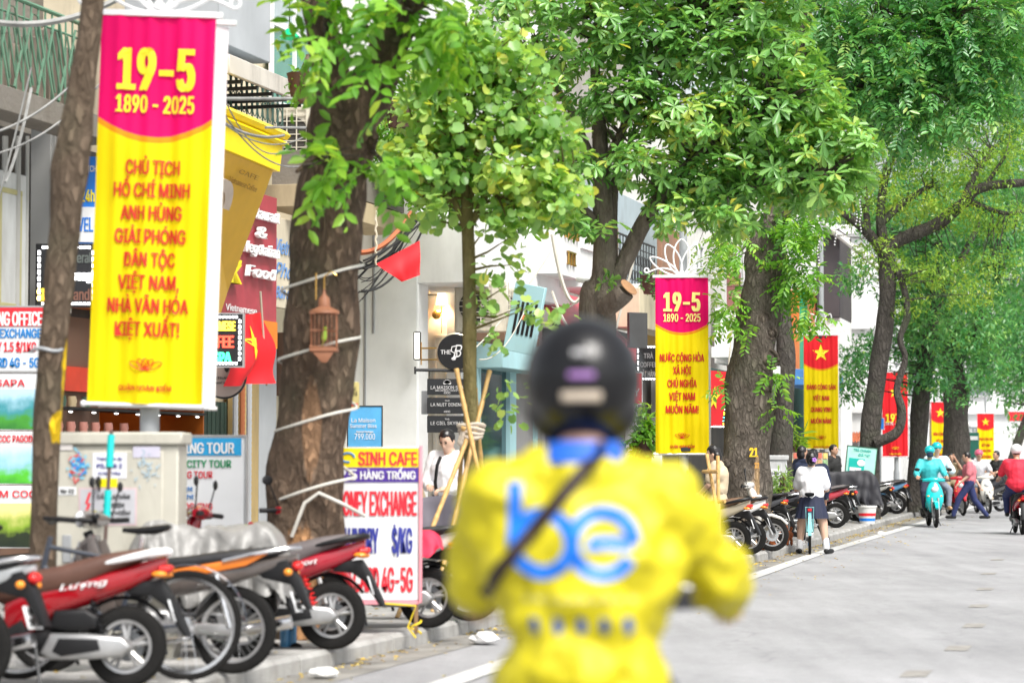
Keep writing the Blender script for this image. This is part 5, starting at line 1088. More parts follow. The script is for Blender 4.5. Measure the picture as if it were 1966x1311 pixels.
    g.loft(secs, 18, 2.3); g.build('front_shield', body, o, ang=.9)
    g = G(); g.slab([(.90, .34), (.945, .36), (.95, .62), (.90, .84), (.865, .84), (.87, .5)], -.13, .13, b=.02); g.build('leg_shield', low, o)
    g = G(); g.ell((0, 1.06, .80), (.075, .045, .06), 14, 8); g.build('headlight', lamp_glass, o)
    g = G(); [g.ell((s*.13, 1.06, .66), (.035, .03, .02), 10, 6) for s in (-1, 1)]; g.build('indicator', orangel, o)
    g = G(); g.loft([((-.24, .86, .99), (0, .03, 0), (0, 0, .03)), ((-.12, .88, 1.0), (0, .06, 0), (0, 0, .045)), ((0, .90, 1.0), (0, .085, 0), (0, 0, .06)), ((.12, .88, 1.0), (0, .06, 0), (0, 0, .045)), ((.24, .86, .99), (0, .03, 0), (0, 0, .03))]); g.build('handlebar_cowl', body, o)
    g = G(); g.tube([(-.34, .80, .985), (-.2, .86, .99), (0, .88, .99), (.2, .86, .99), (.34, .80, .985)], .012, 8)
    for s in (-1, 1): g.tube([(s*.22, .85, .99), (s*.36, .79, .985)], .019, 8); g.tube([(s*.2, .90, 1.0), (s*.36, .86, .985)], .006, 5)
    g.build('handlebar', blackp, o)
    for s in (-1, 1): g = G(); g.tube([(s*.22, .87, 1.0), (s*.28, .85, 1.12), (s*.31, .84, 1.19)], .006, 6); g.ell((s*.34, .84, 1.22), (.06, .015, .038), 14, 8); g.build('mirror', blackp, o)
    g = G(); g.loft([((0, 1.02, .52), (.05, 0, 0), (0, .03, 0)), ((0, 1.10, .54), (.055, 0, 0), (0, 0, .03)), ((0, 1.24, .545), (.05, 0, 0), (0, 0, .025)), ((0, 1.38, .50), (.045, 0, 0), (0, .005, .025)), ((0, 1.48, .41), (.035, 0, 0), (0, .012, .02))]); g.build('front_fender', body, o)
    g = G(); [g.tube([(s*.065, 1.25, .25), (s*.065, 1.1, .62)], .02, 8) for s in (-1, 1)]; g.build('front_fork', alloy, o)
    g = G(); g.tube([(-.1, .42, .24), (-.2, .36, .02)], .01, 6); g.build('kickstand', iron, o)
    if script: text(script, o, (-.140, .12, .625), .30, .035, inkw, rx=(0, -1, .13), ux=(0, .13, 1), bold=.02, slant=.3, th=.012)
    return o
def underbone(col, seatc, label, loc, rz, group=None, plate=('29-H1', '207.35'), lean=.06, name='motorbike', accent=None, seat_len=1.0):
    body = M('bike paint %.2f %.2f %.2f' % col, col, r=.18, coat=.6, var=.05); sm = M('bike seat %.2f %.2f' % seatc[:2], seatc, r=.55, var=.15, bump=.1)
    o = E(name, label, 'motorbike', loc, rz, group); o.rotation_euler = (0, lean, rz); o.scale = (.95,)*3
    wheelparts(o, 0, .285, .075, 'spoke', rimm=alloy, disc=False); wheelparts(o, 1.24, .285, .07, 'spoke', rimm=alloy, disc=False)
    g = G(); secs = [((0, y, (zt+zb)/2-.05*min(1, max(0, (.66-y)/.3))), (w, 0, 0), (0, 0, (zt-zb)/2)) for (y, zt, zb, w) in ((.66, .66, .52, .06), (.5, .72, .5, .10), (.3, .745, .56, .115), (.05, .76, .62, .11), (-.15, .79, .68, .085), (-.32, .82, .74, .05), (-.42, .83, .79, .025))]; g.loft(secs, 16, 2.8); g.build('side_panel', body, o, ang=.9)
    if accent: g = G(); g.slab([(.45, .66), (.1, .72), (-.25, .78), (-.1, .70), (.2, .64)], -.122, -.105, b=.005); g.build('side_stripe', accent, o)
    g = G(); secs = [((0, y, zc-.055), (w, 0, 0), (0, 0, h)) for (y, zc, h, w) in ((.64, .735, .025, .06), (.55, .755, .04, .10), (.3, .775, .045, .125), (.1, .80, .05, .125), (-.1, .825, .045, .11), (-.28, .85, .03, .08), (-.33, .855, .015, .05))]; g.loft(secs, 16, 2.8); g.build('seat', sm, o, ang=.9)
    g = G()
    for s in (-1, 1): g.tube([(s*.13, .05, .73), (s*.135, -.15, .775), (s*.11, -.35, .81), (s*.04, -.43, .82), (0, -.435, .82)], .013, 7)
    g.build('grab_rail', chrome, o)
    g = G(); g.ell((0, -.42, .70), (.06, .04, .035)); g.build('tail_light', redl, o); g = G(); [g.ell((s*.11, -.38, .66), (.03, .03, .025), 10, 6) for s in (-1, 1)]; g.build('indicator', orangel, o)
    g = G(); g.slab([(-.1, .70), (-.36, .74), (-.44, .62), (-.52, .42), (-.49, .42), (-.38, .58), (-.2, .62)], -.055, .055, b=.01); g.build('rear_fender', blackp, o); finish_plate(o, plate)
    g = G(); g.ell((0, .62, .34), (.11, .16, .1)); g.box(-.05, .05, .68, .85, .33, .43, .02); g.box(-.06, .06, .4, .62, .28, .42, .03); g.build('engine', alloy, o)
    g = G(); g.slab([(.5, .33), (.48, .26), (0, .245), (-.05, .285), (0, .325)], -.11, -.08, b=.012); g.build('chain_case', alloy, o)
    g = G(); g.tube([(.08, .75, .3), (.12, .5, .2), (.13, .2, .24), (.14, .1, .26), (.15, -.35, .34)], [.016, .018, .02, .045, .045], 12); g.build('exhaust', chrome, o)
    g = G(); [g.tube([(s*.1, .0, .30), (s*.1, .1, .64)], .022, 8) for s in (-1, 1)]; g.build('shock_absorber', chrome, o)
    g = G(); g.tube([(0, 1.0, .92), (0, .86, .6), (0, .62, .5), (0, .3, .58)], .035, 8); g.build('frame', blackp, o)
    g = G()
    for s in (-1, 1): g.slab([(.92, .88), (1.05, .8), (1.0, .6), (.85, .38), (.74, .34), (.78, .5), (.84, .7)], s*.13, s*.13+.02, b=.006)
    g.slab([(.95, .9), (1.02, .84), (1.0, .66), (.93, .7)], -.13, .15, b=.015); g.build('leg_shield', body, o)
    g = G(); g.loft([((-.18, .93, 1.0), (0, .03, 0), (0, 0, .03)), ((0, .98, 1.0), (0, .08, 0), (0, 0, .065)), ((.18, .93, 1.0), (0, .03, 0), (0, 0, .03))]); g.build('handlebar_cowl', body, o)
    g = G(); g.ell((0, 1.05, 1.0), (.07, .035, .055)); g.build('headlight', lamp_glass, o)
    g = G(); g.tube([(-.34, .84, 1.01), (-.2, .92, 1.0), (.2, .92, 1.0), (.34, .84, 1.01)], .012, 8); [g.tube([(s*.22, .91, 1.0), (s*.35, .83, 1.01)], .018, 8) for s in (-1, 1)]; g.build('handlebar', blackp, o)
    for s in (-1, 1): g = G(); g.tube([(s*.22, .9, 1.02), (s*.29, .88, 1.2)], .006, 6); g.ell((s*.32, .88, 1.23), (.055, .014, .036), 14, 8); g.build('mirror', blackp, o)
    g = G(); pts = [(1.24+.33*cos(radians(a)), .285+.33*sin(radians(a))) for a in range(20, 150, 12)]
    for i in range(len(pts)-1): (y0, z0), (y1, z1) = pts[i], pts[i+1]; g.add([(-.045, y0, z0), (.045, y0, z0), (.045, y1, z1), (-.045, y1, z1), (-.045, y0, z0+.012), (.045, y0, z0+.012), (.045, y1, z1+.012), (-.045, y1, z1+.012)], [(0, 1, 2, 3), (4, 7, 6, 5), (0, 4, 5, 1), (3, 2, 6, 7), (0, 3, 7, 4), (1, 5, 6, 2)])
    g.build('front_fender', body, o); g = G(); [g.tube([(s*.06, 1.24, .285), (s*.06, 1.02, .85)], .02, 8) for s in (-1, 1)]; g.build('front_fork', alloy, o)
    g = G(); g.tube([(-.1, .5, .26), (-.22, .42, .02)], .01, 6); g.build('kickstand', iron, o)
    return o
def bike_bicycle(label, loc, rz, col, lean=.03, step=False, R=.33, rack=True):
    o = E('bicycle', label, 'bicycle', loc, rz); o.rotation_euler = (0, lean, rz); fm = M('bicycle paint %.2f %.2f' % col[:2], col, r=.3, coat=.4)
    wheelparts(o, 0, R, .042, 'bic', rimm=chrome, disc=False); wheelparts(o, 1.03, R, .042, 'bic', rimm=chrome, disc=False)
    g = G(); bb = (0, .43, .30); st = (0, .30, .74 if not step else .66); hd = (0, .86, .80); hb = (0, .90, .60)
    g.tube([bb, st], .016, 8); g.tube([(0, .88, .68), bb], .018, 8)
    if step: g.tube([(0, .87, .75), (0, .6, .48), (0, .40, .45)], .015, 8)
    else: g.tube([hd, (0, .31, .70)], .015, 8)
    g.tube([(0, .84, .86), hb], .018, 8)
    for s in (-1, 1): g.tube([(s*.04, 0, R), bb], .009, 6); g.tube([(s*.04, 0, R), (0, .31, .66)], .009, 6)
    g.build('frame', fm, o)
    g = G(); [g.tube([(s*.045, 1.03, R), (s*.045, .93, .62), (0, .9, .64)], .012, 6) for s in (-1, 1)]; g.build('fork', fm, o)
    g = G(); g.tube([st, (0, .28, .86)], .012, 8); g.build('seat_post', chrome, o)
    g = G(); g.loft([((0, .40, .90), (.018, 0, 0), (0, 0, .015)), ((0, .30, .895), (.03, 0, 0), (0, 0, .022)), ((0, .2, .90), (.07, 0, 0), (0, 0, .028)), ((0, .13, .915), (.075, 0, 0), (0, 0, .022)), ((0, .11, .92), (.05, 0, 0), (0, 0, .01))]); g.build('saddle', blackp, o)
    g = G(); g.tube([(-.28, .70, .96), (-.24, .82, .97), (0, .84, .94), (.24, .82, .97), (.28, .70, .96)], .012, 8); [g.tube([(s*.27, .74, .965), (s*.285, .62, .955)], .017, 8) for s in (-1, 1)]; g.build('handlebar', blackp, o)
    g = G(); g.lathe([(.08, -.004), (.09, 0), (.08, .004)], 24, (-.0, .43, .30), (1, 0, 0), closed=True); g.tube([(-.06, .43, .3), (-.06, .5, .15)], .008, 6); g.tube([(.06, .43, .3), (.06, .36, .45)], .008, 6); g.box(-.13, -.06, .46, .54, .135, .16); g.box(.06, .13, .32, .40, .435, .46); g.build('crank', chrome, o)
    if rack:
        g = G(); g.tube([(-.06, .25, .70), (-.06, -.2, .72), (.06, -.2, .72), (.06, .25, .70)], .007, 6); [g.tube([(s*.06, -.1, .72), (s*.05, 0, R)], .006, 6) for s in (-1, 1)]; g.build('rack', fm, o)
        g = G(); g.box(-.03, .03, -.225, -.205, .66, .70, .004); g.build('reflector', redl, o)
    pts = [((R+.03)*cos(radians(a)), R+(R+.03)*sin(radians(a))) for a in range(60, 185, 12)]; g = G()
    for i in range(len(pts)-1): (y0, z0), (y1, z1) = pts[i], pts[i+1]; g.add([(-.025, y0, z0), (.025, y0, z0), (.025, y1, z1), (-.025, y1, z1), (-.022, y0, z0+.006), (.022, y0, z0+.006), (.022, y1, z1+.006), (-.022, y1, z1+.006)], [(0, 1, 2, 3), (4, 7, 6, 5), (0, 4, 5, 1), (3, 2, 6, 7), (0, 3, 7, 4), (1, 5, 6, 2)])
    g.build('mudguard', fm, o)
    return o
def park(px, d, z=.12): p = W(px, 900, d); return (p.x, d, z)
HL = radians(84)      # parked noses point left, away from the road
red = (.30, .003, .009); brownseat = (.10, .045, .03); greyseat = (.13, .11, .11); blk_ = (.02, .02, .022)
PG = 'motorbikes parked nose-in on the pavement'
scooter(red, brownseat, 'glossy red scooter with brown seat and white grab rail, nearest at lower left', park(243, 14.15), HL+.03, rail=white, script='Lượng', plate=('29-D2', '518.04'), group=PG, big=1.0)
o = underbone((.45, .47, .48), blk_, 'pale motorbike cut off by the left edge, only its tail showing', park(-62, 13.6), HL-.15, group=PG)
bike_bicycle('old bicycle with black saddle between the red scooter and the beige cabinet', park(361, 14.6), HL+.05, (.05, .06, .08), rack=False)
underbone((.12, .10, .09), blk_, 'black and orange motorbike with long grey seat and spoked wheels behind the bicycle', park(449, 15.05), HL-.02, group=PG, accent=M('orange stripe', (.8, .22, .03), r=.3), plate=('30-K4', '610.2'))
scooter((.38, .38, .36), blk_, 'grey scooter half hidden under a crumpled silver cover', park(462, 16.3), HL, group=PG)
scooter((.34, .006, .02), greyseat, 'red scooter with grey seat and red spring left of the money exchange board', park(637, 16.95), HL+.02, group=PG, script='AirSport', plate=('29-S6', '339.81'), shock_c=M('red spring', (.7, .02, .02), r=.4), big=1.0)
scooter((.62, .61, .6), blk_, 'white and red scooter behind the money exchange board beside the rider', park(822, 19.1), HL-.05, group=PG, shock_c=M('red spring', (.7, .02, .02)), lower=M('bike paint red low', red, r=.3))
underbone((.3, .3, .28), blk_, 'grey motorbike mostly behind the yellow rider left elbow', park(903, 19.9), HL, group=PG)
scooter(red, blk_, 'red scooter with round headlight facing the street in front of the tour board', park(395, 18.6), HL+pi-.55+.0, group=PG, lean=-.04)
scooter((.35, .33, .30), blk_, 'grey scooter under a folded dark cover beside the man in white', park(868, 22.6), HL+.1, group=PG)
scooter((.05, .05, .12), (.5, .4, .25), 'dark scooter with beige cover beside the man in white', park(838, 24.2), HL+.2, group=PG)
# covers: crumpled sheets draped over bikes
def cover(label, cx, d, hx, top, bot, mat, tilt=0, off=0, rz=HL, z0=.12, amp=.05, wid=.30, pk=.24):
    p = park(cx, d, z0); o = E('bike_cover', label, 'cover', p, rz); sd = Vector((random.random()*9, random.random()*9, 0))
    from mathutils import noise as mn
    def fn(u, v):
        a = (u-.5)*2; b_ = (v-.5)*2; fr = max(0, a); ridge = top-(.24-.30*fr**1.5)*1.0+.10*math.exp(-((a+.75)/.25)**2)-.0; ridge = top-.24+pk*math.exp(-((a-.62)/.22)**2)+.05*math.exp(-((a+.8)/.3)**2)-tilt*(1-a)*.5
        w = (.13+wid*.75*math.exp(-((a-.62)/.28)**2)+.03*a*a); e = max(0, 1-abs(a)**7)**.5; q = abs(b_); dn = max(0, (q-.28)/.72)
        z = bot+(ridge-bot)*e*(1-dn)**1.0; x = math.copysign(w*min(1, q/.28)*.9+(.10)*dn**.6, b_) if q > 0 else 0
        n = mn.noise(Vector((a*3.2, z*2, b_*2.2))+sd)+.6*mn.noise(Vector((a*8, z*3, b_*5))+sd); f = (.35+dn)*amp
        fold = sin(a*16+sd.x+3*mn.noise(Vector((a*2, z*2, 1))+sd))*dn*amp*.7
        return (x+n*f+math.copysign(fold, b_), off+hx*a*(1+.04*dn*sin(b_*9))+n*f*.5, max(z+n*f*.9-(.06*dn*sin(a*9+sd.y)), .02))
    g = G(); g.grid(fn, 64, 44); g.build('sheet', mat, o, fix=False, ang=.9); return o
cover('crumpled silver white motorbike cover draped over the grey scooter tail', 462, 16.25, .56, 1.10, .42, M('silver tarpaulin', (.24, .235, .225), r=.42, var=.15, sc=9, bump=.5, bsc=14), off=.22, amp=.12, wid=.16, pk=.06)
cover('red cloth thrown over the scooter seat right of the money exchange board', 800, 19.1, .42, .98, .62, M('red cloth', (.72, .03, .08), r=.7), off=.2, wid=.1)
cover('grey lilac cover folded over the scooter beside the man in white', 868, 22.6, .75, 1.2, .5, M('lilac grey cover', (.22, .2, .24), r=.6), off=.5)
cover('beige cloth folded over the dark scooter beside the man in white', 836, 23.9, .5, 1.34, .8, M('beige cover', (.55, .42, .26), r=.7), off=.6)
# flowers parcel, plastic bottles bag
p = park(492, 19.2); o = E('flower_bouquet', 'small bouquet wrapped in pink and purple paper behind the parked bikes', 'bouquet', (p[0], p[1], .75)); g = G()
for q in range(60): g.mat(q % 4); g.ell((random.gauss(0, .07), random.gauss(0, .04), random.gauss(.1, .04)), (.025, .025, .02), 6, 4)
g.build('blossoms', [M('pink paper', (.75, .08, .3)), M('purple paper', (.3, .1, .5)), M('red petals', (.7, .03, .03)), M('lime leaf', (.35, .5, .05))], o); g = G(); g.lathe([(0, -.6), (.05, -.6), (.09, .06), (0, .06)], 14); g.build('wrap', M('purple paper', (0, 0, 0)), o)
p = park(548, 17.2); o = E('bottle_bag', 'plastic bottles with blue labels tied in a hanging bag by the red scooter wheel', 'bottles', (p[0], p[1], .12))
for q, (x, z) in enumerate(((0, .0), (.05, .0), (.01, .26), (.06, .27), (.03, .5))): g = G(); g.lathe([(0, 0), (.03, 0), (.033, .02), (.033, .15), (.012, .2), (.012, .22), (0, .22)], 12, (x, .02*(q % 2), z)); g.build('bottle', M('blue tinted plastic', (.12, .35, .62), r=.1), o)
g = G(); [g.lathe([(0, -.02), (.05, -.02), (.05, .02), (0, .02)], 16, (x, 0, -.07+.05), (0, 1, 0)) for x in (-.08, .08)]; g.build('trolley_wheel', blackp, o)
# right-hand rows
rowA = [((.42, .37, .27), (.16, .09, .05), 'beige scooter with tan seat, nearest in the row behind the rider right shoulder', 0), ((.75, .75, .74), (.30, .16, .08), 'white scooter with tan seat, second in the row by the knotted tree', 0), ((.66, .64, .6), blk_, 'pale scooter with ringed front wheel by the woman in beige', 0),
        ((.03, .03, .035), blk_, 'black and red scooter just behind the pale scooter, near the poodles', 0), ((.06, .06, .07), blk_, 'dark motorbike between the black and red scooter and the schoolgirl', 1), ((.1, .1, .1), greyseat, 'charcoal scooter half hidden by the schoolgirl', 0)]
for (c, s_, lb, ty), (px, d) in zip(rowA, ((1408, 33.0), (1437, 33.6), (1463, 34.9), (1478, 36.8), (1492, 38.4), (1530, 41.2))):
    k = 'ringed' in lb; p = park(px, d); 
    if k: p = (p[0]-1.15, p[1]+.1, p[2])
    (underbone if ty else scooter)(c, s_, lb, p, HL+random.uniform(-.30, .08)+(pi if k else 0), group=PG, lean=random.uniform(-.03, .11))
cols = [((.42, .03, .05), greyseat, 0, 'dark scooter with red side panel right of the schoolgirl'), ((.3, .3, .3), blk_, 1, 'silver motorbike under the edge of the dark cover'), ((.04, .04, .05), blk_, 0, 'black scooter wearing the dark cover, behind the bucket'), ((.5, .5, .5), blk_, 0, 'silver scooter right behind the white bucket'),
        ((.05, .05, .06), blk_, 1, 'black motorbike, second beyond the bucket'), ((.03, .05, .1), blk_, 0, 'navy scooter, third beyond the bucket'), ((.55, .54, .5), blk_, 1, 'cream motorbike, fourth beyond the bucket'), ((.04, .04, .04), blk_, 0, 'black scooter, fifth beyond the bucket'),
        ((.5, .02, .03), blk_, 1, 'red motorbike, sixth beyond the bucket'), ((.12, .3, .5), blk_, 0, 'blue scooter, seventh beyond the bucket near the turquoise riders'), ((.3, .31, .32), blk_, 1, 'grey motorbike, next to last in the far row'), ((.06, .06, .06), greyseat, 0, 'black scooter, last in the far row by the striped post')]
protos = {}
for i, (c, s_, ty, lb) in enumerate(cols):
    d = (46.6, 48.0, 49.0, 50.4, 51.6, 53.0, 54.2, 55.6, 57.0, 58.3, 59.8, 61.2)[i]; p = SX(d, .38+.15*(i % 3)); k = ty
    rz = HL-.12+random.uniform(-.28, .22)
    if k not in protos: protos[k] = (underbone if ty else scooter)(c, s_, lb, p, rz, group=PG)
    else:
        o = clone(protos[k]); o.location = p; o.rotation_euler = (0, random.uniform(-.03, .08), rz); o['label'] = lb
        mt = M('bike paint %.2f %.2f %.2f' % c, c, r=.16, coat=.6)
        for ch in o.children:
            if ch.type == 'MESH' and ch.name.split('.')[0] in ('side_panel', 'front_shield', 'handlebar_cowl', 'front_fender', 'leg_shield') and (ty or 'leg' not in ch.name):
                ch.material_slots[0].link = 'OBJECT'; ch.material_slots[0].material = mt
p = SX(49.0, .9); o = cover('dark grey motorbike cover draped over a parked bike below the mint board', 1655, 50.2, .95, 1.30, .40, M('charcoal cover', (.02, .02, .026), r=.6), off=.55, amp=.07)
# riding machines (built facing their way)
teal_b = (.0, .50, .50)
def on(px, d): p = W(px, 900, d); return (p.x, d, 0)
scooter(teal_b, blk_, 'turquoise scooter coming towards the camera with two riders', (on(1787, 52)[0], 52.3, 0), pi-.06, lean=0, big=1.05, group='scooters riding in the street')
scooter((.62, .02, .04), blk_, 'red scooter ridden towards the camera behind the walking man', (on(1832, 62)[0], 62.8, 0), pi+.1, lean=0, group='scooters riding in the street')
scooter((.66, .64, .58), blk_, 'cream white scooter coming towards the camera right of the walking man', (on(1889, 64)[0], 65, 0), pi+.05, lean=0, group='scooters riding in the street')
scooter((.05, .05, .05), blk_, 'dark scooter ridden by the man in black at far right', (on(1926, 66)[0], 66.5, 0), pi-1.1, lean=0, group='scooters riding in the street')
scooter((.42, .01, .02), blk_, 'red motorbike ridden away by the man in the red shirt at the right edge', on(1962, 46.2), -.10, lean=0, group='scooters riding in the street', plate=('29-P1', '777.5'))
scooter((.03, .03, .035), blk_, 'dark scooter ridden by the yellow jacket rider in the foreground', (.18, 5.0, 0), -.06, lean=0, big=1.15, plate=('29-B1', '640.8')).scale = (.93, 1.09, 1.12)
for ch in [q for q in C.objects if q.name.startswith('mirror') and q.parent and 'yellow jacket rider' in q.parent.get('label', '')]: bpy.data.objects.remove(ch)
bike_bicycle('pale turquoise bicycle held astride by the schoolgirl', on(1554, 36.6), -.12, (.25, .6, .62), lean=0, step=True, R=.30)
# ---------------------------------------------------------------- people
skin = M('skin tan', (.52, .30, .20), r=.5, var=.04); skin2 = M('skin light', (.62, .40, .29), r=.5, var=.04); hairm = M('black hair', (.012, .010, .010), r=.35, var=.3, sc=30)
def lerp(a, b_, t): return Vector(a)*(1-t)+Vector(b_)*t
def person(label, loc, rz, J, top=None, bot=None, sleeve=1.0, leg=1.0, skinm=None, hair='short', helmet=None, shoes=None, w=1.0, vox=.014, name='person', fold=.02, skirt=None, mask=None, head_turn=0, head_tilt=0, legw=1.0, group=None, hands='relaxed', bulk=1.0):
    sk = skinm or skin; o = E(name, label, 'person', loc, rz, group); V = {k: Vector(v) for k, v in J.items()}
    nk, hd, ch, pv = V['neck'], V['head'], V['chest'], V['pelvis']
    g = G(); g.cap(nk-Vector((0, .0, .06)), hd-Vector((0, 0, .04)), .055, .055); g.cap(pv, ch, .12*w, .14*w); g.cap(ch, nk, .12*w, .06)
    R = Matrix.Rotation(head_turn, 3, 'Z') @ Matrix.Rotation(head_tilt, 3, 'X')
    hv = lambda x, y, z: hd+R @ Vector((x, y, z))
    g.ell(hd, (.075, .095, .115), 18, 14, R); g.ell(hv(0, .02, -.05), (.055, .075, .07), 14, 10, R); g.cap(hv(0, .085, .015), hv(0, .105, -.022), .010, .016); [g.ell(hv(s*.076, -.005, -.01), (.012, .02, .032), 8, 6, R) for s in (-1, 1)]
    g.ell(hv(0, .088, -.055), (.022, .012, .009), 8, 6, R)
    for s, n in ((-1, 'l'), (1, 'r')):
        g.cap(V['sh'+n], V['el'+n], .05, .04); g.cap(V['el'+n], V['ha'+n], .038, .028); d = (V['ha'+n]-V['el'+n]).normalized()
        g.cap(V['ha'+n], V['ha'+n]+d*.05, .03, .03)
        g.cap(V['hi'+n], V['kn'+n], .085*legw, .06*legw); g.cap(V['kn'+n], V['an'+n], .058*legw, .038); g.cap(V['an'+n]-Vector((0, .03, .03)), V['an'+n]+Vector(V.get('to'+n, (0, .15, -.04))), .035, .028)
    body = soft(g, 'body', sk, o, vox=vox, it=3)
    g = G()
    for s, n in ((-1, 'l'), (1, 'r')):
        d = (V['ha'+n]-V['el'+n]).normalized(); sd = Vector((1, 0, 0)); sd = (sd-d*sd.dot(d)).normalized(); up = sd.cross(d); pb = V['ha'+n]+d*.07
        if up.z > 0: up = -up
        for i, L in enumerate((.065, .075, .07, .055)):
            q = pb+sd*(i-1.5)*.018; g.tube([q-d*.02, q+d*L*.5, q+d*L*.85+up*L*.3, q+d*L*.9+up*L*.7], [.0095, .009, .008, .006], 7)
        q = V['ha'+n]+d*.02-sd*s*.025; g.tube([q, q-sd*s*.025+d*.03, q-sd*s*.02+d*.06+up*.02], [.011, .0095, .007], 7)
    g.build('fingers', sk, o)
    if not (helmet and mask):
        g = G(); [g.ell(hv(s*.03, .086, .018), (.013, .008, .007), 8, 6, R) for s in (-1, 1)]; g.build('eyes', blackp, o); g = G(); [g.ell(hv(s*.03, .092, .038), (.018, .006, .004), 8, 6, R) for s in (-1, 1)]; g.build('eyebrows', hairm, o)
    if hair:
        g = G(); g.ell(hv(0, -.015, .028), (.086, .102, .105), 18, 12, R)
        if hair == 'bob': g.ell(hv(0, -.04, -.04), (.088, .075, .10), 14, 10, R)
        if hair == 'bun': g.ell(hv(0, -.06, -.02), (.075, .06, .085), 12, 9, R); g.ell(hv(.02, -.12, -.02), (.055, .045, .06), 12, 9, R)
        if hair == 'long': g.cap(hv(0, -.05, 0), hv(0, -.09, -.25), .08, .05)
        h = soft(g, 'hair', hairm, o, vox=.01, it=2, noise=.012, nsc=.03)
        # keep the face clear of hair
        def trim(ob, hd=hd, R=R):
            Ri = R.inverted()
            for v in ob.data.vertices:
                q = Ri @ (v.co-hd)
                if q.y > .03 and q.z < .075: v.co = hd+R @ Vector((q.x*.9, .03+(q.y-.03)*.15, q.z))
        PEND[-1] = (h, trim)
    if mask: g = G(); g.ell(hv(0, .062, -.035), (.080, .072, .062), 16, 10, R); g.build('face_mask', mask, o)
    if helmet:
        g = G(); g.ell(hv(0, -.02, .058), (.112, .125, .105), 24, 16, R)
        me = g
        hm = g.build('helmet', helmet, o)
        g = G(); g.grid(lambda u, v: tuple(hv(.125*sin((u-.5)*2.2)*(.92+.1*v), .06+.09*cos((u-.5)*2.2)*(1+.35*v), .045-.02*v+.03*cos((u-.5)*2.2))), 14, 3); g.build('visor', helmet, hm, fix=False)
    if top:
        g = G(); b_ = .02*bulk
        if bulk > 1: g.ell(nk-Vector((0, .015, .075)), (.15, .095, .085)); g.ell(nk-Vector((0, .015, .12)), (.20, .10, .09))
        g.cap(pv+Vector((0, 0, .03)), ch, .135*w+b_, .155*w+b_); g.cap(V['shl']+Vector((.03, 0, -.03)), V['shr']+Vector((-.03, 0, -.03)), .068+b_, .068+b_); g.cap(ch+Vector((-.06*w, 0, 0)), ch+Vector((.06*w, 0, 0)), .135*w+b_, .135*w+b_)
        g.cap(pv+Vector((-.05*w, 0, .04)), pv+Vector((.05*w, 0, .04)), .12*w+b_, .12*w+b_); g.cap(ch+Vector((0, 0, .08)), nk-Vector((0, .01, .05)), .10*w+b_, .062+b_*.6); [g.cap(V['sh'+n]+Vector((0, 0, .005)), nk-Vector((0, .01, .055)), .06+b_*.8, .055+b_*.6) for n in 'lr']
        for n in 'lr':
            S_, E_, H_ = V['sh'+n], V['el'+n], V['ha'+n]
            if sleeve <= .5: g.cap(S_, lerp(S_, E_, sleeve*2), .062+b_, .058+b_)
            else: g.cap(S_, E_, .062+b_, .052+b_); g.cap(E_, lerp(E_, H_, (sleeve-.5)*2-.04), .052+b_, .038+b_*.7)
        t_ = soft(g, 'jacket' if sleeve > .8 else 'shirt', top, o, vox=vox, it=5, noise=fold, nsc=.09)
    if bot:
        g = G(); g.cap(V['hil']+Vector((.02, 0, .04)), V['hir']+Vector((-.02, 0, .04)), .125*w, .125*w)
        for n in 'lr':
            g.cap(V['hi'+n], lerp(V['hi'+n], V['kn'+n], min(1, leg*2)), .10*legw, (.10-.025*min(1, leg*2))*legw)
            if leg > .5: g.cap(V['kn'+n], lerp(V['kn'+n], V['an'+n], (leg-.5)*2-.03), .075*legw, .056)
        soft(g, 'trousers' if leg > .6 else 'shorts', bot, o, vox=vox, it=4, noise=fold*.8, nsc=.08)
    if skirt:
        m_, zt, zb, rt, rb = skirt; c0 = (V['hil']+V['hir'])/2; g = G(); g.grid(lambda u, v: (c0.x+(rt+(rb-rt)*v)*(1+.05*v*sin(u*2*pi*14))*cos(u*2*pi), c0.y+(rt+(rb-rt)*v)*.8*(1+.05*v*sin(u*2*pi*14))*sin(u*2*pi), zt+(zb-zt)*v), 84, 8)
        g.build('skirt', m_, o, fix=False)
    if shoes:
        for n in 'lr':
            a = V['an'+n]; t2 = Vector(V.get('to'+n, (0, .15, -.04))); g = G(); g.cap(a+Vector((0, -.035, -.035)), a+t2, .042, .036); g.build('shoe', shoes, o)
    return o
STAND = dict(pelvis=(0, 0, .95), chest=(0, .0, 1.22), neck=(0, -.01, 1.43), head=(0, .02, 1.56), shl=(-.18, 0, 1.36), shr=(.18, 0, 1.36), ell=(-.24, -.02, 1.08), elr=(.24, -.02, 1.08), hal=(-.24, .1, .86), har=(.24, .1, .86),
             hil=(-.09, 0, .9), hir=(.09, 0, .9), knl=(-.1, .01, .49), knr=(.1, .01, .49), anl=(-.1, 0, .09), anr=(.1, 0, .09))
RIDE = dict(pelvis=(0, .0, .92), chest=(0, .06, 1.22), neck=(0, .08, 1.40), head=(0, .12, 1.54), shl=(-.19, .07, 1.34), shr=(.19, .07, 1.34), ell=(-.29, .22, 1.10), elr=(.29, .22, 1.10), hal=(-.30, .46, 1.05), har=(.30, .46, 1.05),
            hil=(-.1, .04, .86), hir=(.1, .04, .86), knl=(-.17, .40, .72), knr=(.17, .40, .72), anl=(-.15, .42, .40), anr=(.15, .42, .40))
def pose(base, **kw): d = dict(base); d.update(kw); return d
def sc_(P, f): return {k: (v if k.startswith('to') else tuple(c*f for c in v)) for k, v in P.items()}
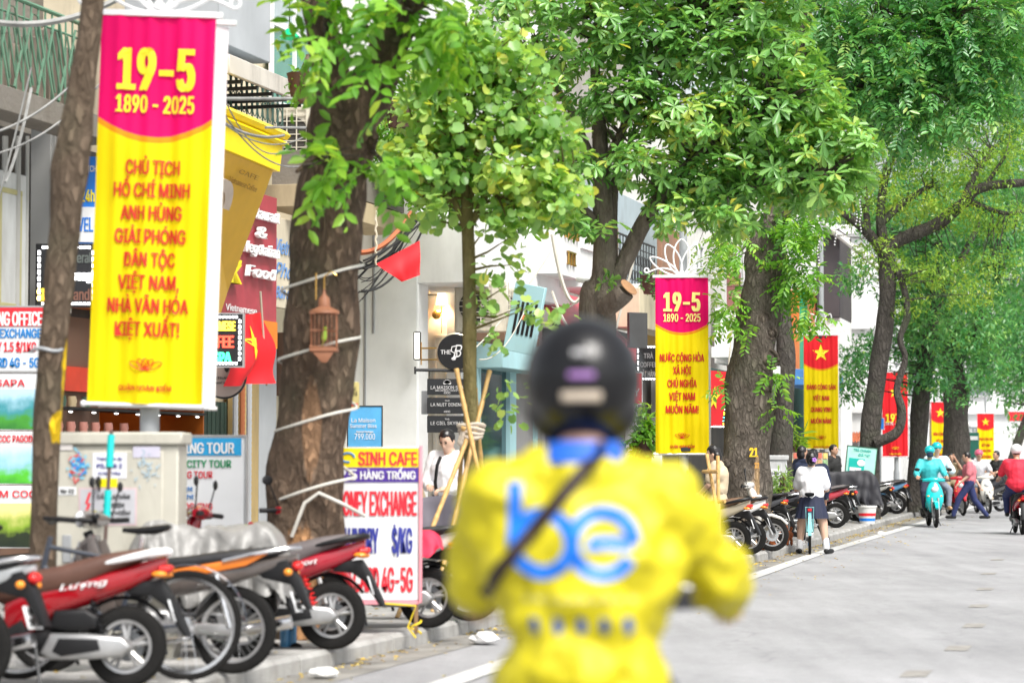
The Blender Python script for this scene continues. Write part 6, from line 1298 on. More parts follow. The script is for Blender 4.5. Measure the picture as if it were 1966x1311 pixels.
# foreground rider
yj = M('yellow jacket', (.56, .485, .003), r=.55, var=.05, sc=8); jeans = M('dark jeans', (.02, .025, .05), r=.8)
FR = pose(RIDE, pelvis=(0, -.02, .90), chest=(0, .03, 1.22), neck=(.0, .05, 1.47), head=(.0, .09, 1.585), shl=(-.185, .03, 1.365), shr=(.185, .03, 1.365), ell=(-.238, .13, 1.175), elr=(.305, .13, 1.185), hal=(-.255, .48, 1.12), har=(.335, .48, 1.12))
rider = person('motorbike rider in bright yellow jacket and black helmet, large and blurred in the foreground', (.155, 5.36, 0), -.05, FR, top=yj, bot=jeans, helmet=None, shoes=blackp, w=1.06, vox=.012, fold=.07, bulk=1.05, mask=None, legw=1.1)
hd_ = Vector(FR['head'])
g = G(); g.ell(hd_+Vector((0, 0, .04)), (.135, .15, .145), 32, 22); g.cap(hd_+Vector((-.055, 0, -.03)), hd_+Vector((.055, 0, -.03)), .075, .075); hm = soft(g, 'helmet', M('gloss black helmet', (.006, .006, .007), r=.3, coat=.2, spec=.3), rider, vox=.008, it=3)
g = G(); g.box(-.045, .045, -.157, -.14, .0, .022, .004); g.v = [(v[0], v[1]-.0+.25*v[0]**2*4, v[2]) for v in g.v]; s1 = g.build('helmet_sticker', M('pale sticker2', (.45, .38, .30), r=.4), rider, loc=hd_+Vector((0, .002, -.01)))
g = G(); g.box(-.03, .03, -.155, -.146, .04, .055, .003); g.build('helmet_sticker', M('violet sticker', (.3, .15, .4), r=.4), rider, loc=hd_)
g = G(); g.tube([(-.02, -.150, .095), (.012, -.152, .095)], .009, 8); g.build('helmet_highlight', alloy, rider, loc=hd_)  # pale tube laid on as a painted highlight of the helmet
g = G(); g.loft([((0, .045, 1.44), (.10, 0, 0), (0, .095, 0)), ((0, .05, 1.475), (.088, 0, 0), (0, .09, 0)), ((0, .055, 1.488), (.082, 0, 0), (0, .085, 0))], 20, 2.2); g.build('collar', M('royal blue collar', (.01, .12, .6), r=.6), rider)
RIDER = rider
# people on the pavement and in the street
whites = M('white tshirt', (.80, .80, .82), r=.8, var=.03)
person('man in white long sleeved t-shirt looking down, standing behind the bamboo staked tree', (W(862, 900, 26).x, 26.2, .12), radians(155), sc_(pose(STAND, hal=(-.1, .30, 1.02), har=(.1, .30, 1.05), ell=(-.25, .06, 1.06), elr=(.25, .06, 1.06), head=(0, .06, 1.545), chest=(0, .01, 1.22)), .985), top=whites, bot=jeans, hair='short', shoes=blackp, skinm=skin2, vox=.010, head_tilt=-.5, fold=.015, sleeve=.95)
p = W(856, 900, 25.98); o = E('backpack_strap', 'black backpack strap over the shoulder of the man in white', 'strap', (p.x-.09, 25.95, 1.0)); g = G(); g.tube([(0, 0, 0), (-.02, -.06, .2), (.0, -.05, .38), (.03, .05, .46)], .02, 6); g.build('webbing', blackp, o)
person('woman in beige dress with bobbed black hair in front of the knotted tree', (W(1391, 900, 33.4).x, 34.6, .12), radians(75), sc_(pose(STAND, hal=(-.05, .34, .84), har=(.12, .26, .80), ell=(-.24, .1, 1.06), elr=(.24, .08, 1.06), head=(0, .06, 1.55)), .90), top=M('beige dress', (.56, .46, .32), r=.8), sleeve=.36, skirt=(M('beige dress', (0,)*3), .90, .48, .14, .26), hair='bob', skinm=skin2, shoes=blackp, head_tilt=-.35, fold=.01)
person('schoolgirl in white shirt and navy skirt with black hair bun standing astride a bicycle', (W(1557, 900, 37).x, 36.95, 0), -.15, sc_(pose(STAND, shl=(-.165, 0, 1.36), shr=(.165, 0, 1.36), hal=(-.2, .38, 1.04), har=(.2, .38, 1.04), ell=(-.255, .12, 1.06), elr=(.255, .12, 1.06), knl=(-.17, .01, .48), knr=(.19, .01, .48), anl=(-.2, -.02, .09), anr=(.24, -.05, .09), chest=(0, .03, 1.2), tol=(-.03, .14, -.04), tor=(.08, .13, -.04)), .92), top=whites, sleeve=.38, skirt=(M('navy skirt', (.015, .02, .05), r=.7), .90, .54, .17, .25), hair='bun', skinm=skin2, shoes=blackp, w=1.02, legw=1.2, fold=.015)
sg_ = [ob for ob in C.objects if ob.get('label', '').startswith('schoolgirl')][0]
for s_ in (-1, 1): x_ = (-.2 if s_ < 0 else .24)*.92; y_ = (-.02 if s_ < 0 else -.05)*.92; g = G(); g.cap((x_, y_-.01, .09), (x_*.97, y_+.01, .21), .047, .05); g.build('sock', whites, sg_)
g = G(); hx = Vector((0.05, -.17, 1.43)); [g.ell(hx+Vector((.022*cos(a*1.26), 0, .022*sin(a*1.26))), (.016, .008, .016), 8, 5) for a in range(5)]; g.build('hair_flower', M('lilac hair flower', (.45, .2, .7)), C.objects[-1] if False else [ob for ob in C.objects if ob.get('label', '').startswith('schoolgirl')][0])
person('person in black clothes and blue sandals stepping off behind the schoolgirl', (W(1572, 900, 38.5).x, 39.2, 0), radians(10), sc_(pose(STAND, knr=(.16, .2, .5), anr=(.22, -.05, .11), anl=(-.05, .3, .1), knl=(-.08, .25, .52)), .95), top=M('navy top', (.02, .03, .07), r=.8), bot=M('black trousers', (.02, .02, .025), r=.8), shoes=M('blue sandals', (.03, .12, .25)), hair='short')
person('man in sunglasses whose head shows over the postcard stand left of the mint board', (W(1608, 900, 52.5).x, 53.2, .12), radians(230), sc_(STAND, .97), top=M('black shirt', (.02, .02, .02), r=.8), bot=jeans, hair='short', shoes=blackp)
tq = M('turquoise jacket', (.05, .52, .55), r=.6); tqh = M('turquoise helmet', (.0, .45, .48), r=.2, coat=.5); navym = M('navy mask', (.03, .05, .09), r=.7)
RG = 'people riding scooters'
person('front rider of the turquoise scooter, in turquoise jacket, helmet and dark mask', (W(1787, 900, 52).x, 52.2, 0), pi-.05, sc_(RIDE, 1.02), top=tq, bot=jeans, helmet=tqh, mask=navym, shoes=blackp, w=1.12, hair=None, group=RG)
person('passenger in turquoise helmet and white sleeves behind the turquoise scooter rider', (W(1800, 900, 52.5).x, 52.75, 0), pi+.1, sc_(pose(RIDE, hal=(-.2, .3, 1.1), har=(.2, .3, 1.1)), 1.07), top=M('pale blue shirt', (.55, .68, .72), r=.8), bot=M('grey trousers', (.2, .22, .27), r=.8), helmet=tqh, shoes=M('tan sandals', (.5, .3, .15)), hair='short', skinm=skin2, group=RG)
person('man in rose shirt and navy trousers striding across the street to the left', (W(1861, 900, 57).x, 57, 0), radians(80), sc_(pose(STAND, anl=(-.08, .40, .12), knl=(-.1, .26, .52), anr=(.08, -.42, .12), knr=(.1, -.12, .50), hal=(-.25, .25, .9), har=(.25, -.22, .88), ell=(-.25, .02, 1.1), elr=(.25, -.08, 1.1), head=(0, .07, 1.55)), .96), top=M('rose shirt', (.56, .16, .19), r=.8), sleeve=.42, bot=M('navy trousers', (.02, .03, .11), r=.8), hair='short', shoes=blackp, skinm=skin2, head_tilt=-.2)
person('rider with raised hands in khaki on the red scooter behind the walking man', (W(1830, 900, 62).x, 62.5, 0), pi+.1, sc_(pose(RIDE, hal=(-.10, .2, 1.52), ell=(-.25, .25, 1.25)), .95), top=M('khaki vest', (.35, .28, .18), r=.8), sleeve=.1, bot=M('khaki shorts', (.4, .32, .2), r=.8), leg=.55, hair='long', shoes=M('orange shoes', (.7, .2, .05)), group=RG)
person('rider with pink helmet and grey t-shirt on the cream scooter', (W(1889, 900, 64).x, 64.8, 0), pi+.03, RIDE, top=M('grey tshirt', (.6, .6, .63), r=.8), sleeve=.4, bot=M('grey shorts', (.2, .22, .25), r=.8), leg=.55, helmet=M('pink helmet', (.6, .12, .2), r=.3), shoes=blackp, group=RG)
person('man in black t-shirt and shorts turned to the right on the dark scooter', (W(1925, 900, 66).x, 66.4, 0), pi-1.1, RIDE, top=M('black shirt', (0,)*3), sleeve=.4, bot=M('black trousers', (0,)*3), leg=.55, hair='short', shoes=M('pale sandals', (.5, .42, .3)), group=RG)
person('man in red polo shirt and white helmet riding away at the right edge', (W(1957, 900, 46.2).x, 46.4, 0), -.1, sc_(pose(RIDE, elr=(.3, .22, 1.1)), 1.02), top=M('red polo', (.70, .02, .05), r=.7), sleeve=.4, bot=M('navy trousers', (0,)*3), helmet=M('white helmet', (.75, .75, .75), r=.25), hair='short', shoes=blackp, w=1.15, group=RG)
person('woman bending by the postcard rack, head behind the schoolgirl', (W(1546, 900, 44).x, 44.5, .12), radians(-60), sc_(STAND, .92), top=M('navy top', (0,)*3), bot=jeans, hair='bob', shoes=blackp)
# poodles
pood = M('rust brown curly fur', (.32, .09, .025), r=.9, var=.35, sc=30, bump=.8, bsc=60)
for lb, px, d, rz in (('rust brown poodle standing on the kerb left of the schoolgirl', 1511, 37.2, 2.7), ('second rust brown poodle tucked beside the pale scooter wheel', 1474, 35.2, 1.9)):
    p = SX(d, .25); o = E('dog', lb, 'dog', (W(px, 900, d).x, d, .12), rz, 'poodles on the pavement'); o.scale = (.62,)*3; g = G()
    g.cap((0, -.16, .27), (0, .12, .29), .085, .10); g.cap((0, .14, .32), (0, .22, .43), .065, .06); g.ell((0, .25, .46), (.065, .07, .07)); g.cap((0, .29, .45), (0, .36, .42), .035, .025)
    for sx in (-.05, .05): g.cap((sx, .12, .25), (sx, .13, .04), .042, .035); g.cap((sx, -.13, .26), (sx, -.06, .17), .06, .045); g.cap((sx, -.06, .17), (sx, -.17, .12), .04, .034); g.cap((sx, -.17, .12), (sx, -.16, .03), .033, .034); g.cap((sx*1.3, .24, .47), (sx*1.5, .22, .38), .03, .03)
    g.cap((0, -.22, .32), (0, -.30, .42), .025, .035); soft(g, 'body', pood, o, vox=.012, it=1, noise=.035, nsc=.02)
    g = G(); g.ell((0, .385, .425), (.012, .01, .01), 8, 5); [g.ell((s*.028, .305, .475), (.008, .008, .008), 6, 4) for s in (-1, 1)]; g.build('eyes', blackp, o)
# ---------------------------------------------------------------- trees
def leafmesh(name, B, D, U, Ln, Wd, mat, parent, shape='oval', tint=None, kind='stuff', droop=.12):
    D = D/np.linalg.norm(D, axis=1, keepdims=True); Sd = np.cross(D, U); n_ = np.linalg.norm(Sd, axis=1, keepdims=True); n_[n_ < 1e-5] = 1; Sd = Sd/n_; Nn = np.cross(Sd, D)
    if shape == 'oval': T_ = [(0, 0, 0), (.28, .42, .06), (.66, .44, .04), (1, 0, -droop), (.66, -.44, .04), (.28, -.42, .06)]; Fs = [(0, 1, 2, 3), (0, 3, 4, 5)]
    elif shape == 'obov': T_ = [(0, 0, 0), (.45, .32, .05), (.8, .46, .02), (1, 0, -droop), (.8, -.46, .02), (.45, -.32, .05)]; Fs = [(0, 1, 2, 3), (0, 3, 4, 5)]
    elif shape == 'round': T_ = [(.06, 0, -.02), (0, .3, .08), (.4, .52, .06), (.85, .36, -.05), (.98, 0, -.12), (.85, -.36, -.05), (.4, -.52, .06), (0, -.3, .08)]; Fs = [(0, 1, 2, 3, 4), (0, 4, 5, 6, 7)]
    else: T_ = [(0, 0, 0), (.5, .42, .05), (1, 0, -droop), (.5, -.42, .05)]; Fs = [(0, 1, 2, 3)]
    n, k = len(B), len(T_); V = np.empty((n, k, 3), np.float32)
    for i, (a, b_, c) in enumerate(T_): V[:, i] = B+D*(Ln*a)[:, None]+Sd*(Wd*b_)[:, None]+Nn*(Ln*c)[:, None]
    me = bpy.data.meshes.new(name); me.vertices.add(n*k); me.vertices.foreach_set('co', V.ravel())
    off = np.arange(n)*k; loops = []; 
    tot = sum(len(f) for f in Fs); arr = np.concatenate([np.array(f) for f in Fs]); L_ = (off[:, None]+arr[None]).ravel().astype(np.int32)
    me.loops.add(len(L_)); me.loops.foreach_set('vertex_index', L_)
    sizes = np.tile([len(f) for f in Fs], n); st = np.concatenate([[0], np.cumsum(sizes)[:-1]]).astype(np.int32)
    me.polygons.add(len(sizes)); me.polygons.foreach_set('loop_start', st); me.polygons.foreach_set('loop_total', sizes.astype(np.int32))
    me.update(calc_edges=True); me.materials.append(mat)
    at = me.attributes.new('tint', 'FLOAT', 'POINT'); tt = rng.random(n) if tint is None else tint; at.data.foreach_set('value', np.repeat(tt, k).astype(np.float32))
    o = bpy.data.objects.new(name, me); C.objects.link(o)
    if parent: o.parent = parent
    if kind: o['kind'] = kind
    return o
def unit(n): v = rng.normal(size=(n, 3)); return v/np.linalg.norm(v, axis=1, keepdims=True)
def crown(parent, clumps, mode, L, asp, mat, k=7, shape='oval', nm='crown', spread=1.0, twig=None, up=.6, sz=.25, roots=None, brm=None, droopz=.25):
    base = np.array(parent.location); P = []; O_ = []; TT = []
    for (px, py, d, rx, ry, rd, n) in clumps:
        c = np.array(W(px, py, d))-base; kk = d/F; r = np.array([rx*kk, rd, ry*kk]); u_ = unit(n); rad = rng.random(n)**(1/2.4); p = c+u_*rad[:, None]*r
        # uneven outline
        ph = rng.random(3)*6; p += .10*r*np.sin(p[:, ::-1]*np.array([3.1, 2.3, 2.7])/max(.3, r.min())*1.2+ph)
        P.append(p); o = u_/r; o /= np.linalg.norm(o, axis=1, keepdims=True); O_.append(o); TT.append(np.clip(rng.normal(.46, .08)+rng.normal(0, .10, n)+.0, 0, 1))
    P = np.concatenate(P); O_ = np.concatenate(O_); TT = np.concatenate(TT); n = len(P)
    ax = O_*.55+np.array([0, 0, up])+unit(n)*.55; ax /= np.linalg.norm(ax, axis=1, keepdims=True)
    if mode == 'rosette':
        B = np.repeat(P, k, 0); A = np.repeat(ax, k, 0); a = np.tile(np.arange(k)*2*pi/k, n)+np.repeat(rng.random(n)*6.3, k)+rng.normal(0, .2, n*k)
        X = np.cross(A, np.array([.3, .9, .1])); X /= np.linalg.norm(X, axis=1, keepdims=True); Y = np.cross(A, X)
        D = X*np.cos(a)[:, None]+Y*np.sin(a)[:, None]+A*(.28+rng.normal(0, .2, n*k))[:, None]-np.array([0, 0, droopz]); U = A
    elif mode == 'pinnate':
        R = O_*.7+unit(n)*.5+np.array([0, 0, -.35]); R /= np.linalg.norm(R, axis=1, keepdims=True); Sd = np.cross(R, np.array([0, 0, 1.])+unit(n)*.5); Sd /= np.linalg.norm(Sd, axis=1, keepdims=True)
        i = np.tile(np.arange(k), n); sg = np.where(i % 2 == 0, 1., -1.); pos = (i//2+.6)*L*.55; Rr = np.repeat(R, k, 0); SS_ = np.repeat(Sd, k, 0)
        B = np.repeat(P, k, 0)+Rr*pos[:, None]-np.array([0, 0, 1.])*(pos**2*.6)[:, None]; D = SS_*sg[:, None]*.85+Rr*.5-np.array([0, 0, .25])+unit(n*k)*.15; U = np.cross(SS_, Rr)+unit(n*k)*.3
    else:
        B = np.repeat(P, k, 0)+unit(n*k)*(L*1.1); D = unit(n*k)+np.repeat(O_, k, 0)*.5-np.array([0, 0, .35]); U = unit(n*k)*.6+np.array([0, 0, 1.])+np.repeat(O_, k, 0)*.4
    m = len(B); Ln = L*(1+rng.normal(0, sz, m)).clip(.4, 1.7); T2 = np.clip(np.repeat(TT, k)+rng.normal(0, .15, m), 0, .92); hot = rng.random(m) < .012; T2[hot] = 1
    o = leafmesh(nm, B, D, U, Ln, Ln*asp, mat, parent, shape, T2)
    if roots is not None and brm is not None:     # fine twigs from the limbs to some of the sprays
        RT = np.array([list(r) for r in roots])-base; idx = rng.choice(n, min(n, twig), replace=False); g = G()
        for q in idx:
            p = P[q]; r = RT[np.argmin(((RT-p)**2).sum(1)+rng.random(len(RT))*.3)]; mid = (p+r)/2+rng.normal(0, .06, 3)*np.linalg.norm(p-r); g.tube([r, mid, p], [.018*min(1.5, L/.1), .010, .003], 4, cap=False)
        t = g.build('twigs', brm, parent, kind='stuff', fix=False)
    return o
def limb(g, pts, n=10, rough=.06, bumps=0):
    """pts: (px, py, d, radius_px)"""
    Q = [W(a, b_, c) for a, b_, c, r in pts]; R = [r*c/F for a, b_, c, r in pts]; P = []; RR = []
    for i in range(len(Q)-1):
        a = Q[max(i-1, 0)]; b_, c = Q[i], Q[i+1]; e = Q[min(i+2, len(Q)-1)]; m = 6
        for j in range(m):
            t = j/m; P.append(.5*((2*b_)+(-a+c)*t+(2*a-5*b_+4*c-e)*t*t+(-a+3*b_-3*c+e)*t**3)); RR.append(R[i]*(1-t)+R[i+1]*t)
    P.append(Q[-1]); RR.append(R[-1]); s = len(g.v); g.tube(P, RR, n)
    ph = [random.uniform(0, 6) for _ in range(4)]
    cnt_ = len(g.v)-s
    for i in range(s, len(g.v)):
        rI, aI = divmod(i-s, n); rI = min(rI, len(P)-1); c = P[rI]; v = Vector(g.v[i]); f = 1+rough*(sin(aI*2*pi/n*3+ph[0]+rI*.35)+.7*sin(aI*2*pi/n*2+ph[1]-rI*.6)+.6*sin(rI*1.1+ph[2]+aI))
        g.v[i] = tuple(c+(v-c)*f)
    return P
def tree(label, kind, trunk, limbs, barkm, n=14, rough=.06, group='street trees along the kerb'):
    (a, b_, c, r) = trunk[0]; base = W(a, b_, c); z0 = base.z
    o = E(kind, label, 'tree', base, 0, group); g = G(); roots = list(limb(g, trunk, n, rough)); g.v = [tuple(Vector(v)-base) for v in g.v]; tr = g.build('trunk', barkm, o); 
    for l in limbs: g = G(); roots += limb(g, l, 8 if n < 14 else 10, rough*.8)[2:]; g.v = [tuple(Vector(v)-base) for v in g.v]; g.build('limb', barkm, tr)
    return o, roots[4:], tr
def gy(d): return 880+(CH-.12)*F/d        # pavement line at depth d
bk1 = bark('dark furrowed bark', (.065, .052, .042), (.26, .215, .175), 9, 1.0)
bkBig = bark('big trunk bark', (.055, .042, .032), (.31, .215, .15), 9, 1.0, [(-.02, -.30+.6, .17, .52, (.50, .27, .13), 1.1), (.05, 1.55, .07, .35, (.40, .24, .14), 1.2)])
bkKnot = bark('knotted trunk bark', (.065, .055, .045), (.27, .23, .19), 9, 1.0, [(.10, .55, .07, .60, (.40, .29, .20), 1.7), (.16, .95, .04, .45, (.46, .31, .17), 1.7)])
bkThin = bark('thin trunk bark', (.085, .06, .04), (.26, .195, .14), 9, .9, [(.155, 1.72, .030, .30, (.85, .55, .02), 1.6), (.11, 1.52, .05, .10, (.85, .55, .02), 1.8)]); bk2 = bark('brown smooth bark', (.14, .10, .07), (.30, .24, .18), 7, .5); bk3 = bark('dark grey bark', (.05, .045, .04), (.14, .125, .11), 7, .9); bk4 = bark('young olive bark', (.10, .085, .03), (.27, .22, .10), 14, .4)
lmA = leafmat('drooping broad leaf', [(.06, .20, .02), (.13, .35, .035), (.24, .50, .05), (.46, .62, .08)], .4)
lmB = leafmat('lime round leaf', [(.13, .30, .07), (.24, .46, .13), (.40, .62, .19), (.60, .62, .12)], .45)
lmC = leafmat('rosette glossy leaf', [(.08, .22, .05), (.16, .38, .09), (.29, .55, .15), (.60, .60, .12)], .35, .3)
lmD = leafmat('pinnate green leaf', [(.035, .15, .04), (.08, .28, .07), (.18, .43, .11), (.40, .54, .14)], .35, .32)
lmE = leafmat('small olive lime leaf', [(.09, .21, .025), (.17, .35, .045), (.30, .50, .07), (.46, .52, .08)], .45)
lmF = leafmat('far dense green leaf', [(.03, .14, .05), (.07, .27, .08), (.15, .40, .11), (.32, .53, .12)], .35)
# thin leaning tree at left
d = 15.6
o, rt, _ = tree('thin leaning brown trunk left of the first banner', 'thin_tree', [(78, gy(d), d, 28), (88, 900, d, 26), (98, 700, d, 27), (112, 560, d, 28), (126, 430, d, 30), (132, 330, d, 36), (146, 250, d, 33), (160, 150, d, 25), (178, 0, d, 22), (200, -260, d, 17), (215, -600, d, 9)], [[(190, -200, d, 10), (120, -420, d+.3, 6), (60, -560, d+.4, 3)], [(205, -380, d, 9), (300, -560, d-.3, 5)]], bkThin, 16, .05)
crown(o, [(120, -600, d, 230, 110, .9, 60), (300, -680, d, 200, 110, .9, 60), (190, -800, d, 240, 120, 1, 80)], 'single', .11, .5, lmA, k=8, roots=rt, twig=60, brm=bk2)
g = G(); b0 = o.location; c = W(92, 672, d); g.tube([tuple(c-b0+Vector((.105*cos(a*.4), .105*sin(a*.4), .01*sin(a*1.3)))) for a in range(17)], .012, 6); g.build('wire_tie', steel, o)
# big dark trunk with coiled hose
d = 18.1
o, rt, trk = tree('big dark furrowed trunk wrapped in white hose with a birdcage hung on it', 'old_tree', [(590, gy(d), d, 84), (586, 1060, d, 76), (590, 900, d, 70), (605, 760, d, 70), (618, 600, d, 70), (630, 450, d, 68), (640, 330, d, 64), (655, 250, d, 66), (672, 190, d, 60)],
    [[(640, 300, d, 50), (640, 180, d, 38), (618, 60, d, 33), (600, -60, d, 30), (580, -300, d, 22)], [(655, 260, d, 52), (700, 190, d, 52), (738, 110, d, 40), (775, 20, d-.2, 34), (840, -120, d-.4, 26), (900, -320, d-.5, 14)], [(690, 350, d, 14), (705, 300, d, 12), (720, 260, d-.2, 8)], [(640, 330, d-.3, 12), (610, 300, d-.5, 7), (570, 330, d-.7, 4)]], bkBig, 26, .06)
crown(o, [(720, 0, d-.6, 110, 36, .5, 22), (640, 70, d-.7, 36, 44, .3, 8), (820, 30, d-.5, 60, 50, .5, 30), (745, 120, d-.6, 40, 36, .4, 5), (690, 300, d-.5, 60, 30, .35, 8), (635, 325, d-.6, 40, 24, .3, 7), (720, 345, d-.5, 40, 22, .3, 7), (600, 80, d-.5, 12, 40, .2, 3), (620, 10, d-.5, 40, 24, .3, 6), (860, 50, d-.4, 30, 50, .3, 14),
          (500, -380, d, 300, 90, 1.3, 40), (850, -340, d-.5, 300, 120, 1.3, 60)], 'pinnate', .135, .46, lmA, k=9, shape='oval', roots=rt, twig=50, brm=bk1, sz=.2)
b0 = o.location; PHs = [((705, 508), (690, 487), (560, 512)), ((545, 632), (600, 628), (680, 598)), ((528, 775), (600, 752), (672, 728)), ((515, 968), (590, 932), (660, 895))]
def axis_at(py): return 590+(1060-py)*.048+4, 74 if py > 900 else 70
hs_ = E('hose', 'pale hose coiled round the big dark trunk in loops', 'hose', W(590, 900, d)); g = G(); pts = []
for q in range(0, 141):
    a = q/140; py = 500+a*470; cxp, rp = axis_at(py); rp += 7; th = pi*(.0)+a*2*pi*3.5; pyy = py+26*cos(th)*(1 if True else 0)
    pts.append(W(cxp+rp*cos(th), pyy-18*cos(th), d-rp*d/F*sin(th)))
g.tube([p-hs_.location+Vector((0, 0, .025*sin(i*.31)+.015*sin(i*.13))) for i, p in enumerate(pts)], .0115, 8); 
pl = [W(560, 1030, d-.30), W(585, 965, d-.33), W(612, 946, d-.33), W(660, 968, d-.30), W(700, 990, d-.1)]; g.tube([p-hs_.location for p in pl], .014, 8); g.build('tube', M('pale hose', (.62, .60, .54), r=.4), hs_)
# birdcage
dc = d-.46; k = dc/F; bc = E('birdcage', 'ornate small wooden birdcage with a green bird perched inside, hung on the big trunk', 'birdcage', W(622, 668, dc)); wd_ = M('reddish bamboo', (.27, .11, .055), r=.6)
g = G(); w_ = 24*k; h_ = 66*k
for (z_, r_) in ((0, w_), (.006, w_*1.05), (h_*.5, w_), (h_, w_)): g.tube([(-r_, -r_, z_), (r_, -r_, z_), (r_, r_, z_), (-r_, r_, z_)], .007, 5, closed=True)
for q in range(7): x_ = -w_+2*w_*q/6; [g.tube([(x_, yy, 0), (x_, yy, h_)], .003, 4) for yy in (-w_, w_)]; [g.tube([(xx, x_, 0), (xx, x_, h_)], .003, 4) for xx in (-w_, w_)]
g.build('bars', wd_, bc); g = G(); g.lathe([(0, h_), (w_*1.25, h_), (w_*1.2, h_+.02), (w_*.5, h_+.05), (w_*.45, h_+.11), (w_*.15, h_+.14), (0, h_+.2)], 12); g.build('roof', wd_, bc); g = G(); g.tube([(0, 0, h_+.18), (-.0, 0, h_+.27), (.05, 0, h_+.31), (.09, 0, h_+.28)], .006, 6); g.tube([(-.06, 0, h_+.1), (-.06, 0, h_+.3)], .006, 6); g.build('hook', br, bc)
g = G(); g.box(-w_*1.1, w_*1.1, -w_*1.1, w_*1.1, -.03, 0, .005); g.slab([(-w_*.9, -.03), (w_*.9, -.03), (w_*.3, -.11), (-w_*.1, -.11)], -w_, -w_*.8, b=.004, plane='y'); g.build('tray', wd_, bc)
bd = E('bird', 'small green and orange bird perched inside the wooden cage', 'bird', W(622, 650, dc)); g = G(); g.cap((0, 0, 0), (.005, 0, .05), .02, .018); g.ell((.008, -.004, .075), (.015, .015, .015)); g.cap((0, 0, 0), (-.015, .02, -.06), .01, .004); g.build('body', M('green feathers', (.3, .5, .05)), bd); g = G(); g.cap((.008, -.018, .074), (.008, -.03, .07), .004, .002); g.build('beak', orangel, bd)
# staked young tree
d = 22
o, rt, _ = tree('slender young round-leaved tree tied to bamboo stakes', 'young_tree', [(908, gy(d), d, 17), (906, 900, d, 15), (902, 700, d, 13), (900, 520, d, 13), (898, 430, d, 12), (893, 330, d, 9), (890, 200, d, 6), (895, 90, d, 4)],
    [[(900, 450, d, 8), (870, 380, d, 6), (835, 300, d+.1, 4), (800, 230, d+.1, 2.5)], [(898, 440, d, 9), (925, 390, d, 7), (960, 300, d-.1, 5), (1000, 200, d-.1, 3)], [(900, 420, d, 7), (915, 300, d, 5), (940, 160, d, 3)], [(897, 380, d, 6), (860, 240, d, 4), (830, 130, d, 2.5)], [(925, 390, d, 5), (1000, 370, d-.1, 3), (1080, 360, d-.1, 2)]], bk4, 12, .05)
crown(o, [(890, 120, d, 95, 70, .6, 129), (960, 130, d-.1, 90, 80, .6, 142), (830, 200, d, 75, 70, .6, 102), (1000, 230, d-.1, 80, 75, .6, 129), (900, 240, d, 80, 60, .6, 88), (800, 300, d, 60, 50, .5, 74), (880, 330, d, 90, 50, .6, 88), (1000, 340, d-.2, 90, 45, .6, 102), (1080, 370, d-.2, 60, 28, .5, 40), (1060, 270, d-.2, 50, 50, .5, 54), (960, 420, d-.1, 60, 40, .5, 40), (840, 400, d, 60, 30, .5, 30), (960, 500, d-.1, 45, 60, .4, 16), (930, 560, d, 30, 40, .3, 6), (1040, 590, d-.3, 50, 25, .3, 9), (950, 640, d, 40, 60, .3, 6), (1040, 400, d-.2, 60, 40, .4, 34), (765, 330, d, 40, 25, .4, 27), (980, 770, d, 30, 60, .3, 8), (900, 60, d, 60, 30, .5, 54)],
      'single', .086, .95, lmB, k=4, shape='round', roots=rt, twig=260, brm=bk4, sz=.2)
st = E('bamboo_stakes', 'bamboo stakes lashed with cloth round the slender young tree', 'stakes', W(905, gy(22), 22)); bam = M('bamboo', (.55, .34, .12), r=.45, var=.25, sc=14)
for (a, b_) in (((876, 708, 21.8), (918, 905, 21.6)), ((912, 745, 22.1), (925, 905, 22.3)), ((940, 712, 22.2), (912, 830, 21.9)), ((896, 845, 21.7), (832, 1008, 21.0)), ((890, 820, 21.8), (880, 960, 22.5))):
    A_, B_ = W(*a), W(*b_); dr = (B_-A_).normalized(); B_ = A_+dr*((A_.z-.12)/max(.2, -dr.z)); B_ = A_+(B_-A_)*min(1, 2.3/(B_-A_).length) if False else B_; g = G(); n = 26; pts = [A_.lerp(B_, i/n)-st.location for i in range(n+1)]; g.tube(pts, [.020+(.004 if i % 4 == 0 else 0) for i in range(n+1)], 9); g.build('stake', bam, st)
g = G(); c = W(905, 828, 21.9)-st.location; 
for q in range(4): g.tube([tuple(c+Vector((.09*cos(a*.45+q)*(1+.1*q), .09*sin(a*.45+q), -.05+.035*q+.012*sin(a+q)))) for a in range(15)], .02, 6)
g.tube([c+Vector((-.07, -.07, 0)), c+Vector((-.10, -.1, -.10)), c+Vector((-.06, -.11, -.16))], [.025, .03, .015], 7); g.build('cloth_tie', M('beige rag', (.55, .47, .38), r=.9, bump=.6), st)
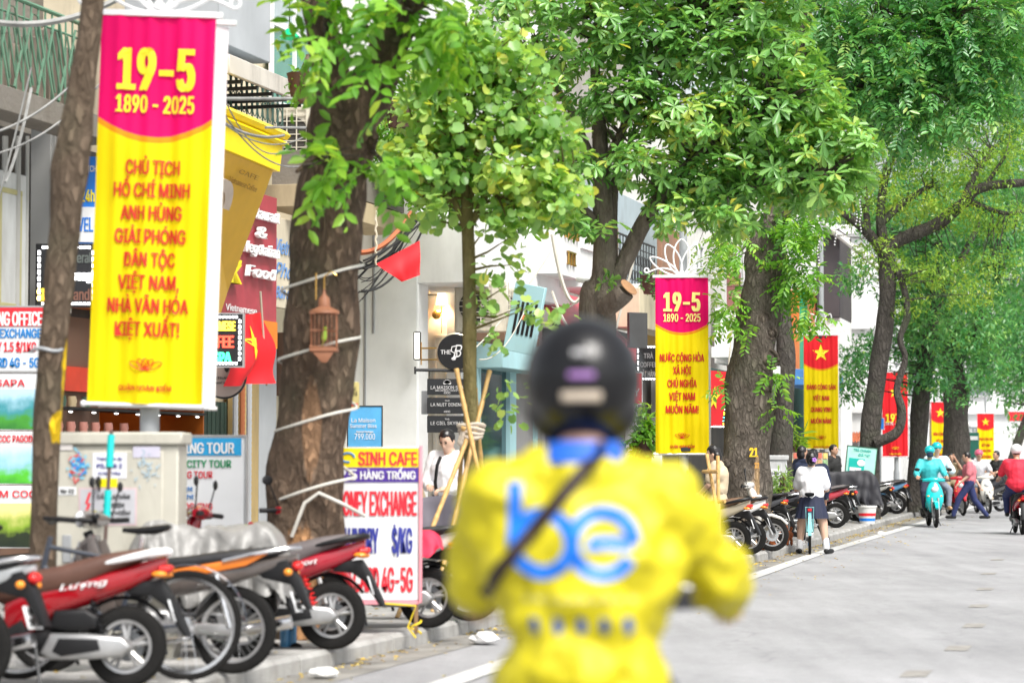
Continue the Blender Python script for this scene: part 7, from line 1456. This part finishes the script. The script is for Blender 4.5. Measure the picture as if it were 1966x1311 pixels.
# rosette tree
d = 27.5
o, rt, _ = tree('grey trunked tree with sawn stump and glossy leaf rosettes behind the rider helmet', 'glossy_leaved_tree', [(1150, gy(d), d, 40), (1148, 800, d, 36), (1148, 640, d, 34), (1150, 570, d, 38), (1160, 530, d, 26), (1158, 420, d, 19), (1156, 330, d, 18), (1150, 250, d, 14), (1142, 120, d, 9), (1150, 20, d, 6)],
    [[(1165, 570, d, 24), (1195, 510, d, 17), (1235, 430, d, 16), (1280, 360, d-.2, 14), (1340, 300, d-.3, 11), (1420, 240, d-.4, 7), (1500, 200, d-.4, 4)], [(1158, 440, d, 15), (1115, 400, d, 10), (1080, 370, d, 7), (1020, 340, d+.2, 4)], [(1155, 350, d, 12), (1120, 270, d, 9), (1100, 220, d, 7), (1050, 140, d, 5)], [(1165, 590, d-.2, 22), (1190, 570, d-.45, 20), (1200, 558, d-.5, 19)], [(1156, 330, d, 10), (1200, 240, d-.2, 8), (1270, 130, d-.3, 6), (1330, 30, d-.3, 4)], [(1280, 360, d-.2, 9), (1380, 370, d-.4, 7), (1500, 350, d-.6, 5), (1600, 320, d-.6, 3)], [(1172, 560, d, 12), (1176, 470, d+.1, 10), (1182, 340, d+.1, 8), (1220, 100, d+.1, 4)]], bk1 and bark('speckled grey bark', (.09, .075, .06), (.26, .22, .18), 12, .5), 16, .05)
cl = []
for (x, y, rx, ry, n) in ((1130, 60, 130, 80, 150), (1060, 130, 70, 60, 60), (1250, 90, 120, 90, 190), (1380, 110, 120, 100, 230), (1200, 200, 110, 70, 150), (1330, 240, 120, 70, 200), (1460, 230, 110, 80, 210), (1570, 280, 100, 70, 190), (1640, 300, 50, 50, 70), (1480, 330, 110, 60, 190), (1360, 350, 110, 55, 160), (1230, 320, 80, 50, 90), (1400, 420, 80, 30, 70), (1560, 370, 90, 40, 110), (1120, 330, 50, 60, 40), (1060, 400, 50, 30, 40), (1100, 430, 45, 25, 24), (1500, 120, 90, 90, 170), (1560, 190, 60, 60, 90), (1450, 30, 120, 70, 170), (1000, 20, 90, 40, 70), (1200, -20, 200, 70, 200), (1400, -60, 200, 80, 200), (1290, 410, 60, 35, 44), (1170, 440, 30, 20, 10), (1610, 350, 60, 30, 60), (1300, -180, 330, 120, 120)):
    cl.append((x, y, d-.3, rx, ry, .9, int(n*.86)))
crown(o, cl, 'rosette', .145, .37, lmC, k=7, shape='obov', roots=rt, twig=420, brm=bk1, up=.7, sz=.18, droopz=.3)
crown(o, [(1120, 440, d+.1, 40, 20, .3, 8), (1170, 540, d-.3, 18, 20, .2, 4)], 'rosette', .155, .36, lmC, k=7, shape='obov', nm='low_sprout')
g = G(); c = W(1207, 552, d-.52)-o.location; a_ = (W(1207, 552, d-.52)-W(1190, 570, d-.45)).normalized(); g.lathe([(0, 0), (19*d/F, 0), (19*d/F, .01), (0, .012)], 18, c, a_); g.build('sawn_face', M('sawn wood', (.5, .27, .14), r=.8, sc=30), o)
# knotted tree and its neighbour
d = 36.4
o, rt, trk = tree('massive furrowed knotted trunk with yellow painted number 21 beside the woman in beige', 'knotted_tree', [(1430, gy(d), d, 62), (1428, 960, d, 52), (1432, 850, d, 46), (1440, 740, d, 44), (1452, 640, d, 41), (1462, 560, d, 39), (1468, 500, d, 36), (1482, 440, d, 30), (1500, 380, d, 22), (1512, 300, d, 18), (1530, 150, d, 13), (1560, -50, d, 8)],
    [[(1465, 540, d, 24), (1462, 470, d, 18), (1470, 430, d-.1, 14)], [(1505, 330, d, 14), (1600, 200, d+.3, 9), (1720, 120, d+.6, 6)], [(1520, 220, d, 10), (1680, 60, d+.3, 7), (1800, 20, d+.5, 4)]], bkKnot, 24, .07)
b0 = o.location; g = G()
for (px, py, r) in ((1462, 612, 14), (1474, 690, 17), (1468, 745, 11), (1468, 1000, 17), (1480, 640, 9), (1398, 890, 12), (1452, 700, 8)): c = W(px, py, d-.26)-b0; g.tube([(c.x+r*.0085*cos(a*.5), c.y-.04*sin(a), c.z+r*.0085*sin(a*.5)) for a in range(13)], .035, 6, closed=False); g.ell(c, (r*.007, .09, r*.007), 10, 7)
g.build('knot', bk1, trk)
text('21', o, W(1447, 868, d-.42)-b0, .13, .13, M('yellow paint', (.85, .55, .02)), bold=.05, th=.006); text('22', o, W(1453, 893, d-.42)-b0, .07, .08, M('orange faded paint', (.6, .3, .05)), bold=.04)
cl = [(x, y, d+.2, rx, ry, .8, n) for (x, y, rx, ry, n) in ((1660, 80, 120, 80, 260), (1780, 90, 120, 90, 280), (1880, 120, 90, 80, 200), (1700, 180, 90, 60, 160), (1820, 200, 90, 50, 150), (1560, 40, 90, 60, 130), (1620, 170, 60, 50, 80), (1750, -30, 250, 80, 300), (1900, 30, 110, 70, 180), (1760, 250, 60, 30, 50), (1700, -200, 350, 130, 140))]
crown(o, cl, 'pinnate', .11, .42, lmD, k=11, roots=rt, twig=300, brm=bk1)
cl = [(x, y, d-.3, rx, ry, .45, n) for (x, y, rx, ry, n) in ((1530, 530, 45, 45, 90), (1500, 480, 30, 40, 40), (1550, 600, 30, 30, 30), (1520, 450, 40, 30, 40), (1530, 420, 50, 26, 40), (1400, 580, 14, 12, 6), (1392, 740, 16, 8, 6), (1470, 720, 22, 10, 10), (1440, 640, 16, 8, 6), (1495, 720, 14, 10, 7), (1500, 790, 14, 16, 8), (1560, 380, 50, 20, 26), (1400, 470, 36, 40, 40), (1395, 600, 24, 40, 24))]
crown(o, cl, 'pinnate', .10, .40, lmA, k=9, nm='trunk_foliage')
d = 43.5
o, rt, _ = tree('second dark trunk close behind the knotted tree', 'old_tree', [(1500, gy(d), d, 27), (1500, 860, d, 22), (1508, 720, d, 18), (1504, 600, d, 15), (1492, 400, d, 12), (1480, 250, d, 9)], [[(1495, 500, d, 12), (1400, 380, d, 8), (1330, 300, d, 4)]], bk3, 14, .07)
crown(o, [(1440, 300, d, 160, 60, 1.4, 160), (1380, 440, d+.5, 60, 50, .8, 60), (1395, 560, d+.5, 34, 60, .7, 30), (1360, 500, d+.5, 30, 30, .6, 16)], 'pinnate', .11, .42, lmB, k=9, roots=rt, twig=60, brm=bk3)
# leaning twin and crooked tree
d = 53
o, rt, _ = tree('tall leaning twin-stemmed tree with airy yellow green crown right of the third banner', 'airy_tree', [(1668, gy(d), d, 22), (1670, 850, d, 19), (1682, 740, d, 18), (1696, 640, d, 17), (1704, 560, d, 16), (1702, 480, d, 16)],
    [[(1702, 500, d, 13), (1690, 420, d, 9), (1700, 340, d, 8), (1720, 290, d, 6)], [(1700, 480, d, 14), (1740, 455, d, 13), (1800, 430, d, 13), (1850, 390, d-.3, 11), (1885, 360, d-.4, 10), (1980, 350, d-.5, 7)], [(1850, 392, d-.3, 9), (1870, 340, d-.3, 7), (1905, 290, d-.3, 5)], [(1702, 490, d, 12), (1660, 440, d, 10), (1620, 410, d, 7), (1600, 390, d, 4)], [(1690, 430, d, 8), (1740, 385, d, 7), (1790, 355, d, 4)], [(1666, 440, d, 7), (1660, 330, d, 5), (1680, 250, d, 3)], [(1860, 385, d-.3, 6), (1930, 410, d-.2, 4), (1990, 400, d-.2, 3)], [(1890, 360, d-.4, 5), (1930, 300, d-.4, 3)],
     [(1680, 850, d-.3, 11), (1722, 830, d-.4, 10), (1731, 790, d-.4, 9), (1722, 745, d-.4, 7), (1738, 690, d-.4, 6), (1728, 650, d-.4, 6), (1742, 600, d-.3, 7), (1728, 530, d-.2, 6), (1700, 490, d, 5)]], bk3, 16, .05)
cl = [(x, y, d, rx, ry, 1.6, n) for (x, y, rx, ry, n) in ((1740, 300, 110, 45, 300), (1850, 330, 110, 45, 300), (1690, 370, 70, 50, 160), (1800, 400, 110, 35, 220), (1900, 420, 90, 35, 160), (1940, 300, 60, 50, 130), (1680, 490, 60, 35, 90), (1770, 520, 90, 35, 170), (1740, 590, 40, 20, 40), (1640, 400, 40, 40, 70), (1700, 250, 70, 30, 110), (1820, 260, 120, 30, 180), (1850, 560, 70, 30, 90), (1900, 510, 60, 40, 80), (1800, 200, 200, 60, 160))]
crown(o, cl, 'single', .095, .42, lmE, k=7, shape='dia', roots=rt, twig=150, brm=bk3)
# far trunks and masses of foliage
for (lb, d, tr_, lm_, cls) in (
  ('thick far trunk right of the red banner, fourth street tree', 60, [(1762, gy(60), 60, 22), (1764, 850, 60, 18), (1774, 720, 60, 16), (1790, 600, 60, 14), (1800, 450, 60, 10)], lmF, ((1760, 640, 60, 60, 130), (1800, 560, 80, 60, 160), (1740, 560, 50, 60, 90), (1780, 720, 50, 40, 90), (1760, 440, 110, 80, 260), (1645, 530, 34, 30, 34), (1650, 690, 44, 44, 70), (1625, 740, 40, 40, 50), (1550, 440, 50, 40, 40))),
  ('thickest far trunk just left of the farthest banner', 69, [(1836, 948, 69, 30), (1837, 860, 69, 25), (1834, 780, 69, 24), (1830, 700, 69, 18), (1810, 560, 69, 13)], lmF, ((1850, 620, 90, 70, 260), (1870, 500, 110, 90, 340), (1800, 650, 60, 60, 120), (1870, 700, 70, 50, 130), (1830, 760, 30, 30, 20), (1890, 400, 120, 80, 240), (1800, 380, 160, 90, 260))),
  ('dark leaning tree at the far right edge beside the white villa', 88, [(1925, 948, 88, 10), (1950, 860, 88, 9), (1985, 760, 88, 8), (2030, 600, 88, 6)], lmF, ((1940, 640, 70, 80, 260), (1960, 500, 80, 90, 260), (1930, 740, 50, 30, 80), (1985, 700, 40, 80, 140), (1990, 360, 80, 110, 260), (1960, 820, 20, 30, 14)))):
    o, rt, _ = tree(lb, 'old_tree', tr_, [[(tr_[-2][0], tr_[-2][1], d, 10), (tr_[-2][0]+50, tr_[-2][1]-90, d, 7), (tr_[-2][0]+90, tr_[-2][1]-170, d, 4)]], bk3, 14, .09)
    crown(o, [(x, y, d, rx, ry, 2.2, int(n*1.5)) for x, y, rx, ry, n in cls], 'single', .16, .42, lm_, k=7, shape='dia', roots=rt, twig=120, brm=bk3)
o = E('tree_line', 'distant mass of street trees closing the view above the far villa', 'trees', (20, 105, 0)); o['kind'] = 'stuff'
crown(o, [(x, y, 105, rx, ry, 4, n) for x, y, rx, ry, n in ((1620, 380, 130, 200, 700), (1800, 450, 160, 130, 800), (1950, 350, 130, 200, 800), (1700, 100, 260, 160, 800), (1900, 80, 200, 160, 700), (1500, 160, 200, 160, 500), (1880, 640, 120, 90, 420), (1960, 640, 90, 130, 420), (1750, 650, 100, 110, 300))], 'single', .30, .42, lmF, k=7, shape='dia', nm='foliage')
# big overhanging crowns on the right side of the street (partly in frame), and background greenery over the houses
o, rt, _ = tree('dark glossy crown hanging into the top right corner of the photo', 'overhanging_tree', [(2420, 960, 56, 36), (2400, 700, 56, 32), (2360, 400, 56, 26), (2200, 200, 56, 18), (2050, 140, 56, 12)], [[(2200, 200, 56, 12), (2000, 160, 56, 9), (1920, 190, 55, 5)], [(2100, 160, 56, 9), (1960, 60, 56, 5)]], bk3, 14)
crown(o, [(x, y, 55, rx, ry, 1.6, n) for x, y, rx, ry, n in ((1925, 170, 60, 60, 170), (1940, 240, 40, 50, 110), (1990, 120, 110, 90, 300), (1930, 60, 90, 60, 170), (2080, 200, 150, 140, 300), (2200, 120, 200, 200, 300))], 'single', .13, .5, lmD, k=6, shape='oval', roots=rt, twig=120, brm=bk3)
o = E('roof_garden', 'potted shrubs and hanging plants on the balconies between the dark trunk and the young tree', 'plants', W(780, 300, 34)); o['kind'] = 'stuff'
crown(o, [(x, y, 34, rx, ry, .7, n) for x, y, rx, ry, n in ((790, 230, 60, 50, 150), (760, 180, 50, 50, 90), (820, 300, 60, 50, 120), (740, 260, 40, 30, 60), (780, 340, 60, 24, 60), (860, 330, 80, 50, 120), (830, 120, 60, 60, 80), (1000, 380, 100, 40, 80), (740, 330, 30, 30, 30))], 'pinnate', .10, .34, lmA, k=9, nm='foliage')
# potted plants, shrubs
def plant(label, px, py0, py1, d, n, L, asp, lm_, wpx, pot=True, mode='single', name='potted_plant'):
    b = W(px, py1, d); o = E(name, label, 'plant', b); 
    if pot: g = G(); h = min(.35, abs(b.z)+.2); g.lathe([(0, -.02), (.13, -.02), (.18, .28), (.19, .3), (.16, .3), (0, .26)], 18, (0, 0, -.02)); g.build('pot', M('dark clay pot', (.10, .05, .04), r=.8), o)
    crown(o, [(px, (py0+py1)/2, d, wpx, (py1-py0)/2, wpx*d/F, n)], mode, L, asp, lm_, k=6, nm='foliage', roots=[b+Vector((0, 0, .25)), b+Vector((.05, 0, .5))], twig=30, brm=bk2); return o
plant('bushy green shrub on the pavement left of the second banner', 1235, 780, 880, 39, 90, .12, .45, lmA, 28)
plant('spiky pale green grass plant behind the grey cabinet', 1512, 830, 872, 47, 60, .25, .09, lmE, 16)
plant('tall weeds growing by the pale grey cabinet', 1500, 905, 975, 41.5, 60, .12, .2, lmB, 22, pot=False, name='weeds')
plant('small leafy plant in a dark pot on the air conditioner ledge', 582, 140, 190, 27, 40, .09, .4, lmA, 18)
plant('pink flowered basket hanging among the balcony plants', 765, 205, 240, 31, 40, .09, .4, lmB, 18)
plant('potted plants on the cream balcony left of the second banner', 1250, 525, 560, 42, 40, .1, .4, lmD, 14)
# cables, hoses, lamps strung over the street
def cable(g, pts, r, sag=.3, n=18):
    for a, b_ in zip(pts[:-1], pts[1:]):
        a, b_ = Vector(a), Vector(b_); g.tube([a.lerp(b_, i/n)-Vector((0, 0, sag*4*(i/n)*(1-i/n))) for i in range(n+1)], r, 5)
kb_ = M('black cable', (.02, .02, .02), r=.6)
o = E('cable_bundle', 'tangle of black utility cables fanning out right of the big dark trunk', 'cables', W(760, 420, 28)); g = G(); b0 = o.location
for q in range(15):
    a = W(690+random.uniform(-15, 10), 560+random.uniform(-70, 40), 27.0); m_ = W(random.uniform(730, 790), random.uniform(420, 540), 27.5); c = W(random.uniform(760, 830), 412+random.uniform(-8, 8), 28.5)
    cable(g, [a-b0, c-b0], random.choice((.006, .01, .014)), sag=random.uniform(.03, .32), n=14)
g.build('cables', kb_, o); g = G(); cable(g, [W(690, 485, 27.2)-b0, W(790, 408, 28)-b0], .032, sag=.12); g.build('orange_conduit', M('rust orange conduit', (.45, .13, .05), r=.6), o)
g = G(); [g.tube([W(722+1.6*sin(i*1.7), 405+i*5.5, 27.3)-b0 for i in range(20)], [.010+.006*(i % 2) for i in range(20)], 5)]; g.build('frayed_rope', M('frayed rope', (.6, .55, .42), r=.9), o)
o = E('cable_bundle', 'wires and frayed cables sweeping across the old houses at upper left', 'cables', W(300, 250, 22)); g = G(); b0 = o.location
for (a, b_, r, s) in (((-30, 40, 20), (240, -10, 21), .028, .12), ((-30, 260, 21), (170, 130, 22), .012, .1), ((-30, 300, 21), (250, 90, 22), .010, .2), ((-20, 440, 21), (60, 130, 21), .009, .05), ((400, 190, 22), (560, 190, 24), .018, .0), ((400, 170, 22), (600, 310, 26), .008, .3), ((410, 140, 23), (560, 280, 26), .007, .35), ((400, 210, 22), (610, 245, 26), .007, .25), ((510, 245, 24), (600, 246, 25), .014, 0), ((10, 350, 21), (60, 170, 22), .014, .1), ((400, 215, 23), (545, 260, 25), .016, .1)):
    cable(g, [W(*a)-b0, W(*b_)-b0], r, s)
g.build('cables', M('pale grey cable', (.26, .26, .25), r=.6, var=.3), o)
o = E('cable_bundle', 'looped wires hanging between the white house and the grey trunk behind the helmet', 'cables', W(1100, 560, 35)); g = G(); b0 = o.location
for (a, b_, r, s) in (((1060, 450, 36), (1120, 560, 36), .03, .5), ((1060, 560, 35), (1165, 600, 33), .02, .5), ((1060, 590, 35), (1150, 520, 34), .01, .2), ((900, 680, 33), (1060, 480, 35), .01, .1), ((1183, 630, 33), (1232, 440, 33), .018, 0), ((920, 690, 32), (1010, 590, 33), .008, .2)): cable(g, [W(*a)-b0, W(*b_)-b0], r, s)
g.build('cables', M('pale cable', (.55, .52, .45), r=.6), o); g = G(); g.tube([W(1112, 536, 34)-b0, W(1142, 540, 33)-b0], .05, 10); g.build('pvc_pipe', white, o)
o = E('string_lights', 'strings of small white fairy lights hanging from branches above the third banner', 'lights', W(1600, 400, 50)); g = G(); b0 = o.location
for (x, y0, y1) in ((1571, 380, 520), (1604, 440, 480), (1644, 370, 440), (1652, 360, 450), (1560, 360, 380)):
    g.mat(0); g.tube([W(x, y0, 50)-b0, W(x+2, y1, 50)-b0], .006, 4); g.mat(1)
    for q in range(int((y1-y0)/6)): g.ell(W(x+1.5*sin(q), y0+6*q, 49.98)-b0, (.018, .018, .018), 6, 4)
g.build('strands', [kb_, M('unlit white bulb', (.8, .8, .8), r=.2)], o)
for (px, py, d_, lb) in ((556, 66, 24, 'green glass lamp shade hanging left of the forked trunk'), (690, 60, 24, 'small green lantern hanging in the fork of the trunk'), (772, 100, 24, 'tiny green bulb cluster right of the forked trunk')):
    s = {556: 20, 690: 9, 772: 6}[px]*d_/F; o = E('hanging_lamp', lb, 'lamp', W(px, py, d_)); g = G(); g.lathe([(s*.3, s*.5), (s, -.3*s), (s*.9, -.45*s), (s*.5, -.2*s)], 10); g.build('shade', M('bright green glass', (.0, .55, .2), r=.15, emit=.15), o); g = G(); g.tube([(0, 0, s*.5), (0, 0, 2.2)], .006, 4); g.build('cord', kb_, o)
o = E('junction_box', 'small white junction box fixed on the trunk behind the knotted tree', 'box', W(1490, 712, 42.6)); g = G(); g.box(-.07, .07, -.05, .05, -.08, .08, .01); g.build('casing', white, o); g = G(); g.tube([(.04, 0, -.08), (.04, .2, -.14)], .012, 6); g.build('bracket', iron, o)  # plain junction box casing on a bracket
o = E('wooden_frame', 'rustic wooden pole frame beside the woman in beige', 'frame', (W(1375, 900, 33).x, 33, .12)); k = 33/F
for (a, b_) in (((1357, 872), (1378, 985)), ((1378, 875), (1381, 1060)), ((1340, 965), (1392, 962)), ((1345, 950), (1402, 1075)), ((1350, 905), (1380, 905))): g = G(); A_, B_ = W(*a, 33), W(*b_, 32.6); B_.z = max(B_.z, .14); g.tube([A_-o.location, B_-o.location], .026, 8); g.build('pole', bam, o)
# ---------------------------------------------------------------- finish lettering and bodies, then drape the jacket print
finish(); split_parts()
jk = [c for c in RIDER.children if c.name.startswith('jacket')][0]
bpy.context.view_layer.update()
bv = BVHTree.FromPolygons([v.co for v in jk.data.vertices], [p.vertices for p in jk.data.polygons])
def drape(name, polys, mat, off=.003):
    g = G()
    for pl_ in polys:
        P = [Vector(p) for p in pl_]; out = []
        for i in range(len(P)-1):
            for t in range(3): out.append(P[i].lerp(P[i+1], t/3))
        out.append(P[-1]); yield_ = out
        w = pl_w; vs = []; fs = []; m = 5
        for i, p in enumerate(out):
            d_ = (out[min(i+1, len(out)-1)]-out[max(i-1, 0)]); d_ = Vector((d_[0], d_[1])).normalized(); nn = Vector((-d_.y, d_.x))
            for j in range(m):
                q = Vector((p[0], p[1]))+nn*w*(j/(m-1)-.5); h = bv.ray_cast(Vector((q.x, -2, q.y)), Vector((0, 1, 0)))[0]
                vs.append((h.x, h.y-off, h.z) if h else (q.x, -.2, q.y))
        for i in range(len(out)-1):
            for j in range(m-1): fs.append((i*m+j, i*m+j+1, (i+1)*m+j+1, (i+1)*m+j))
        g.add(vs, fs)
    return g.build(name, mat, RIDER, fix=False)
blu = M('logo blue', (.0, .16, .70), r=.5, var=.03)
def jp(px, py): k = 5.3/F; return ((px-1118)*k, CH+(880-py)*k+.0)     # photo position on the jacket back, in the rider's frame
pl_w = .036
arc = lambda cx, cy, r, a0, a1, n=20, ry=None: [jp(cx+r*cos(radians(a0+(a1-a0)*i/n)), cy-(ry or r)*sin(radians(a0+(a1-a0)*i/n))) for i in range(n+1)]
def drape2(name, lst, w, mat, off=.003):
    global pl_w
    pl_w = w; g = G()
    gen = []
    for P_ in lst: gen.append(P_)
    return _dr(name, gen, mat, off)
def _dr(name, polys, mat, off):
    g = G()
    for pl_ in polys:
        P = [Vector((p[0], p[1], 0)) for p in pl_]; out = []
        for i in range(len(P)-1): out += [P[i].lerp(P[i+1], t/3) for t in range(3)]
        out.append(P[-1]); vs = []; fs = []; m = 5
        for i, p in enumerate(out):
            d_ = out[min(i+1, len(out)-1)]-out[max(i-1, 0)]; d_.normalize()
            for j in range(m):
                qx, qz = p.x-d_.y*pl_w*(j/(m-1)-.5), p.y+d_.x*pl_w*(j/(m-1)-.5); h = bv.ray_cast(Vector((qx, -2, qz)), Vector((0, 1, 0)))[0]
                vs.append((qx, h.y-off if h else -.15, qz))
        fs = [(i*m+j, i*m+j+1, (i+1)*m+j+1, (i+1)*m+j) for i in range(len(out)-1) for j in range(m-1)]; g.add(vs, fs)
    return g.build(name, mat, RIDER, fix=False)
drape2('logo', [[jp(990, 925), jp(990, 960), jp(990, 1035)], arc(1045, 1040, 55, 190, -40, 22), arc(1045, 1040, 55, -40, -170, 12), arc(1160, 1040, 58, 0, 330, 30), [jp(1100, 1040), jp(1215, 1040)]], .030, blu)
drape2('small_print', [[jp(x, 1145), jp(x+14, 1145)] for x in range(1010, 1220, 22)], .010, M('faded grey print', (.45, .42, .12)), .004)
for x in (1023, 1067, 1112, 1155, 1200): drape2('print_mark', [[jp(x, 1186), jp(x+7, 1186), jp(x+9, 1200), jp(x+3, 1204)]], .020, M('dark logo blue', (.0, .06, .3), r=.5), .004)
drape2('bag_strap', [[jp(1166, 852), jp(1120, 905), jp(1060, 975), jp(1010, 1035), jp(960, 1095), jp(925, 1150)]], .030, M('dark brown strap', (.02, .008, .006), r=.6), .012)
